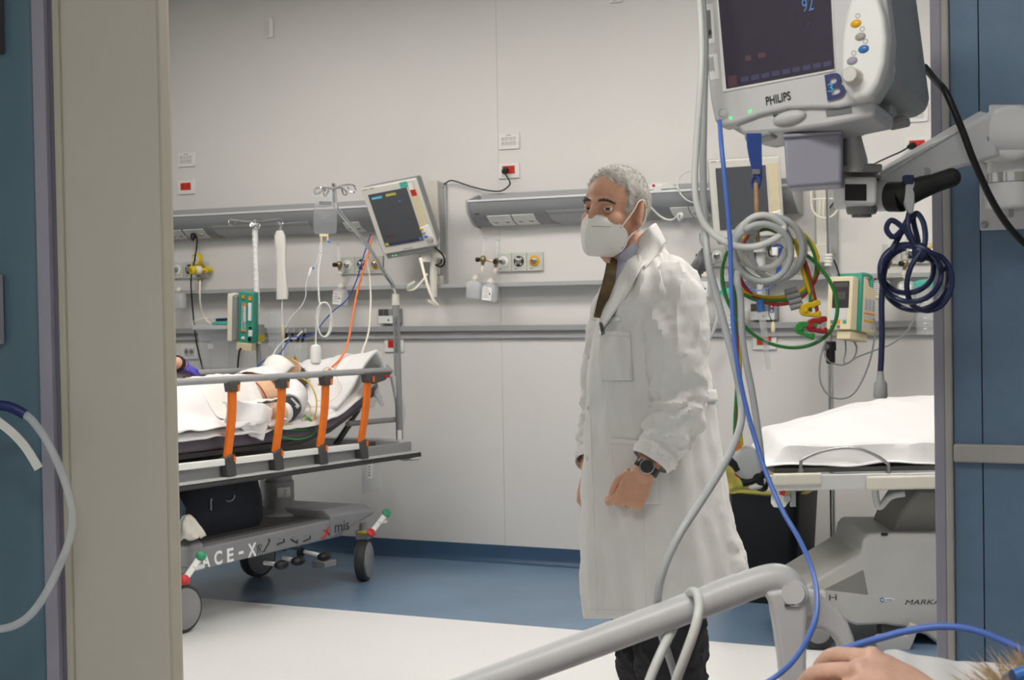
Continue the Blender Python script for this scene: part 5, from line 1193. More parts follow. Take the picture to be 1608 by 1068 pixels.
pu = thing('infusion_pump', fq(0, -.13, 0), 'cream infusion pump on the chrome stand behind the coloured clips', 'pump')
hp = .25
g = G(); fq.box(g, (0, 0, -.030), (.128, hp, .060)); fd = g.build('front_case', 'pump_cream', pu, bevel=.006)
g = G(); fq.box(g, (.006, .040, .0015), (.085, .125, .004)); sc_ = g.build('display', 'slot_dark', fd, bevel=.002)
g = G(); fq.box(g, (.004, .035, .0038), (.055, .035, .001)); fq.box(g, (.006, .085, .0038), (.07, .02, .001)); g.build('display_area', 'charcoal', fd, smooth=False)
g = G(); fq.box(g, (-.004, -.052, .001), (.088, .055, .003)); g.build('keypad', 'bed_light', fd, bevel=.001)
for k, m in enumerate(('ink_soft', 'btn_orange', 'pump_green', 'charcoal', 'ink_soft')):
    g = G(); fq.box(g, (-.032+.032*(k % 3), -.088-.022*(k//3), .0015), (.017, .015, .004)); g.build('key', m, fd, bevel=.001)
g = G(); fq.box(g, (.008, .012, -.075), (.135, hp+.02, .030)); g.build('green_frame', 'pump_green', pu, bevel=.006)
g = G(); g.tube([fq(.06, hp/2, -.08), fq(.06, hp/2+.018, -.085), fq(.06, hp/2+.018, -.18), fq(.06, hp/2-.03, -.19)], .009, 8); g.build('handle', 'pump_green', pu)
g = G(); g.prism([fq(-.06, b, c) for c, b in ((-.09, -hp/2), (-.215, -hp/2), (-.215, .06), (-.205, .085), (-.15, .092), (-.125, .125), (-.09, .13))], fq.x*.135); rc = g.build('rear_case', 'pump_cream', pu, bevel=.005)
def sidelab(name, c0, c1, b0, b1, m, par): 
    g = G(); g.box(fq(.0760, (b0+b1)/2, (c0+c1)/2), (.0012, b1-b0, abs(c1-c0)), fq.ax); return g.build(name, m, par, smooth=False)
sidelab('notice', -.10, -.205, -.025, .035, 'bed_light', rc); sidelab('orange_strip', -.10, -.205, -.040, -.033, 'btn_orange', rc); sidelab('notice', -.10, -.205, -.063, -.043, 'bed_light', rc); sidelab('yellow_strip', -.10, -.205, -.075, -.067, 'btn_yellow', rc); sidelab('notice', -.10, -.205, -.105, -.079, 'bed_light', rc)
g = G()
for k in range(6):
    for q in range(3): g.box(fq(.0770, .028-.009*k, -.118-.034*q), (.0006, .004, .018+.006*((k+q) % 2)), fq.ax)
g.build('notice_print', 'slot', rc, smooth=False)
g = G(); fq.box(g, (.02, -hp/2-.022, -.10), (.07, .04, .17)); g.cyl(fq(.0, -hp/2-.02, -.03), fq(.0, -hp/2-.02, -.19), .018); g.build('pole_clamp', 'pump_cream', pu, bevel=.004)
zpm = zpx(py(1318, 476, YQ-.02))
mat('cord_mid', '8E9090', .5, var=.03)
cable('grey_power_lead', [(1372, 500, zpm), (1375, 515, zpm), (1372, 540, zpm), (1366, 567, zpm), (1354, 597, zpm), (1338, 620, zpm), (1318, 626, zpm), (1300, 619, zpm), (1289, 601, zpm), (1287, 575, zpm), (1291, 550, zpm), (1297, 533, zpm)], .0048, 'cord_mid', 'grey cord hanging in a big loop from the infusion pump')
cable('grey_power_lead', [(1327, 532, zpm), (1328, 550, zpm), (1325, 567, zpm), (1330, 570, zpm), (1348, 560, zpm), (1375, 550, zpm), (1400, 540, zpm), (1420, 525, zpm), (1432, 508, zpm), (1442, 485, zpm), (1450, 465, zpm)], .004, 'cord_mid', 'grey cord running from the pump up to the right')
cable('grey_power_lead', [(1338, 532, zpm+.03), (1345, 545, zpm+.03), (1342, 560, zpm+.03), (1332, 570, zpm+.03), (1318, 573, zpm+.03), (1300, 566, zpm+.03), (1294, 550, zpm+.03), (1297, 535, zpm+.03)], .004, 'cord_mid', 'grey cord curled close under the infusion pump')
cable('stand_cord', [(1309, 408, zpm), (1314, 420, zpm), (1319, 436, zpm), (1322, 450, zpm+.05)], .004, 'black', 'short black cord between the taped joint and the pump')
# graduated suction jars with teal lids
def jar(x, y0, y1, label, Y=YW-.165, w=.055):
    c = py(x, (y0+y1)/2, Y); h = py(x, y0, Y).z-py(x, y1, Y).z; t = thing('suction_jar', c-BZ*h/2, label, 'jar', 'suction jars')
    g = G(); g.lathe(c-BZ*h/2, BZ, [(w*.86, 0), (w*.9, .005), (w, h*.96), (w*.6, h)], 26); jb = g.build('jar_body', 'clear_tint', t)
    g = G(); g.lathe(c+BZ*(h/2-.004), BZ, [(w*1.12, 0), (w*1.12, .02), (w*.8, .03), (w*.3, .034)], 26); g.build('lid', 'teal', t)
    nn_ = (CAM-c); nn_.z = 0; nn_.normalize(); s_ = nn_.cross(BZ); g = G()
    for k in range(7): g.box(c+nn_*(w*.98)+BZ*(h*(-.38+.11*k))+s_*.01, (.014, .004, .002), (s_, BZ, nn_))
    g.build('scale_marks', 'ink_white', jb, smooth=False)
jar(1456, 449, 525, 'graduated jar with teal lid beside the right jamb')
jar(1150, 461, 530, 'graduated jar with teal lid behind the coloured wires')
cable('suction_hose', [wl(1128, 440, .1), wl(1132, 470, .12), wl(1126, 500, .12), wl(1118, 525, .12), wl(1106, 545, .1), wl(1112, 580, .1), wl(1120, 610, .1), wl(1126, 640, .1)], .009, 'tube_clear', 'clear hose hanging behind the back of the man', 'hose')
# folded dark cuff hanging by the outlet panel
t = thing('cuff_holder', wl(1096, 440, .1), 'dark folded pressure cuff hanging beside the shoulder of the man', 'pressure cuff')
for k, (a, b, c_) in enumerate((((1108, 392), (1100, 412), (1089, 432)), ((1112, 396), (1106, 416), (1096, 436)), ((1102, 396), (1094, 410), (1085, 424)))):
    g = G(); band(g, [wl(a[0], a[1], .10), wl(b[0], b[1], .13), wl(c_[0], c_[1], .12)], .045-.008*k, .006); g.build('cuff_fold', ('lace_grey', 'charcoal', 'bed_grey')[k], t)
cable('cuff_hose', [wl(1099, 366, .1), wl(1100, 380, .12), wl(1107, 392, .12), wl(1106, 405, .11), wl(1098, 425, .1)], .004, 'cord_mid', 'thin grey hose above the folded pressure cuff', 'hose')
# things dangling from the far monitor: blue clip, thin cord with bead
tpc = thing('call_pull_cord', at(1214, 515, 7.62), 'cream pull bead on a thin dark cord before the nurse call unit', 'pull cord')
g = G(); g.tube([c1+V((0, .02, -.24)), at(1206, 445, 7.64), at(1207, 480, 7.62), at(1208, 495, 7.62), at(1214, 507, 7.62)], .0025, 8); g.build('cord', 'charcoal', tpc)
g = G(); g.lathe(at(1214, 505, 7.62), -CU, [(.005, 0), (.010, .015), (.011, .04), (.007, .052)], 12); g.build('bead', 'pump_cream', tpc)
t = thing('blue_clip_strap', at(1222, 385, 7.55), 'short blue strap with a white clip under the switched-off monitor', 'strap')
g = G(); band(g, [at(1225, 390, 7.55), at(1224, 412, 7.55), at(1221, 432, 7.55), at(1214, 448, 7.55)], .022, .004); g.build('strap', 'strap_blue', t)
g = G(); g.torus(at(1222, 392, 7.54), CF, .022, .006, 18, 6, -.5, 3.2); g.build('loop', 'strap_blue', t)
g = G(); g.box(at(1217, 395, 7.53), (.028, .02, .04)); g.build('clip', 'plate_white', t, bevel=.004)
cable('clip_ring', [(1211, 382, 7.54), (1207, 392, 7.54), (1209, 402, 7.54), (1217, 401, 7.53), (1222, 396, 7.53)], .004, 'black', 'thin black loop beside the white clip')
g = G(); g.tube([at(*q) for q in ((1170, 444, 7.6), (1176, 452, 7.6), (1190, 456, 7.6), (1207, 453, 7.58), (1213, 447, 7.55))], .0028, 8); g.build('thin_lead', 'cord_blue', t)
# ================================================================== MAN IN THE WHITE COAT
DZ = 4.4
def dp(x, y, d=0.0): return at(x, y, DZ+d)
doc = thing('person', V((dp(1040, 960).x, dp(1040, 960).y, 0)), 'grey-haired man in a white coat and face mask turning towards the viewer', 'person')
COAT = [(374, 1006, 1034, .02, .05), (386, 997, 1040, .02, .07), (396, 990, 1046, .02, .095), (410, 982, 1060, .01, .135), (430, 973, 1078, .0, .185), (455, 960, 1093, -.005, .205), (480, 947, 1100, .0, .205), (505, 937, 1104, .005, .195), (530, 931, 1107, 0, .19), (570, 925, 1111, 0, .185), (610, 922, 1117, 0, .18), (640, 920, 1123, 0, .182), (700, 917, 1132, 0, .19), (750, 915, 1139, 0, .195), (800, 913, 1148, 0, .20), (850, 912, 1158, 0, .205), (900, 913, 1167, 0, .21), (940, 916, 1173, 0, .212), (972, 920, 1177, 0, .214)]
def coat_row(y):
    R = COAT
    if y <= R[0][0]: return R[0][1:]
    for p, q in zip(R, R[1:]):
        if y <= q[0]:
            t = (y-p[0])/(q[0]-p[0]); t = t
            return tuple(p[k]+(q[k]-p[k])*t for k in range(1, 5))
    return R[-1][1:]
def rn(x, y, z): return (1-min(1, abs(noise.noise(V((x, y, z))))*1.6))**4
def coat_ring_pt(th, y, off=0.0):
    xl, xr, dc, b = coat_row(y); xc = (xl+xr)/2; a = (xr-xl)/2; c, s = math.cos(th), math.sin(th)
    low = sm(y, 640, 900); up = 1-sm(y, 520, 640)
    fold = low*(.010*math.sin(th*9+y*.004)+.006*math.sin(th*17+1.3+y*.006))+.010*nz(th*1.2, y*.012, 3, 2.2)+(1-low)*(.010*nz(th*2.0, y*.02, 9, 1.6)+.007*math.sin(th*14+y*.03)*sm(math.sin(th), .2, .9))
    fold += .0065*rn(c*2.6+y*.004, s*2.6, y*.011)-.002
    back = sm(c, .55, .95)*low; fold += back*.012*nz(th*6, y*.05, 2, 1.3)
    q = .86; cx = math.copysign(abs(c)**q, c); sx = math.copysign(abs(s)**q, s)
    dy = -64*max(0, c)**1.5*sm(y, 800, 972)
    side = abs(s)
    px = xc+a*cx+c*(off+fold*.5)*568; d = dc-b*sx-s*(off+fold)
    return dp(px, y+dy, d)
def coat_pt(px, y, off=0.0):
    xl, xr, dc, b = coat_row(y); xc = (xl+xr)/2; a = (xr-xl)/2; r = max(-.999, min(.999, (px-xc)/a)); c = math.copysign(abs(r)**(1/.86), r)
    return coat_ring_pt(math.acos(c), y, off)
# ---- body: head, neck, arms, hands, trunk, legs as one surface
hc = dp(965, 331, -.01)
_fw = (-CR*math.sin(math.radians(41))-V((CF.x, CF.y, 0)).normalized()*math.cos(math.radians(41))).normalized()
upv = (V((0, 0, 1))+CR*.10).normalized(); upv = (upv+_fw*.04).normalized()
fwd = (_fw-upv*_fw.dot(upv)).normalized(); lef = upv.cross(fwd)
HF = Fr(hc, fwd, lef, upv)
ELS = [((-.012, 0, .030), (.098, .078, .088)), ((.010, 0, -.030), (.080, .067, .088)), ((.030, 0, -.072), (.052, .050, .044)), ((.074, 0, .016), (.020, .046, .015)), ((.050, .042, -.028), (.030, .024, .024)), ((.050, -.042, -.028), (.030, .024, .024)), ((.088, 0, -.02), (.022, .014, .034))]
C0 = V((0, 0, -.005))
def head_r(d):
    rs = []
    for c, r in ELS:
        o = C0-V(c); A = sum((d[i]/r[i])**2 for i in range(3)); B = 2*sum(o[i]*d[i]/r[i]**2 for i in range(3)); Cc = sum((o[i]/r[i])**2 for i in range(3))-1
        D = B*B-4*A*Cc
        if D > 0:
            t = (-B+math.sqrt(D))/(2*A)
            if t > 0: rs.append(t)
    m = max(rs); k = 220.0
    r = m+math.log(sum(math.exp((q-m)*k) for q in rs))/k
    for s in (-1, 1):
        e = (V((.086, s*.034, .002))-C0).normalized(); an = d.angle(e); r -= .0150*math.exp(-(an/.15)**2)
    if d.z > 0.1 and d.x > .3:
        p = d*r; r += .0016*math.sin(p.z*620+1.5*abs(p.y)*40)*sm(p.x, .05, .09)*sm(p.z, .035, .05)
    return r
def head_pt(th, ph, off=0):
    d = V((math.cos(ph)*math.cos(th), math.cos(ph)*math.sin(th), math.sin(ph))); q = C0+d*(head_r(d)+off); return q
def HP(q): return HF(q.x, q.y, q.z)
g = G(); nu, nv = 96, 64
g.loft([[HP(head_pt(2*PI*j/nu, -PI/2+.02+(PI-.04)*i/nv)) for j in range(nu)] for i in range(nv+1)])
# ears
for s in (-1, 1):
    eo = HF(-.010, s*.074, -.004); ex = (HF.x*-.35+HF.y*s*.9).normalized(); eu = (HF.z*.96-HF.x*.2).normalized(); ef = (ex.cross(eu)).normalized()
    g.ell(eo+ex*.006, (.008, .020, .034), (ex, ef, eu), 18, 14); 
    pts = [eo+ex*.012+eu*(.034*math.cos(a))+ef*(.020*math.sin(a))*(1 if True else 1) for a in [(-.5+i*.32)*1.0 for i in range(15)]]; g.tube(pts, .0036, 8, smooth=False)
    g.ell(eo-eu*.027+ex*.008, (.006, .009, .010), (ex, ef, eu), 12, 8)
nb = dp(1008, 425, .02)
g.tube([HF(-.018, 0, -.05), HF(-.02, 0, -.09), dp(1000, 405, .0), dp(1008, 440, .02)], [.058, .060, .064, .085], 20)
def trunk_ring(y, k): 
    xl, xr, dc, b = coat_row(y); xc = (xl+xr)/2; a = (xr-xl)/2*k
    return [dp(xc+a*math.cos(t), y, dc-b*k*.92*math.sin(t)) for t in [2*PI*j/24 for j in range(24)]]
g.loft([trunk_ring(y, .80) for y in (405, 430, 470, 520, 580, 650, 720, 780)])
g.tube([dp(1062, 450, -.10), dp(1064, 500, -.18), dp(1066, 590, -.212), dp(1063, 650, -.225)], [.050, .046, .036, .034], 16)
wr = dp(1013, 737, -.262)
g.tube([dp(1063, 650, -.225), dp(1040, 695, -.245), wr, dp(1009, 744, -.262)], [.034, .034, .030, .029], 16)
hx_ = (dp(979, 800, -.262)-wr).normalized(); hz_ = (-CF+CR*.15); hz_ = (hz_-hx_*hz_.dot(hx_)).normalized()
DHF = Fr(wr+hx_*.005, hx_, hz_.cross(hx_), hz_)
tips = hand_mesh(g, DHF, 1.02, bends=[(48, 40, 25), (70, 60, 30), (78, 65, 30), (80, 65, 30)], splay=(4, 1, -2, -5), mirror=-1, thumb=[(.020, .026, -.006), (.050, .040, -.018), (.080, .040, -.026), (.106, .034, -.030)])
g.tube([dp(985, 460, .17), dp(955, 540, .20), dp(945, 640, .20), dp(935, 700, .16), dp(925, 735, .10)], [.055, .05, .044, .034, .028], 14)
wr2 = dp(924, 738, .10); h2 = (dp(912, 790, .10)-wr2).normalized(); z2 = (-CR); z2 = (z2-h2*z2.dot(h2)).normalized()
hand_mesh(g, Fr(wr2, h2, z2.cross(h2), z2), .95, bends=[(35, 45, 30), (40, 50, 30), (45, 50, 30), (50, 50, 30)], mirror=1)
for (a, b_, c_) in (((1052, 770, -.07), (1056, 1000, -.07), (1058, 1225, -.05)), ((1020, 770, .09), (1022, 1000, .10), (1030, 1225, .12))):
    g.tube([dp(*a), dp(*b_), dp(*c_)], [.085, .06, .042], 16)
body = g.build('body', 'skin', doc, remesh=.0032, rsm=3)
# ---- eyes, lids, brows
for s in (-1, 1):
    c = HF(.0725, s*.033, .002); look = (CAM-c).normalized(); ld = (HF.x*.15+look*.9).normalized(); x1_, y1_ = perp(ld)
    g = G(); g.ell(c, (.0125, .0125, .0125), None, 20, 14); e = g.build('eye', 'eye_white', doc)
    g = G(); g.lathe(c+ld*.0108, ld, [(.0062, 0), (.0058, .0015), (.001, .0019)], 18); g.build('iris', 'iris', e)
    up_ = (HF.z-HF.x*0).normalized()
    for sgn, lim in ((1, .14), (-1, -.34)):
        g = G()
        def lid(a, b, sgn=sgn, lim=lim):
            an = (a-.5)*2.6; el = lim+(1.25*sgn-lim)*b
            d_ = HF.x*(math.cos(an)*math.cos(el))+HF.y*(math.sin(an)*math.cos(el))+HF.z*math.sin(el); return c+d_*(.0138 if sgn > 0 else .0134)
        g.grid(lid, 14, 6); g.build('eyelid', 'skin', doc, solid=.0014)
    g = G(); bpts = []
    for k in range(9):
        t_ = k/8; y_ = s*(.012+.045*t_); z_ = .0205+.005*math.sin(PI*min(1, t_*1.1))-.003*t_
        d_ = (V((.085-.018*t_*t_, y_, z_))-C0).normalized(); q = C0+d_*(head_r(d_)+.001); bpts.append(HP(q))
    g.tube(bpts, [.0018, .0036, .0034, .0026, .0008], 8); br = g.build('eyebrow', 'hair_dark', doc)
    g = G()
    for k in range(130):
        i = random.uniform(0, 7.6); p = bpts[int(i)]+(bpts[int(i)+1]-bpts[int(i)])*(i % 1)+HF.z*random.uniform(-.004, .004)+HF.x*.003
        q = p+HF.y*s*random.uniform(.004, .010)+HF.z*random.uniform(-.001, .005)+HF.x*.002; w_ = HF.z*.0006; g.add([p-w_, p+w_, q], [(0, 1, 2)])
    g.build('brow_hairs', 'hair_dark', br, flipfix=False)['kind'] = 'stuff'
# ---- hair: close cap plus short strands
def hairline(q):            # signed: >0 means hair grows here (q in head coordinates)
    ay = abs(q.y)
    front = .078+.010*math.cos(q.y*60)-.30*max(0, ay-.045)      # lower at the temples
    if q.x > .035: return q.z-front-.10*(q.x-.05)
    lim = -.005 if q.x > .005 else (-.03 if q.x > -.02 else -.075-.1*(q.x+.02)*0)
    if -.030 < q.x < .016 and ay > .05: lim = max(lim, .026)    # around the ears
    return q.z-lim+ (.035-q.x-.01)*0
g = G(); nu, nv = 110, 60; vs = {}; vl = []; fs = []
for i in range(nv+1):
    for j in range(nu):
        q = head_pt(2*PI*j/nu, -PI/2+.02+(PI-.04)*i/nv); h = hairline(q); th = .0075*sm(h, -.004, .02)+.004*nz(q.x, q.y, q.z, 40)*sm(h, 0, .02)
        d_ = (q-C0).normalized(); vl.append((HP(q+d_*(th-.0012)), h))
for i in range(nv):
    for j in range(nu):
        k = [i*nu+j, i*nu+(j+1) % nu, (i+1)*nu+(j+1) % nu, (i+1)*nu+j]
        if max(vl[x][1] for x in k) > -.004: fs.append(k)
used = sorted({x for f_ in fs for x in f_}); mp_ = {x: n for n, x in enumerate(used)}
g.add([vl[x][0] for x in used], [[mp_[x] for x in f_] for f_ in fs]); hair = g.build('hair', 'hair_grey', doc)
ga, gb_ = G(), G(); n = 0
while n < 5200:
    th = random.uniform(0, 2*PI); ph = math.asin(random.uniform(-.7, 1)); q = head_pt(th, ph); h = hairline(q)
    if h < -.003 or random.random() > sm(h, -.008, .012)+.15: continue
    n += 1; d_ = (q-C0).normalized(); fl_ = V((.35 if q.z > .06 else -.25, 0, -.55 if q.z < .07 else .25)); fl_ = (fl_-d_*fl_.dot(d_)); L = random.uniform(.012, .022)*(1.25 if q.z > .07 else .8)
    p = q+d_*.002; tip = p+d_*L*.45+fl_*L*1.0+V((random.uniform(-1, 1), random.uniform(-1, 1), random.uniform(-1, 1)))*.003
    w_ = d_.cross(V((random.uniform(-1, 1), random.uniform(-1, 1), random.uniform(-1, 1)))).normalized()*.00075
    (ga if (random.random() < .62 or q.z < .03) else gb_).add([HP(p-w_), HP(p+w_), HP(tip)], [(0, 1, 2)])
ga.build('hair_strands', 'hair_grey2', hair, flipfix=False)['kind'] = 'stuff'; gb_.build('hair_strands', 'hair_dark_grey', hair, flipfix=False)['kind'] = 'stuff'
# ---- face mask
RID = [V(q) for q in ((.088, 0, -.128), (.110, 0, -.124), (.121, 0, -.095), (.122, 0, -.062), (.112, 0, -.036), (.102, 0, -.018))]
EDG = [V(q) for q in ((.048, .038, -.127), (.034, .062, -.108), (.028, .071, -.082), (.034, .072, -.058), (.060, .060, -.036), (.088, .026, -.018))]
rs_, es_ = spline(RID, 6), spline(EDG, 6)
def maskp(a, b, off=0):
    s = -1 if a < .5 else 1; t_ = abs(a-.5)*2; i = b*(len(rs_)-1); k = min(int(i), len(rs_)-2); r_ = rs_[k]+(rs_[k+1]-rs_[k])*(i-k); e_ = es_[k]+(es_[k+1]-es_[k])*(i-k)
    q = r_+(e_-r_)*t_; bul = math.sin(PI*t_)*.012*math.sin(PI*b)**.6
    q = q+V((.7, .7, 0)).normalized()*bul; q += V((.6, .6, .2)).normalized()*off
    return HP(V((q.x, q.y*s, q.z)))
g = G(); g.grid(maskp, 40, 36); mask = g.build('face_mask', 'mask', doc, solid=.0022)
g = G(); g.tube([maskp(a, .0 if False else 1.0, .001) for a in [i/20 for i in range(21)]], .0014, 6, smooth=False); g.tube([maskp(1.0, i/20, .001) for i in range(21)], .0014, 6, smooth=False); g.tube([maskp(0.5, i/20, .0006) for i in range(21)], .0012, 6, smooth=False); g.build('mask_seam', 'coat_edge', mask)
g = G(); g.tube([maskp(.56+.26*k/8, .70-.0*k-.0, .0012) for k in range(9)], .0007, 5, smooth=False); g.tube([maskp(.58+.22*k/8, .10, .0012) for k in range(9)], .0006, 5, smooth=False); g.build('mask_print', 'ink_soft', mask)
for s in (1, -1):
    g = G(); P_ = lambda x, y, z: HF(x, y*s, z)
    band_pts = [maskp(.5+.47*s, .70, .002), P_(.022, .0815, .000), P_(.004, .0850, .028), P_(-.018, .086, .030), P_(-.030, .084, .014)]; g.tube(band_pts, .0021, 8)
    g.tube([maskp(.5+.47*s, .26, .002), P_(.020, .0765, -.066), P_(-.012, .080, -.046), P_(-.030, .084, -.020), P_(-.032, .084, .010)], .0021, 8); g.build('ear_loop', 'mask', mask)
    g = G(); g.ell(maskp(.5+.47*s, .70, .003), (.003, .003, .003)); g.ell(maskp(.5+.47*s, .26, .003), (.003, .003, .003)); g.build('loop_weld', 'plate_edge', mask)
# ---- shirt and tie
SH = [(394, 968, 1012, .0, .056), (408, 962, 1024, .0, .066), (430, 956, 1040, 0, .11), (460, 949, 1050, 0, .13), (490, 944, 1058, 0, .135), (535, 944, 1060, 0, .135)]
g = G(); rows = []
for y, xl, xr, dc, b in SH: rows.append([dp((xl+xr)/2+(xr-xl)/2*math.cos(t_), y, dc-b*math.sin(t_)) for t_ in [2*PI*j/32 for j in range(32)]])
g.loft(rows, cap=False); g.build('shirt', 'shirt', doc)
g = G(); band(g, [dp(960, 404, .03), dp(966, 411, -.02), dp(976, 408, -.055), (dp(988, 398, -.07)), dp(1002, 386, -.065)], .030, .004); g.build('shirt_collar', 'shirt', doc)
g = G(); band(g, [dp(966, 409, -.035), dp(965, 414, -.045), dp(964, 420, -.05)], .026, .014); g.build('tie_knot', 'tie', doc, bevel=.003)
g = G(); band(g, [dp(964, 416, -.052), dp(961, 432, -.075), dp(956, 452, -.085), dp(950, 474, -.085), dp(944, 500, -.07)], .042, .005); g.build('tie', 'tie', doc)
# ---- coat
g = G(); ys = [374+i*(972-374)/99 for i in range(100)]
g.loft([[coat_ring_pt(2*PI*j/120, y) for j in range(120)] for y in ys], cap=False); coat = g.build('coat', 'coat', doc, solid=.003)
SL = [(1040, 424, -.03, .045), (1054, 444, -.095, .070), (1060, 474, -.145, .085), (1061, 525, -.18, .086), (1064, 575, -.20, .078), (1065, 620, -.213, .073), (1061, 655, -.225, .069), (1045, 688, -.24, .064), (1030, 712, -.25, .057), (1021, 726, -.256, .050)]
def limb_sleeve(rows, n=56, m=70):
    cs = spline([dp(a, b, c) for a, b, c, r in rows], 10); rr_ = []
    for i in range(len(cs)):
        t_ = i/(len(cs)-1)*(len(rows)-1); k = min(int(t_), len(rows)-2); rr_.append(rows[k][3]+(rows[k+1][3]-rows[k][3])*(t_-k))
    rings = []; x = None
    for i, p in enumerate(cs):
        d = (cs[min(i+1, len(cs)-1)]-cs[max(i-1, 0)]).normalized()
        if x is None: x = (CR-d*CR.dot(d)).normalized()
        else: x = (x-d*x.dot(d)).normalized()
        y = d.cross(x); s = i/(len(cs)-1); ring = []
        for j in range(n):
            a = 2*PI*j/n; wv = .0045*math.sin(s*64+math.cos(a)*2.6+math.sin(a)*1.7+3*nz(math.cos(a), math.sin(a), s*6, 1))*sm(s, .45, .60)*(1-sm(s, .80, .92))+.009*nz(math.cos(a), math.sin(a), s*9, 1.5)+.0055*nz(math.cos(a)*2, math.sin(a)*2, s*22, 2.2)+.004*math.sin(s*22+a*2)*(1-sm(s, .3, .5))
            wv += .0085*rn(math.cos(a)*1.5+s*2, math.sin(a)*1.5, s*8)-.003
            ring.append(p+(x*math.cos(a)+y*math.sin(a))*(rr_[i]+wv*(1-sm(s, .9, 1.0))*sm(s, 0, .08)))
        rings.append(ring)
    return rings
g = G(); rg = limb_sleeve(SL); g.loft(rg, cap=False); sl = g.build('sleeve', 'coat', doc, solid=.003); sl['label'] = 'near sleeve of the white coat'
g = G(); g.loft([[c+(p-c)*1.035 for p in r for c in [sum(r, V((0, 0, 0)))/len(r)]] for r in rg[-14:]], cap=False); g.build('cuff', 'coat_edge', sl, solid=.003)
g = G(); rg2 = limb_sleeve([(990, 440, .14, .06), (965, 500, .19, .075), (952, 580, .20, .068), (946, 650, .19, .062), (934, 700, .15, .052), (928, 728, .11, .045)]); g.loft(rg2, cap=False); g.build('sleeve', 'coat', doc, solid=.003)
# lapels and collar
def strip(pts, wid, name, par, m='coat', th=.004, rows=6):
    g = G(); band(g, pts, wid, th); return g.build(name, m, par, bevel=.0015)
def lap(a, b):              # near lapel: from the back of the neck to the first button
    L0 = spline([dp(1016, 362, -.075), coat_pt(999, 386, .006), coat_pt(985, 409, .005), coat_pt(969, 441, .005), coat_pt(953, 472, .005), coat_pt(939, 508, .006)], 8)
    L1 = spline([dp(1034, 384, -.08), coat_pt(1021, 404, .012), coat_pt(1006, 428, .014), coat_pt(990, 459, .016), coat_pt(968, 492, .012), coat_pt(943, 522, .003)], 8)
    i = a*(len(L0)-1); k = min(int(i), len(L0)-2); p = L0[k]+(L0[k+1]-L0[k])*(i-k); q = L1[k]+(L1[k+1]-L1[k])*(i-k)
    return p+(q-p)*b-CF*.006*math.sin(PI*b)
g = G(); g.grid(lap, 30, 8); g.build('lapel', 'coat_edge', coat, solid=.003)
g = G(); g.tube([lap(k/20, 1.0)-CF*.002 for k in range(10, 20)], .0014, 6, smooth=False); g.build('lapel_edge', 'coat', coat)
def coll(a, b):
    A0 = spline([dp(1002, 390, .09), dp(1022, 362, .075), dp(1030, 352, .0), dp(1025, 352, -.05), dp(1016, 360, -.078), coat_pt(998, 386, .016)], 8)
    A1 = spline([dp(1010, 410, .12), dp(1036, 388, .09), dp(1046, 382, .0), dp(1041, 385, -.08), coat_pt(1031, 400, .014), coat_pt(1014, 421, .018)], 8)
    i = a*(len(A0)-1); k = min(int(i), len(A0)-2); p = A0[k]+(A0[k+1]-A0[k])*(i-k); q = A1[k]+(A1[k+1]-A1[k])*(i-k)
    return p+(q-p)*b+(-CF*.7+CR*.5)*.003*math.sin(PI*b)
g = G(); g.grid(coll, 36, 8); g.build('collar', 'coat_edge', coat, solid=.003)
strip([dp(953, 446, .03), dp(947, 464, .03), dp(940, 484, .03), dp(935, 505, .02)], .026, 'lapel', coat, 'coat_edge')
# seams, placket, pockets, belt
def seam(pts, r=.0013, off=.003): 
    g = G(); g.tube([coat_pt(x, y, off) for x, y in pts], r, 6, sub=4); return g
def patch(name, x0, y0, x1, y1, x0b, x1b, off=.005, m='coat'):
    g = G(); g.grid(lambda a, b: coat_pt((x0+(x1-x0)*a)*(1-b)+(x0b+(x1b-x0b)*a)*b, y0+(y1-y0)*b, off+.003*math.sin(PI*a)*math.sin(PI*b)), 20, 20); return g.build(name, m, coat, solid=.002)
patch('breast_pocket', 944, 523, 990, 598, 948, 994); patch('hip_pocket', 962, 690, 1030, 792, 968, 1036)
g = G(); g.grid(lambda a, b: coat_pt(944+46*a, 520+8*b, .0075), 14, 2); g.build('pocket_hem', 'coat_edge', coat, solid=.002)
g = G(); g.grid(lambda a, b: coat_pt(962+67*a, 688+4*a+9*b, .0075), 14, 2); g.build('pocket_hem', 'coat_edge', coat, solid=.002)
g = G(); g.grid(lambda a, b: coat_pt(955+21*a, 497+8*b, .004), 8, 3); g.build('name_tab', 'coat_edge', coat, solid=.001)
g = seam([(928, 545), (930, 620), (931, 700), (933, 780), (936, 860), (938, 930), (940, 965)]); g.build('placket_seam', 'coat_edge', coat)
g = seam([(1012, 790), (1012, 850), (1013, 910), (1015, 955)]); g.build('side_seam', 'coat_edge', coat)
g = G(); g.tube([coat_ring_pt(PI*(.18+.70*k/24), 958, .003) for k in range(25)], .0013, 6, smooth=False); g.build('hem_seam', 'coat_edge', coat)
g = G(); g.tube([dp(1013, 397, -.10), dp(1022, 406, -.115), dp(1033, 418, -.125), dp(1042, 430, -.13)], .0016, 6); g.build('shoulder_seam', 'coat_edge', coat)
def belt(a, b): return coat_ring_pt(1.05-1.9*a, 612+18*b, .008)
g = G(); g.grid(belt, 30, 4); bl = g.build('back_belt', 'coat_edge', coat, solid=.004)
for k, y in enumerate((560, 640, 720)):
    g = G(); c = coat_pt(924.5+k*.2, y, .003); nrm = (-CF*.4-CR*.9).normalized(); g.lathe(c, nrm, [(.007, 0), (.007, .002), (.005, .003)], 12); g.build('button', 'plate_white', coat)
pen0, pen1 = coat_pt(951, 525, .010), coat_pt(948.5, 508, .012)
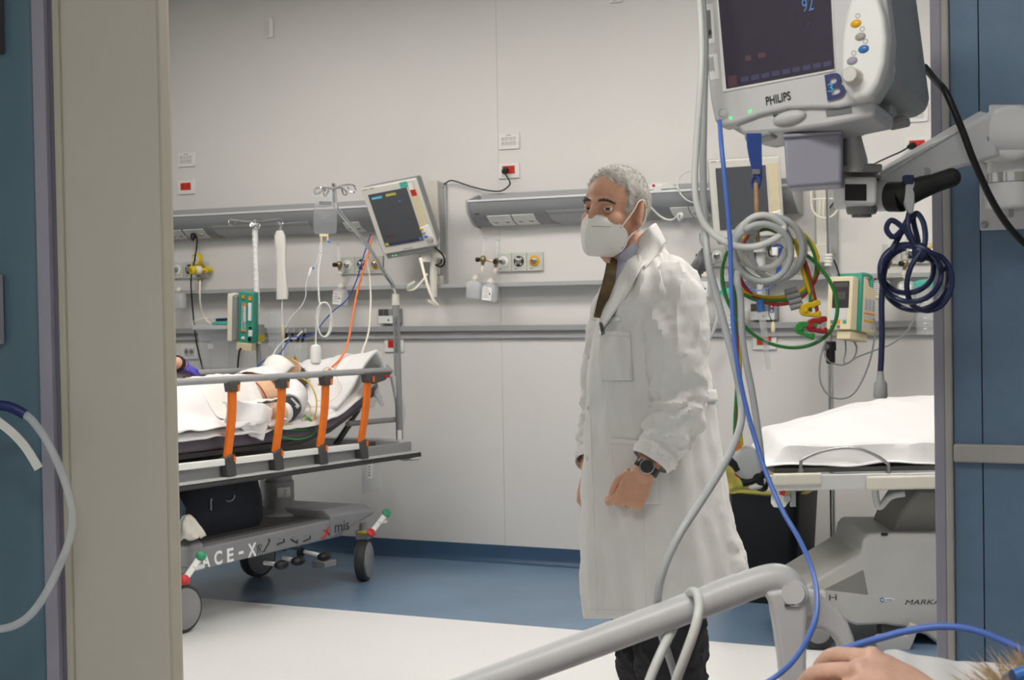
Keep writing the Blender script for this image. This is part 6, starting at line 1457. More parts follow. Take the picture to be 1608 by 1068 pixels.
g = G(); g.cyl(pen0, pen1, .0045); pn = g.build('pen', 'charcoal', doc); g = G(); g.cyl(pen1, pen1+(pen1-pen0)*.12, .0035); g.tube([pen1, pen0-CF*.005], .0015, 6, smooth=False); g.build('pen_clip', 'steel', pn)
# ---- watch and ring
wd_ = (dp(1009, 744, -.262)-dp(1022, 724, -.258)).normalized(); wc = dp(1016, 735, -.262)
g = G(); g.lathe(wc-wd_*.010, wd_, [(.0335, 0), (.0345, .003), (.0345, .017), (.0335, .020)], 32); wt = g.build('watch_strap', 'leather', doc)
wn = (-CF-CR*.1+CU*.15); wn = (wn-wd_*wn.dot(wd_)).normalized(); g = G(); g.lathe(wc+wn*.030, wn, [(.019, 0), (.020, .003), (.020, .009), (.017, .011), (.016, .0095), (.001, .0095)], 28); wk = g.build('watch_case', 'steel', wt)
g = G(); g.lathe(wc+wn*.0392, wn, [(.0165, 0), (.0165, .001), (.001, .001)], 24); g.build('watch_face', 'black', wt)
rp = DHF(.092-.012+.010+.020*math.cos(math.radians(78)), .010*1.0, .002-.020*math.sin(math.radians(78))); fdx = (DHF.x*math.cos(math.radians(78))-DHF.z*math.sin(math.radians(78))).normalized()
g = G(); g.torus(DHF(.094, .0105, -.012), fdx, .0098, .0016, 24, 8); g.build('wedding_ring', 'gold', doc)
# ---- trousers and shoes
for k, rows in enumerate(([(1050, 900, -.07, .105), (1049, 965, -.07, .108), (1052, 1020, -.07, .100), (1056, 1068, -.065, .092), (1058, 1150, -.06, .08), (1060, 1225, -.05, .078), (1060, 1248, -.05, .082)], [(1018, 900, .09, .10), (1015, 965, .10, .10), (1018, 1020, .10, .095), (1022, 1068, .11, .085), (1028, 1150, .12, .076), (1032, 1225, .12, .074), (1032, 1240, .12, .08)])):
    g = G(); rings = limb_sleeve(rows); g.loft(rings, cap=False); g.build('trouser_leg', 'trousers', doc, solid=.003)
    fc = dp(rows[-1][0]-18, 1255, rows[-1][2]-.03); fc.z = 0; fd_ = (-CR*.85-V((CF.x, CF.y, 0))*.5).normalized(); sd = fd_.cross(BZ)
    g = G(); g.loft([[p if p.z > .001 else V((p.x, p.y, .001)) for p in ring_at(fc+fd_*u_+BZ*h_, sd, BZ, w_, t_, 18)] for u_, h_, w_, t_ in ((-.10, .035, .02, .034), (-.085, .045, .036, .045), (-.02, .05, .042, .05), (.06, .036, .046, .036), (.13, .028, .045, .028), (.18, .02, .03, .02), (.195, .016, .012, .012))]); g.build('shoe', 'leather', doc)
# ================================================================== NEAR MONITOR ON ITS ARM
FN = frp(1240, 60, 2.2, (100, -17.6, -56), (-8, -92, 14.6))
def pm(x, y, d=0.0): return on(x, y, FN(0, 0, d), FN.z)
def pl_(x, y):
    q = pm(x, y)-FN.o; return q.dot(FN.x), q.dot(FN.y)
nm = thing('patient_monitor', pm(1240, 200), 'large grey patient monitor on a white wall arm in the foreground', 'monitor')
TOPY = -115
left = [(1098.5, TOPY+8), (1099.7, 0), (1108, 84), (1115, 157), (1122, 190), (1131, 199)]
bot = [(1156, 194), (1192, 180.5), (1237, 170), (1277, 169), (1316, 169), (1336, 164), (1372, 158)]
rgt = [(1394, 120), (1399, 60), (1392, 0), (1380, TOPY-40), (1368, TOPY-48)]
out = left+bot+rgt+[(1105, TOPY)]
g = G(); g.prism([pm(x, y, .012) for x, y in out], -FN.z*.030); front = g.build('front_frame', 'monitor_silver', nm, bevel=.005, seg=3)
def quad(pts, d, th): 
    g = G(); g.prism([pm(x, y, d) for x, y in pts], -FN.z*th); return g
g = quad([(1119, TOPY+20), (1133.5, 145.5), (1312, 111.5), (1303, TOPY-14)], .0145, .006); g.build('screen_bezel', 'bezel_white', nm, bevel=.002)
scq = [(1120.5, TOPY+30), (1140.4, 139.6), (1310.3, 108), (1299, TOPY)]
g = quad(scq, .0152, .004); scr = g.build('screen', 'screen_lit', nm, smooth=False)
a, b = pl_(1262, 22); text('reading', '92', .019, pm(1261, 20, .0155), FN.x, FN.y, 'scr_blue', scr, w=.016)
text('reading', '-?-', .008, pm(1261, 47, .0155), FN.x, FN.y, 'scr_band', scr, w=.016)
for k in range(9):
    x0 = 1163+k*16.2; yb = 133-(x0-1145)*.186; g = quad([(x0, yb-8), (x0+.8, yb), (x0+13, yb-2.5), (x0+12.4, yb-10.5)], .0156, .0004); g.build('soft_key', 'scr_band', scr, smooth=False)
g = quad([(1143, 120), (1144.5, 137), (1158, 134.5), (1156.5, 117.5)], .0156, .0004); g.build('soft_key', 'scr_red', scr, smooth=False)
g = quad([(1170, 88), (1171, 96), (1180, 94.5), (1179, 86.5)], .0156, .0004); g.build('reading_block', 'scr_red', scr, smooth=False)
g = quad([(1190, 84), (1191, 92), (1202, 90), (1201, 82)], .0156, .0004); g.build('reading_block', 'scr_red', scr, smooth=False)
# rear case
al, bl_ = pl_(1106, 60); ar, _ = pl_(1396, 60); _, bb = pl_(1250, 178); bt = pl_(1240, TOPY)[1]
g = G(); rings = []
for dpt, k, dx in ((.008, 1.0, 0), (.04, 1.0, 0), (.13, 1.0, .0), (.185, .985, .0), (.20, .95, 0)):
    cx_, cy_, hw, hh = (al+ar)/2, (bb+bt)/2+.008, (ar-al)/2*k, (bt-bb)/2*k; c8 = .022
    rings.append([FN(cx_+sx*(hw-ox), cy_+sy*(hh-oy), -dpt) for sx, sy, ox, oy in ((-1, -1, c8, 0), (1, -1, c8, 0), (1, -1, .006, .006), (1, -1, 0, c8), (1, 1, 0, c8), (1, 1, c8, 0), (-1, 1, c8, 0), (-1, 1, 0, c8), (-1, -1, 0, c8), (-1, -1, .006, .006))])
g.loft(rings); rear = g.build('rear_case', 'body_grey', nm, angle=35, bevel=.006)
for dz_ in (.05, .115):
    g = G(); FN.box(g, ((al+ar)/2+.09, bb-.004, -dz_-.03), (.030, .014, .026)); g.build('case_foot', 'body_grey', rear, bevel=.004)
# underside with grip and foot
g = G(); g.prism([pm(x, y, .004) for x, y in ((1150, 190), (1166, 211), (1235, 206), (1300, 197), (1372, 182), (1374, 158), (1330, 160), (1237, 164), (1192, 174))], -FN.z*.09); un = g.build('underside', 'monitor_silver', nm, bevel=.005)
g = G(); g.ell(pm(1240, 185, .006), (.024, .010, .010), FN.ax); g.build('grip', 'monitor_silver', un)
g = quad([(1213, 180), (1214, 183), (1262, 177), (1262, 174)], .0065, .004); g.build('grip_slot', 'charcoal', un, bevel=.001)
g = G(); FN.box(g, (pl_(1190, 210)[0], pl_(1190, 210)[1], -.012), (.040, .014, .03)); g.build('foot', 'body_grey', un, bevel=.004)
g = quad([(1296, 173), (1298, 183), (1338, 177), (1336, 168)], .0055, .0010); g.build('type_label', 'ink_soft', un, smooth=False)
text('maker_name', 'PHILIPS', .0125, pm(1203.5, 166, .0125), FN.x, FN.y, 'ink', front, w=.036, bold=.02)
text('bay_letter', 'B', .036, pm(1300.5, 159, .0128), FN.x, FN.y, 'navy', front, w=.026, depth=.003, bold=.015)
text('bay_number', '3', .011, pm(1301, 145, .0162), FN.x, FN.y, 'cyan_ink', front, w=.007)
g = G(); g.torus(pm(1135, 178, .0125), FN.z, .0075, .0013, 24, 6); g.ell(pm(1135, 178, .0125), (.006, .006, .0018), FN.ax); g.build('power_button', 'monitor_silver', front)
for x, y in ((1147.5, 185.5), (1177.8, 175)): g = G(); g.ell(pm(x, y, .0127), (.0022, .0022, .001), FN.ax, 10, 6); g.build('led', 'led_green', front)
g = quad([(1103, 8), (1106.5, 70), (1123, 67), (1119.5, 5)], .0128, .0012); s1 = g.build('asset_sticker', 'bezel_white', front, smooth=False)
g = quad([(1107, 17), (1110, 61), (1118, 59.5), (1115, 15.5)], .0132, .0005); g.build('sticker_print', 'ink_soft', front, smooth=False)
g = G(); g.ell(pm(1113.5, 51, .0135), (.0040, .0040, .0005), FN.ax); g.build('sticker_seal', 'ink', front)
g = quad([(1112, 86), (1115.5, 126), (1129.5, 123), (1126, 83.5)], .0128, .001); g.build('asset_sticker', 'paper', front, smooth=False)
g = G()
for k in range(5): FN.box(g, (pl_(1117+k*2.2, 104)[0], pl_(1117+k*2.2, 104)[1], .0131), (.0009, .022-.003*(k % 2), .0003))
g.build('sticker_print', 'ink_soft', front, smooth=False)
# control pod
pod = [(1346, -8), (1336, 28), (1329, 70), (1328, 115), (1334, 146), (1348, 163), (1372, 158), (1387, 138), (1397, 105), (1400, 68), (1396, 32), (1386, 0), (1374, -14), (1356, -16)]
g = G(); cxy = V((0, 0, 0)); PQ = [pm(x, y, .012) for x, y in pod]; cm = sum(PQ, V((0, 0, 0)))/len(PQ)
g.loft([PQ, [p+FN.z*.018 for p in PQ], [cm+(p-cm)*.93+FN.z*.024 for p in PQ]]); pd_ = g.build('control_pod', 'bezel_white', nm, bevel=.004, seg=3, angle=30)
for x, y, m in ((1344, 37, 'btn_yellow'), (1351, 57.5, 'btn_grey'), (1356, 77, 'btn_blue'), (1338, 95.5, 'box_lilac')):
    g = G(); g.ell(pm(x, y, .0365), (.0075, .0055, .0028), FN.ax, 16, 8); g.build('button', m, pd_)
    g = G(); g.torus(pm(x+3, y-12, .0362), FN.z, .0030, .0005, 12, 5); g.build('symbol', 'btn_grey', pd_)
g = G(); g.lathe(pm(1342, 123, .034), FN.z, [(.014, 0), (.0125, .003), (.0115, .004), (.0108, .020), (.009, .022), (.001, .0222)], 26); g.build('knob', 'knob_grey', pd_) if 'knob_grey' in MATS else g.build('knob', 'monitor_white', pd_)

# ---- arm, joints, box
ar_ = thing('jointed_wall_arm', on(1575, 300, (0, 2.6, 0), (0, 1, 0)), 'white jointed wall arm with a black grip under the near monitor', 'wall arm')
def boxpx(name, x0, y0, x1, y1, z, dep, m, par, bev=.004, skew=0):
    A, B, C_, D = at(x0, y1, z), at(x1, y1+skew, z), at(x1, y0+skew, z), at(x0, y0, z); g = G(); d = CF*dep
    g.hexa([A, B, B+d, A+d, D, C_, C_+d, D+d]); return g.build(name, m, par, bevel=bev, seg=3)
boxpx('tilt_plate', 1274, 196, 1380, 205, 2.22, .10, 'body_grey', ar_, .003, -5)
boxpx('rail_slide', 1282, 190, 1345, 197, 2.225, .06, 'charcoal', ar_, .001, -4)
boxpx('slide_tab', 1340, 191, 1358, 194, 2.215, .02, 'teal', ar_, .0005, -2)
bxo = thing('accessory_box', at(1275, 295, 2.2), 'lilac grey box hanging under the near monitor', 'box')
g = G(); q = [(1230, 212), (1235.5, 295), (1322, 289), (1322, 206)]; g.prism([at(x, y, 2.19) for x, y in q], CF*.07+CR*.018); g.build('box_body', 'box_lilac', bxo, bevel=.005, seg=3)
g = G(); g.prism([at(x, y, 2.185) for x, y in ((1229, 211), (1229.5, 216), (1322, 210), (1322, 205))], CF*.08+CR*.018); g.build('box_flange', 'box_lilac', bxo, bevel=.001)
g = G(); rows = [(209, 1323, 1351), (215, 1323, 1353), (230, 1323, 1357), (248, 1323, 1362), (262, 1323, 1364), (270, 1324, 1360)]
g.loft([[at((x0+x1)/2+(x1-x0)/2*math.cos(t_), y, 2.26-.035*math.sin(t_)) for t_ in [2*PI*j/24 for j in range(24)]] for y, x0, x1 in rows]); g.build('tilt_knuckle', 'bed2_base', ar_)
boxpx('swivel_plate', 1324, 257, 1386, 270, 2.235, .09, 'bed_grey', ar_, .003)
g = G(); g.lathe(at(1354, 272, 2.285), -CU, [(.020, -.012), (.021, .0), (.0255, .004), (.0255, .010)], 30); g.build('swivel_ring', 'bed_grey', ar_)
boxpx('joint_block', 1325.5, 277, 1378, 322, 2.245, .08, 'arm_white', ar_, .005)
boxpx('type_plate', 1327, 289, 1361, 315, 2.2435, .002, 'black', ar_, .0015)
g = G(); g.lathe(at(1353, 322, 2.285), -CU, [(.022, 0), (.022, .008), (.020, .013), (.014, .014), (.014, .017)], 28); g.build('joint_cap', 'bed_grey', ar_)
g = G(); g.cyl(at(1353, 337, 2.285), at(1353, 341, 2.285), .014); g.build('cap_nut', 'black', ar_)
# beam
za, zb2 = 2.30, 2.40
def beam_q(x, y, s): return at(x, y, s)
g = G(); g.hexa([beam_q(1381, 300, 2.28), beam_q(1381, 300, 2.35), beam_q(1570, 246, 2.44), beam_q(1570, 246, 2.36), beam_q(1379, 272, 2.28), beam_q(1376, 268, 2.35), beam_q(1541, 172, 2.44), beam_q(1556, 176, 2.36)]); bm_ = g.build('beam', 'arm_white', ar_, bevel=.006, seg=3)
g = G(); g.hexa([beam_q(1384, 280, 2.277), beam_q(1378, 270, 2.345), beam_q(1500, 198, 2.42), beam_q(1506, 207, 2.335), beam_q(1384, 277, 2.276), beam_q(1378, 267, 2.344), beam_q(1500, 195, 2.42), beam_q(1506, 204, 2.334)]); g.build('foil_wrap', 'arm_foil', bm_, bevel=.002)
g = G(); g.loft([[at(1381+20*math.cos(t_)*0+k, 306+26*math.sin(t_), 2.30-.038*math.cos(t_)) for t_ in [2*PI*j/28 for j in range(28)]] for k in (-6, 2, 10, 14)]); g.build('beam_hub', 'arm_white', ar_)
g = G(); g.cyl(at(1455, 269, 2.316), at(1455, 269, 2.309), .006, n=16); g.build('beam_screw', 'steel', bm_)
def bl2(x, y): return at(x, y, 2.292+(x-1381)/190*.078)
g = G(); g.prism([bl2(1522, 222), bl2(1528, 237), bl2(1556, 224), bl2(1550, 206)], -CF*.003); st_ = g.build('beam_label', 'plate_edge', bm_, smooth=False)
g = G(); g.torus(at(1547, 219, 2.355), -CF, .0045, .001, 18, 5); g.build('label_seal', 'ink', bm_)
g = G(); g.lathe(at(1588, 208, 2.37), CF, [(.036, -.005), (.042, .0), (.042, .07), (.036, .075)], 36); g.loft([[at(1575+k, 208+44*math.sin(t_), 2.40-.045*math.cos(t_)) for t_ in [2*PI*j/30 for j in range(30)]] for k in (-22, 0, 40)]); g.build('shoulder', 'arm_white', ar_, bevel=.003)
xp0, xp1 = on(1539, 300, (0, 2.59, 0), (0, 1, 0)), on(1640, 300, (0, 2.59, 0), (0, 1, 0)); zt_, zb3 = on(1570, 244, (0, 2.59, 0), (0, 1, 0)).z, on(1570, 361, (0, 2.59, 0), (0, 1, 0)).z
g = G(); g.box(((xp0.x+xp1.x)/2, 2.592, (zt_+zb3)/2), (xp1.x-xp0.x, .016, zt_-zb3)); wp = g.build('wall_plate', 'arm_white', ar_, bevel=.002)
for y in (252, 353):
    c = on(1546, y, (0, 2.582, 0), (0, 1, 0)); g = G(); g.cyl(c, c+V((0, -.004, 0)), .0055, n=18); g.ell(c+V((0, -.004, 0)), (.0045, .002, .0045)); g.build('plate_screw', 'steel', wp)
cx3 = at(1587, 300, 2.42)
g = G(); g.lathe(at(1587, 246, 2.42), V((0, 0, -1)), [(.036, -.03), (.034, .0), (.034, .025)], 32); g.build('pivot_neck', 'arm_white', ar_)
g = G(); g.lathe(at(1587, 272, 2.42), V((0, 0, -1)), [(.0345, 0), (.0345, .014)], 32); g.build('pivot_band', 'chrome', ar_)
g = G(); g.lathe(at(1587, 287, 2.42), V((0, 0, -1)), [(.0345, 0), (.0345, .036), (.031, .040)], 32); g.box(at(1587, 300, 2.47), (.06, .10, .06)); g.build('pivot_housing', 'arm_white', ar_, bevel=.002)
g = G(); g.cyl(at(1585, 328, 2.43), at(1585, 341, 2.43), .007, n=6); g.build('pivot_bolt', 'steel', ar_)
# black grip
g = G(); g.cyl(at(1397, 309, 2.265), at(1418, 309, 2.25), .0215); g.tube([at(1412, 309, 2.25), at(1440, 297, 2.24), at(1470, 287, 2.235), at(1494, 279, 2.23)], [.020, .017, .0135, .0135], 20); g.ell(at(1494, 279, 2.23), (.0135, .0135, .0135)); g.build('grip', 'black_matt', ar_)
cable('monitor_power_cable', [(1452, 105, 2.36), (1468, 125, 2.33), (1484, 143, 2.30), (1500, 178, 2.29), (1514, 212, 2.29), (1526, 245, 2.29), (1540, 278, 2.30), (1556, 312, 2.31), (1576, 345, 2.32), (1600, 374, 2.33), (1640, 410, 2.36), (1690, 470, 2.38), (1720, 540, 2.40), on(1735, 600, (0, 2.575, 0), (0, 1, 0)), on(1738, 640, (0, 2.59, 0), (0, 1, 0))], .0052, 'black', 'thick black cable from the near monitor sweeping over the arm', n=10)
# ---- navy cable coil with two plugs
ZN = 2.235
nv_ = thing('navy_cable', at(1430, 430, ZN), 'navy lead coiled in loops under the black grip', 'cable')
def el(cx, cy, rx, ry, a0, a1, n, dz=0.0, tilt=0): return [(cx+rx*math.cos(a0+(a1-a0)*i/n)*math.cos(tilt)-ry*math.sin(a0+(a1-a0)*i/n)*math.sin(tilt), cy+rx*math.cos(a0+(a1-a0)*i/n)*math.sin(tilt)+ry*math.sin(a0+(a1-a0)*i/n)*math.cos(tilt), ZN+dz+.012*math.sin(i*1.1)) for i in range(n+1)]
path = [(1429, 330, ZN), (1425, 352, ZN-.01), (1434, 380, ZN-.012), (1446, 400, ZN-.01)]+el(1424, 422, 42, 38, -.35, 1.9*PI, 18)+el(1430, 430, 48, 44, -.4, 1.95*PI, 18, -.01)+el(1437, 437, 52, 50, -.3, 1.4*PI, 14, .01)
g = G(); g.tube([at(*p) for p in path], .0040, 8, sub=4); g.build('coil', 'cord_navy', nv_)
path = [(1434, 335, ZN), (1424, 352, ZN), (1404, 372, ZN-.01), (1392, 360, ZN-.01), (1400, 346, ZN-.01), (1420, 360, ZN-.01), (1436, 385, ZN-.01), (1447, 398, ZN-.015), (1453, 375, ZN-.01), (1450, 350, ZN-.005), (1440, 335, ZN), (1434, 345, ZN+.01), (1440, 372, ZN+.01), (1445, 396, ZN-.01)]
g = G(); g.tube([at(*p) for p in path], .0040, 8, sub=5); g.build('upper_loops', 'cord_navy', nv_)
path = [(1445, 396, ZN-.02), (1430, 420, ZN-.02), (1424, 450, ZN-.015), (1432, 478, ZN), (1455, 488, ZN), (1478, 480, ZN+.0), (1492, 458, ZN), (1494, 430, ZN+.0), (1480, 405, ZN), (1455, 396, ZN-.01)]
g = G(); g.tube([at(*p) for p in path], .0040, 8, sub=5); g.build('outer_loop', 'cord_navy', nv_)
path = [(1428, 340, ZN), (1415, 365, ZN), (1400, 395, ZN), (1389, 425, ZN), (1384.5, 470, ZN), (1385, 520, ZN), (1384, 560, ZN), (1382.5, 585, ZN)]
g = G(); g.tube([at(*p) for p in path], .0043, 8, sub=5); g.build('tail', 'cord_navy', nv_)
g = G(); g.lathe(at(1382.5, 583, ZN), -CU, [(.0045, 0), (.0055, .012), (.0095, .017), (.010, .036), (.0085, .038)], 16); tp_ = g.build('tail_plug', 'charcoal_plug', nv_) if 'charcoal_plug' in MATS else g.build('tail_plug', 'body_grey', nv_)
g = G(); g.lathe(at(1380.5, 617, ZN), -CU, [(.007, 0), (.007, .007)], 16); g.build('plug_tip', 'cord_navy', tp_)
g = G(); g.prism([at(x, y, ZN-.01) for x, y in ((1424, 284), (1437, 284), (1437, 318), (1434, 336), (1428, 336), (1421, 318))], CF*.012); cl_ = g.build('upper_plug', 'body_grey', nv_, bevel=.002)
g = G(); g.prism([at(x, y, ZN-.012) for x, y in ((1420, 274), (1436, 274), (1435, 289), (1420, 289))], CF*.014); g.build('plug_cap', 'strap_navy', cl_, bevel=.002) if 'strap_navy' in MATS else g.build('plug_cap', 'cord_navy', cl_, bevel=.002)
g = G(); g.ell(at(1445, 397, ZN-.012), (.012, .011, .014)); g.build('coil_tie', 'cord_navy', nv_)
# ---- blue strap, tan ring
ZS = 2.17
stp = thing('blue_strap', at(1186, 295, ZS), 'dark blue strap hanging from the underside of the near monitor', 'strap')
g = G(); g.prism([at(x, y, ZS) for x, y in ((1172, 209), (1196, 209), (1197, 262), (1197.5, 284), (1190, 282), (1183, 276), (1177, 250), (1173.5, 230))], CF*.004); g.build('strap', 'strap_blue', stp, bevel=.001)
g = G(); g.torus(at(1187, 287, ZS), (CF*.5+CR).normalized(), .0085, .0022, 20, 8); g.build('loop', 'strap_blue', stp)
g = G(); g.box(at(1187.5, 270, ZS-.002), (.010, .003, .007), (CR, CF, CU)); g.build('buckle', 'steel', stp, bevel=.0005)
ro = at(1188.5, 333, ZS); rx_, ru_ = (CF*.97+CR*.16).normalized(), (CU+CR*-.03).normalized(); pts = [ro+rx_*(.018*math.cos(a_))+ru_*(.038*math.sin(a_)) for a_ in [2*PI*i/40 for i in range(41)]]
g = G(); g.tube(pts, .0032, 8, smooth=False); tag(g.build('hanging_ring', 'wood_ring'), 'long tan ring on the blue strap holding the coiled hose', 'ring')
# ---- grey hose coil
ZC = 2.15
hose = thing('coiled_hose', at(1205, 440, ZC), 'light grey pressure hose coiled through the tan ring', 'hose')
def ec(cx, cy, rx, ry, a0, a1, n, dz=0.0): return [(cx+rx*math.cos(a0+(a1-a0)*i/n), cy+ry*math.sin(a0+(a1-a0)*i/n), ZC+dz+.015*math.sin(a0+(a1-a0)*i/n)) for i in range(n+1)]
path = [pm(1112, -95, -.06), pm(1096, -92, -.06), at(1094, -60, ZC+.05), (1101, 40, ZC+.02), (1101, 120, ZC), (1094, 220, ZC), (1091, 290, ZC), (1097, 330, ZC), (1110, 357, ZC), (1135, 378, ZC-.005), (1165, 388, ZC-.01), (1195, 385, ZC-.015), (1222, 372, ZC-.01), (1231, 357, ZC)]+ec(1198, 380, 38, 42, -.9, -2*PI+.3, 16, .01)
g = G(); g.tube([p if isinstance(p, Vector) else at(*p) for p in path], .0046, 10, sub=6); g.build('feed_loop', 'cord_white', hose)
path = ec(1208, 391, 55, 51, -2.2, 2*PI-2.2, 22, .02)+ec(1197, 397, 45, 45, -2.2, 2*PI-2.4, 22, .0)+ec(1219, 390, 41, 48, -2.4, PI+.6, 14, .015)
g = G(); g.tube([at(*p) for p in path], .0046, 10, sub=4); g.build('coil', 'cord_grey', hose)
path = ec(1196, 383, 44, 40, .2, -PI*1.2, 14, .03)+[(1160, 420, ZC+.02), (1158, 440, ZC), (1163, 470, ZC), (1165, 520, ZC), (1170, 560, ZC), (1180, 610, ZC), (1188, 660, ZC), (1194, 705, ZC), (1197, 738, ZC)]
g = G(); g.tube([at(*p) for p in path], .0046, 10, sub=5); g.build('drop', 'cord_grey', hose)
cable('pressure_hose', [pm(1116, -70, -.09), pm(1100, -66, -.09), at(1101, -20, ZC+.09), (1107, 60, ZC+.06), (1105, 180, ZC+.04), (1104, 260, ZC+.03), (1106, 340, ZC+.02), (1112, 410, ZC), (1124, 460, ZC), (1140, 520, ZC), (1155, 580, ZC), (1163, 625, ZC), (1164, 660, ZC-.03), (1152, 700, ZC-.08), (1128, 745, ZC-.14), (1096, 795, ZC-.18), (1064, 845, ZC-.2), (1044, 890, ZC-.2), (1034, 930, ZC-.19), (1033, 970, ZC-.16), (1040, 1000, ZC-.14), (1050, 1030, ZC-.13), (1062, 1070, ZC-.12), (1070, 1120, ZC-.12)], .0050, 'cord_grey', 'grey hose falling in front of the coat to behind the near rail', 'hose', n=10)
cable('rail_hose', [(1002, 1120, 1.92), (1020, 1068, 1.92), (1038, 1025, 1.93), (1055, 990, 1.95), (1072, 950, 1.97), (1080, 935, 1.96), (1088, 929, 1.92), (1096, 936, 1.88), (1098, 955, 1.86), (1092, 985, 1.85), (1078, 1025, 1.85), (1062, 1068, 1.86), (1050, 1110, 1.88)], .0058, 'cord_white', 'pale hose looped over the near bed rail', 'hose', n=10)
cable('blue_sensor_lead', [(1130, 190, 2.15), (1133, 230, 2.12), (1139, 290, 2.11), (1146, 370, 2.11), (1148, 440, 2.11), (1152, 520, 2.11), (1160, 585, 2.11), (1172, 640, 2.11), (1186, 690, 2.10), (1204, 745, 2.08), (1228, 800, 2.05), (1254, 845, 2.02), (1272, 885, 1.98), (1282, 925, 1.92), (1282, 965, 1.84), (1270, 1000, 1.8), (1248, 1035, 1.77), (1222, 1060, 1.75), (1190, 1080, 1.75)], .0032, 'cord_blue', 'blue cord falling from the near monitor past the rail end', n=10)
cable('blue_sensor_lead', [(1318, 1022, 1.72), (1345, 1013, 1.72), (1390, 1000, 1.72), (1430, 990, 1.71), (1480, 984, 1.7), (1530, 990, 1.69), (1575, 1007, 1.68), (1612, 1025, 1.67), (1660, 1060, 1.66)], .0040, 'cord_blue', 'blue cord arching behind the near hand', n=10)
# ---- electrode leads
ZE = 2.19
def lead(name, pts, m, label, r=.0027): return cable(name, [(x, y, ZE+d) for x, y, d in pts], r, m, label, n=8)
lead('yellow_lead', [(1232, 360, 0), (1210, 355, .02), (1185, 358, .02), (1166, 375, .02), (1154, 400, .02), (1148, 425, .01), (1152, 440, 0), (1163, 455, 0), (1185, 464, 0), (1215, 467.5, 0), (1245, 463, 0), (1264, 452, 0), (1280, 432, .01), (1284, 410, .01), (1278, 388, .01), (1262, 368, .01), (1240, 352, .01)], 'wire_yellow', 'yellow electrode lead in the coil under the tan ring')
lead('red_lead', [(1236, 356, .01), (1208, 350, .025), (1180, 362, .02), (1166, 385, .02), (1160, 412, .01), (1164, 440, .0), (1178, 460, 0), (1200, 474, 0), (1225, 478, 0), (1250, 472, 0), (1268, 458, .0), (1283, 432, .01), (1281, 405, .015), (1268, 378, .015), (1248, 358, .015)], 'wire_red', 'dark red electrode lead in the coil under the tan ring')
lead('green_lead', [(1234, 372, .01), (1205, 360, .03), (1178, 370, .03), (1158, 392, .03), (1146, 420, .02), (1152, 446, .01), (1170, 463, .0), (1192, 472, 0), (1222, 472, 0), (1248, 468, 0), (1266, 455, .0), (1281, 430, .01), (1280, 402, .01), (1268, 375, .01), (1250, 360, .01)], 'wire_green', 'dark green electrode lead in the coil under the tan ring')
lead('green_loop_lead', [(1240, 372, .0), (1260, 395, .0), (1283, 415, 0), (1302, 440, -.005), (1314, 470, -.005), (1313, 500, -.005), (1300, 525, 0), (1275, 541, 0), (1245, 546, 0), (1212, 540, 0), (1185, 526, 0), (1163, 505, 0), (1145, 478, 0), (1136, 450, .0), (1134, 425, .0), (1138, 405, .01), (1142, 396, .02)], 'wire_green', 'green electrode lead hanging in the widest loop')
for dx, m, lab in ((-3, 'wire_green', 'green lead of the bundle behind the hoses'), (0, 'wire_red', 'dark red lead of the bundle behind the hoses'), (3, 'wire_yellow', 'yellow lead of the bundle behind the hoses')):
    lead('bundle_lead', [(1168+dx, 385, .035), (1160+dx, 405, .03), (1158+dx, 430, .03), (1158+dx, 480, .03), (1159+dx*.8, 540, .03), (1160+dx*.8, 600, .03), (1158+dx*1.2, 660, .03), (1160+dx*1.6, 705, .03), (1163+dx, 725, .03)], m, lab)
for (p0_, p1_, p2_, m, lab) in (((1248, 375), (1262, 430), (1276, 470), 'wire_yellow', 'yellow lead running down to its clip'), ((1254, 385), (1270, 430), (1284, 492), 'wire_red', 'dark red lead running down to its clip'), ((1256, 398), (1272, 445), (1272, 490), 'wire_green', 'green lead running down to its clip')):
    lead('clip_lead', [(*p0_, .0), (*p1_, -.005), (*p2_, -.005)], m, lab, .0029)
g = G()
for k in range(4):
    p = at(1242+k*3.2, 457+k*8, ZE-.003); d_ = (CR*.97+CU*.25).normalized(); g.cyl(p-d_*.009, p+d_*.009, .0042, n=10)
tag(g.build('lead_comb', 'cord_mid'), 'grey comb clip holding the three electrode leads', 'clip')
def eclip(x, y, rot, m, label):
    t = thing('electrode_clip', at(x, y, ZE), label, 'clip', 'electrode clips'); c_, s_ = math.cos(rot), math.sin(rot)
    Q = lambda a, b, d=0.0: at(x+a*c_-b*s_, y+a*s_+b*c_, ZE-.01+d)
    upj = [(-16, 2), (-14, -5), (-6, -9), (4, -10), (6, -13), (14, -14), (16, -6), (8, -3), (6, 0), (0, -1), (-4, 2), (-8, 5)]
    loj = [(-16, 2), (-9, 4), (-4, 3), (2, 8), (6, 6), (10, 7), (12, 3), (17, 4), (18, 14), (8, 14), (0, 13), (-10, 13), (-15, 9)]
    g = G(); g.prism([Q(a, b) for a, b in upj], CF*.012); g.build('upper_jaw', m, t, bevel=.0015)
    g = G(); g.prism([Q(a, b, -.001) for a, b in loj], CF*.013); g.build('lower_jaw', m, t, bevel=.0015)
    g = G(); g.cyl(Q(-9, 3, -.003), Q(-9, 3, .016), .0035, n=12); g.build('pivot', m, t)
    return t
mat('skin_near', 'D8AE98', .5, var=.10, scale=40, bump=.0008, bscale=180); mat('clip_yellow', 'D8B414', .35, var=.03); mat('clip_green', '2F8F3A', .35, var=.03); mat('clip_red', '9E1F28', .35, var=.03)
eclip(1273, 484, .05, 'clip_yellow', 'yellow electrode clip hanging above the other two')
eclip(1266, 515, .35, 'clip_green', 'green electrode clip at the lower left of the three')
eclip(1283, 509, .1, 'clip_red', 'dark red electrode clip at the lower right of the three')
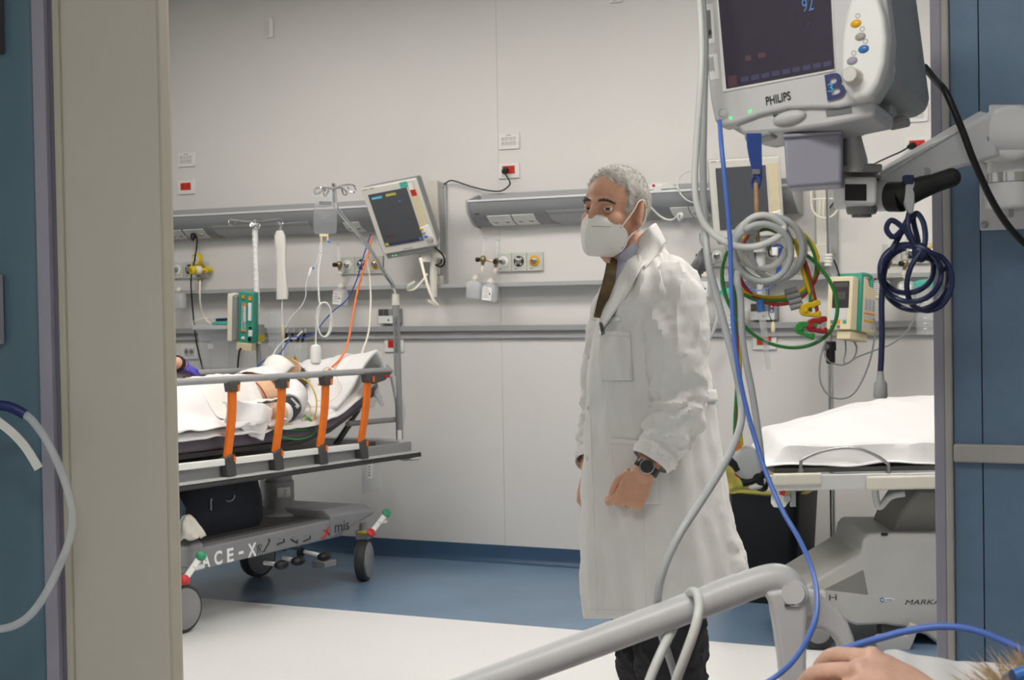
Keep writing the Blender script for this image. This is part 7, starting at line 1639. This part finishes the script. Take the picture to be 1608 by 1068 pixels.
pr_ = thing('temperature_probe', at(1202, 530, ZE), 'light blue probe stick with a dark blue top hanging from the leads', 'probe')
g = G(); g.tube([at(1193, 470, ZE), at(1196, 490, ZE)], .0055, 10, smooth=False); g.build('top', 'navy_bright', pr_) if 'navy_bright' in MATS else g.build('top', 'btn_blue', pr_)
g = G(); g.tube([at(1196, 489, ZE), at(1200, 520, ZE), at(1204, 550, ZE), at(1207, 580, ZE)], [.0055, .005, .0035, .0025], 10); g.build('stick', 'probe_blue', pr_) if 'probe_blue' in MATS else g.build('stick', 'clear_tint', pr_)
# ---- finger sensor bundle hanging at the end of the hoses
ZF = 2.12
fs_ = thing('finger_sensor', at(1180, 735, ZF), 'grey and black finger sensor dangling at the end of the hose', 'sensor')
g = G(); dA, dB = at(1163, 712, ZF), at(1182, 740, ZF); dd = (dB-dA).normalized(); nn_ = (-CF); sd_ = dd.cross(nn_).normalized()
g.loft([ring_at(dA+dd*h, sd_, nn_, a, b, 20, .6) for h, a, b in ((-.006, .010, .008), (0, .018, .012), (.012, .022, .014), (.030, .018, .014), (.040, .010, .010))]); g.build('shell', 'cord_grey', fs_)
g = G(); g.box(dA-dd*.010, (.014, .012, .010), (dd, sd_, nn_)); g.build('tab', 'btn_orange', fs_, bevel=.001)
for k, q in enumerate((((1142, 722), (1152, 728), (1160, 738)), ((1140, 716), (1150, 718), (1158, 726)), ((1162, 752), (1178, 742), (1196, 738)), ((1166, 758), (1182, 755), (1200, 742)), ((1174, 735), (1184, 748), (1190, 760)))):
    g = G(); g.tube([at(x, y, ZF-.008+.004*(k % 3)) for x, y in q], .0058 if k != 1 else .004, 8); g.build('strap', 'black_matt' if k != 1 else 'cord_white', fs_)
g = G(); g.ell(at(1188, 750, ZF), (.022, .012, .014), (dd, sd_, nn_)); g.build('clasp', 'black_matt', fs_)
g = G(); g.prism([at(x, y, ZF-.012) for x, y in ((1174, 764), (1182, 757), (1200, 749), (1205, 754), (1202, 762), (1196, 768), (1180, 770))], CF*.012); g.build('tongue', 'cord_white', fs_, bevel=.003)
g = G(); g.ell(at(1160, 741, ZF), (.006, .005, .008)); g.build('red_bead', 'red', fs_)

# ================================================================== NEAR BED
ZR = 1.95
nb_ = thing('hospital_bed', at(1100, 1500, 1.7)*1.0, 'near bed whose grey side rail crosses the bottom of the picture', 'hospital bed')
nb_.location.z = 0; ORG[nb_.name] = V((nb_.location.x, nb_.location.y, 0))
rail = [(640, 1117, ZR), (760, 1073, ZR), (900, 1022, ZR), (1040, 970, ZR), (1150, 929, ZR), (1195, 913, ZR), (1222, 909, ZR), (1240, 921, ZR), (1247, 942, ZR), (1249, 965, ZR)]
g = G(); g.tube([at(*p) for p in rail], [.0185]*7+[.0185, .019, .020], 24, sub=8); g.build('side_rail', 'rail_pale', nb_) if 'rail_pale' in MATS else g.build('side_rail', 'bed_light', nb_)
g = G(); g.tube([at(1120, 940, ZR), at(1163, 923.5, ZR)], .0192, 24, smooth=False); g.build('rail_sleeve', 'bed_light', nb_)
g = G(); g.cyl(at(1247, 932, ZR-.022), at(1250, 931, ZR-.010), .013, n=22); g.cyl(at(1244, 933, ZR-.004), at(1248, 932, ZR-.020), .016, n=22); g.build('rail_cap', 'bed_light', nb_)
g = G(); g.prism([at(x, y, ZR-.02) for x, y in ((1202, 930), (1212, 950), (1218, 985), (1226, 1040), (1232, 1110), (1268, 1110), (1267, 1040), (1268, 985), (1270, 930), (1240, 925))], CF*.035); g.build('rail_post', 'bed_grey_pale', nb_, bevel=.006, seg=3) if 'bed_grey_pale' in MATS else g.build('rail_post', 'bed_light', nb_, bevel=.006, seg=3)
arc_o = [(1255, 930), (1278, 929), (1299, 942), (1318, 957), (1332, 977), (1342, 1002), (1347, 1035), (1347, 1110)]; arc_i = [(1322, 1110), (1322, 1035), (1318, 1014), (1308, 1000), (1292, 990), (1275, 988), (1255, 996)]
g = G(); g.prism([at(x, y, ZR-.005) for x, y in arc_o+arc_i], CF*.03); g.build('rail_bow', 'bed_light', nb_, bevel=.006, seg=3)
g = G(); g.prism([at(x, y, ZR+.012) for x, y in ((1215, 950), (1262, 938), (1262, 946), (1215, 958))], CF*.02); g.build('rail_clip', 'bed_grey', nb_, bevel=.002)
g = G(); g.box(at(1240, 950.5, ZR-.021), (.012, .003, .004), (CR, CU, CF)); g.build('rail_slot', 'charcoal', nb_, smooth=False)
Hh = V((CF.x, CF.y, 0)).normalized(); Hr = V((CR.x, CR.y, 0)).normalized()
def nbp(px, z, h): q = at(px, 900, z); return V((q.x, q.y, h))
g = G(); a0, a1 = nbp(560, 1.88, .80), nbp(1330, 1.88, .80); a2 = nbp(2200, 1.88, 1.02)
for p, q in ((a0, a1), (a1, a2)): g.hexa([p-BZ*.10, q-BZ*.10, q-BZ*.10-Hh*.62, p-BZ*.10-Hh*.62, p, q, q-Hh*.62, p-Hh*.62])
g.build('mattress', 'mattress', nb_, bevel=.01)
g = G(); p, q = nbp(560, 1.90, .60), nbp(2200, 1.90, .60); g.hexa([p-BZ*.06, q-BZ*.06, q-BZ*.06-Hh*.66, p-BZ*.06-Hh*.66, p, q, q-Hh*.66, p-Hh*.66]); g.build('frame', 'bed_light', nb_, bevel=.01)
for px in (700, 1900):
    g = G(); c = nbp(px, 1.6, 0); g.cyl(c+BZ*.12, c+BZ*.69, .05); g.build('column', 'bed_grey', nb_)
    for s_ in (-.26, .26): g = G(); e = c+Hh*s_; g.box(e+BZ*.13, (.08, .10, .05), (Hr, Hh, BZ)); g.lathe(e+BZ*.06-Hr*.02, Hr, [(.06, 0), (.06, .04)], 20); g.build('caster', 'rubber', nb_, bevel=.003)
# patient in the near bed: hand with forearm, trunk and head below the frame
np_ = thing('person', nbp(1500, 1.6, .86), 'near patient, only the bent hand and some hair in view', 'person')
g = G(); hw = at(1492, 1134, 1.62); hx2 = (at(1382, 1085, 1.64)-hw).normalized(); hz2 = (CU*.78-CF*.62); hz2 = (hz2-hx2*hz2.dot(hx2)).normalized()
NH = Fr(hw, hx2, hz2.cross(hx2), hz2)
hand_mesh(g, NH, 1.08, bends=[(34, 38, 18), (38, 36, 18), (42, 34, 16), (48, 32, 16)], splay=(9, 3, -4, -12), mirror=1 if (hz2.cross(hx2)).dot(CF) > 0 else -1, thumb=[(.018, .028, -.010), (.045, .046, -.028), (.070, .048, -.046), (.090, .040, -.058)])
el_ = at(1680, 1270, 1.60)
g.tube([hw+hx2*.01, hw-hx2*.04, (hw+el_)/2, el_], [.027, .029, .040, .045], 18)
sh2 = at(1780, 1210, 1.52)
g.tube([el_, (el_+sh2)/2-BZ*.0, sh2], [.045, .05, .058], 16)
tc_ = [nbp(px, 1.56, h) for px, h in ((900, .89), (1150, .895), (1400, .915), (1600, .94), (1720, .97))]
g.tube(tc_, [.07, .08, .08, .075, .07], 20)
hd2 = at(1618, 1202, 1.56); g.ell(hd2, (.075, .10, .085), (Hr, Hh, BZ), 26, 18); g.tube([tc_[-1], at(1680, 1200, 1.56), hd2], [.07, .06, .055], 16)
g.build('body', 'skin_near', np_, remesh=.003, rsm=2)
g = G(); g.ell(hd2+BZ*.008+Hr*.01, (.082, .105, .086), (Hr, Hh, BZ), 26, 16); nh = g.build('hair', 'hair_tan', np_)
g = G()
for k in range(600):
    a = random.uniform(0, 2*PI); b = random.uniform(0, 1.35); d_ = (Hr*math.cos(a)+Hh*math.sin(a))*math.sin(b)+BZ*math.cos(b); p = hd2+BZ*.008+Hr*.01+Hr*d_.dot(Hr)*.082+Hh*d_.dot(Hh)*.105+BZ*d_.dot(BZ)*.086
    tip = p+d_*random.uniform(.006, .022)+Hr*random.uniform(-.02, .004)+BZ*random.uniform(-.006, .010); w_ = d_.cross(CF).normalized()*.0009; g.add([p-w_, p+w_, tip], [(0, 1, 2)])
g.build('hair_strands', 'hair_tan', nh, flipfix=False)['kind'] = 'stuff'
def nsheet(a, b):
    xs = 1372+300*a; ty = 1027+10*sm(xs, 1400, 1450)+12*sm(xs, 1450, 1520)+8*sm(xs, 1540, 1640)-0
    t_ = at(xs, ty, 1.80); z_ = (b-.35)*.34
    h = t_.z-(abs(b-.35)**2)*.55-.35*max(0, b-.35)*(b > .35)*.5+.004*nz(a*4, b*4, 2, 2)
    h -= .10*sm(1412-xs, 0, 46)
    return V((t_.x, t_.y, max(h, .815)))-Hh*(b-.35)*.42
g = G(); g.grid(nsheet, 40, 30); tag(g.build('bed_cover', 'sheet', solid=.006), 'white cover bunched behind the near hand', 'blanket')
# bracelet / cannula at the right lower corner
cn = thing('cannula', at(1597, 1062, 1.47), 'steel and blue cannula cap at the lower right corner', 'cannula')
g = G(); g.cyl(at(1582, 1066, 1.47), at(1592, 1061, 1.46), .006, n=14); g.build('hub', 'steel', cn)
g = G(); g.cyl(at(1594, 1062, 1.46), at(1612, 1055, 1.46), .0065, n=14); g.build('cap', 'btn_blue', cn)

# ================================================================== LOOSE TUBE AT THE LEFT EDGE
ZT = 3.30
tb = thing('suction_tube', at(60, 900, ZT), 'clear tube with a blue end hanging in a bow before the blue wall', 'tube')
g = G(); g.tube([at(x, y, ZT) for x, y in ((36, 649), (50, 660), (72, 690), (94, 735), (109, 780), (114, 812), (110, 845), (96, 882), (76, 925), (56, 956), (36, 975), (15, 985), (-10, 987), (-50, 975), (-85, 935), (-100, 860), (-98, 760), (-90, 680))], .0085, 14, sub=8); g.build('tube', 'tube_clear', tb)
g = G(); g.tube([at(x, y, ZT) for x, y in ((-92, 665), (-75, 652), (-35, 641), (0, 637), (20, 641), (39, 651))], .0108, 14, sub=8); g.build('blue_end', 'strap_bright', tb) if 'strap_bright' in MATS else g.build('blue_end', 'navy', tb)
g = G(); band(g, [at(-92, 650, ZT-.02), at(-55, 645, ZT-.02), at(-20, 651, ZT-.02), at(0, 664, ZT-.02), at(22, 682, ZT-.02), at(42, 705, ZT-.02), at(61, 736, ZT-.02)], .018, .004); tag(g.build('plastic_strip', 'cord_white'), 'flat white strip hanging beside the clear tube', 'strip')

# outlet on the blue wall that carries the loose tube, just outside the frame
to = on(-92, 668, (0, 2.58, 0), (0, 1, 0)); tt = thing('wall_outlet', to, 'grey wall outlet that carries the clear tube, left of the frame', 'outlet')
g = G(); g.box(to+V((0, -.012, 0)), (.11, .024, .14)); g.build('plate', 'gas_plate', tt, bevel=.004)
g = G(); g.cyl(to+V((0, -.02, 0)), at(-92, 664, ZT), .018); g.ell(at(-92, 664, ZT), (.024, .024, .03)); g.build('spigot', 'lilac_metal', tt)
sk = on(1738, 628, (0, 2.6, 0), (0, 1, 0)); tt = thing('wall_socket', sk, 'grey socket on the blue wall, right of the frame', 'socket')
g = G(); g.box(sk+V((0, -.006, 0)), (.09, .012, .09)); g.build('plate', 'plate_white', tt, bevel=.003)
g = G(); g.cyl(sk+V((0, -.01, 0)), sk+V((0, -.035, 0)), .018); g.build('plug', 'black', tt)
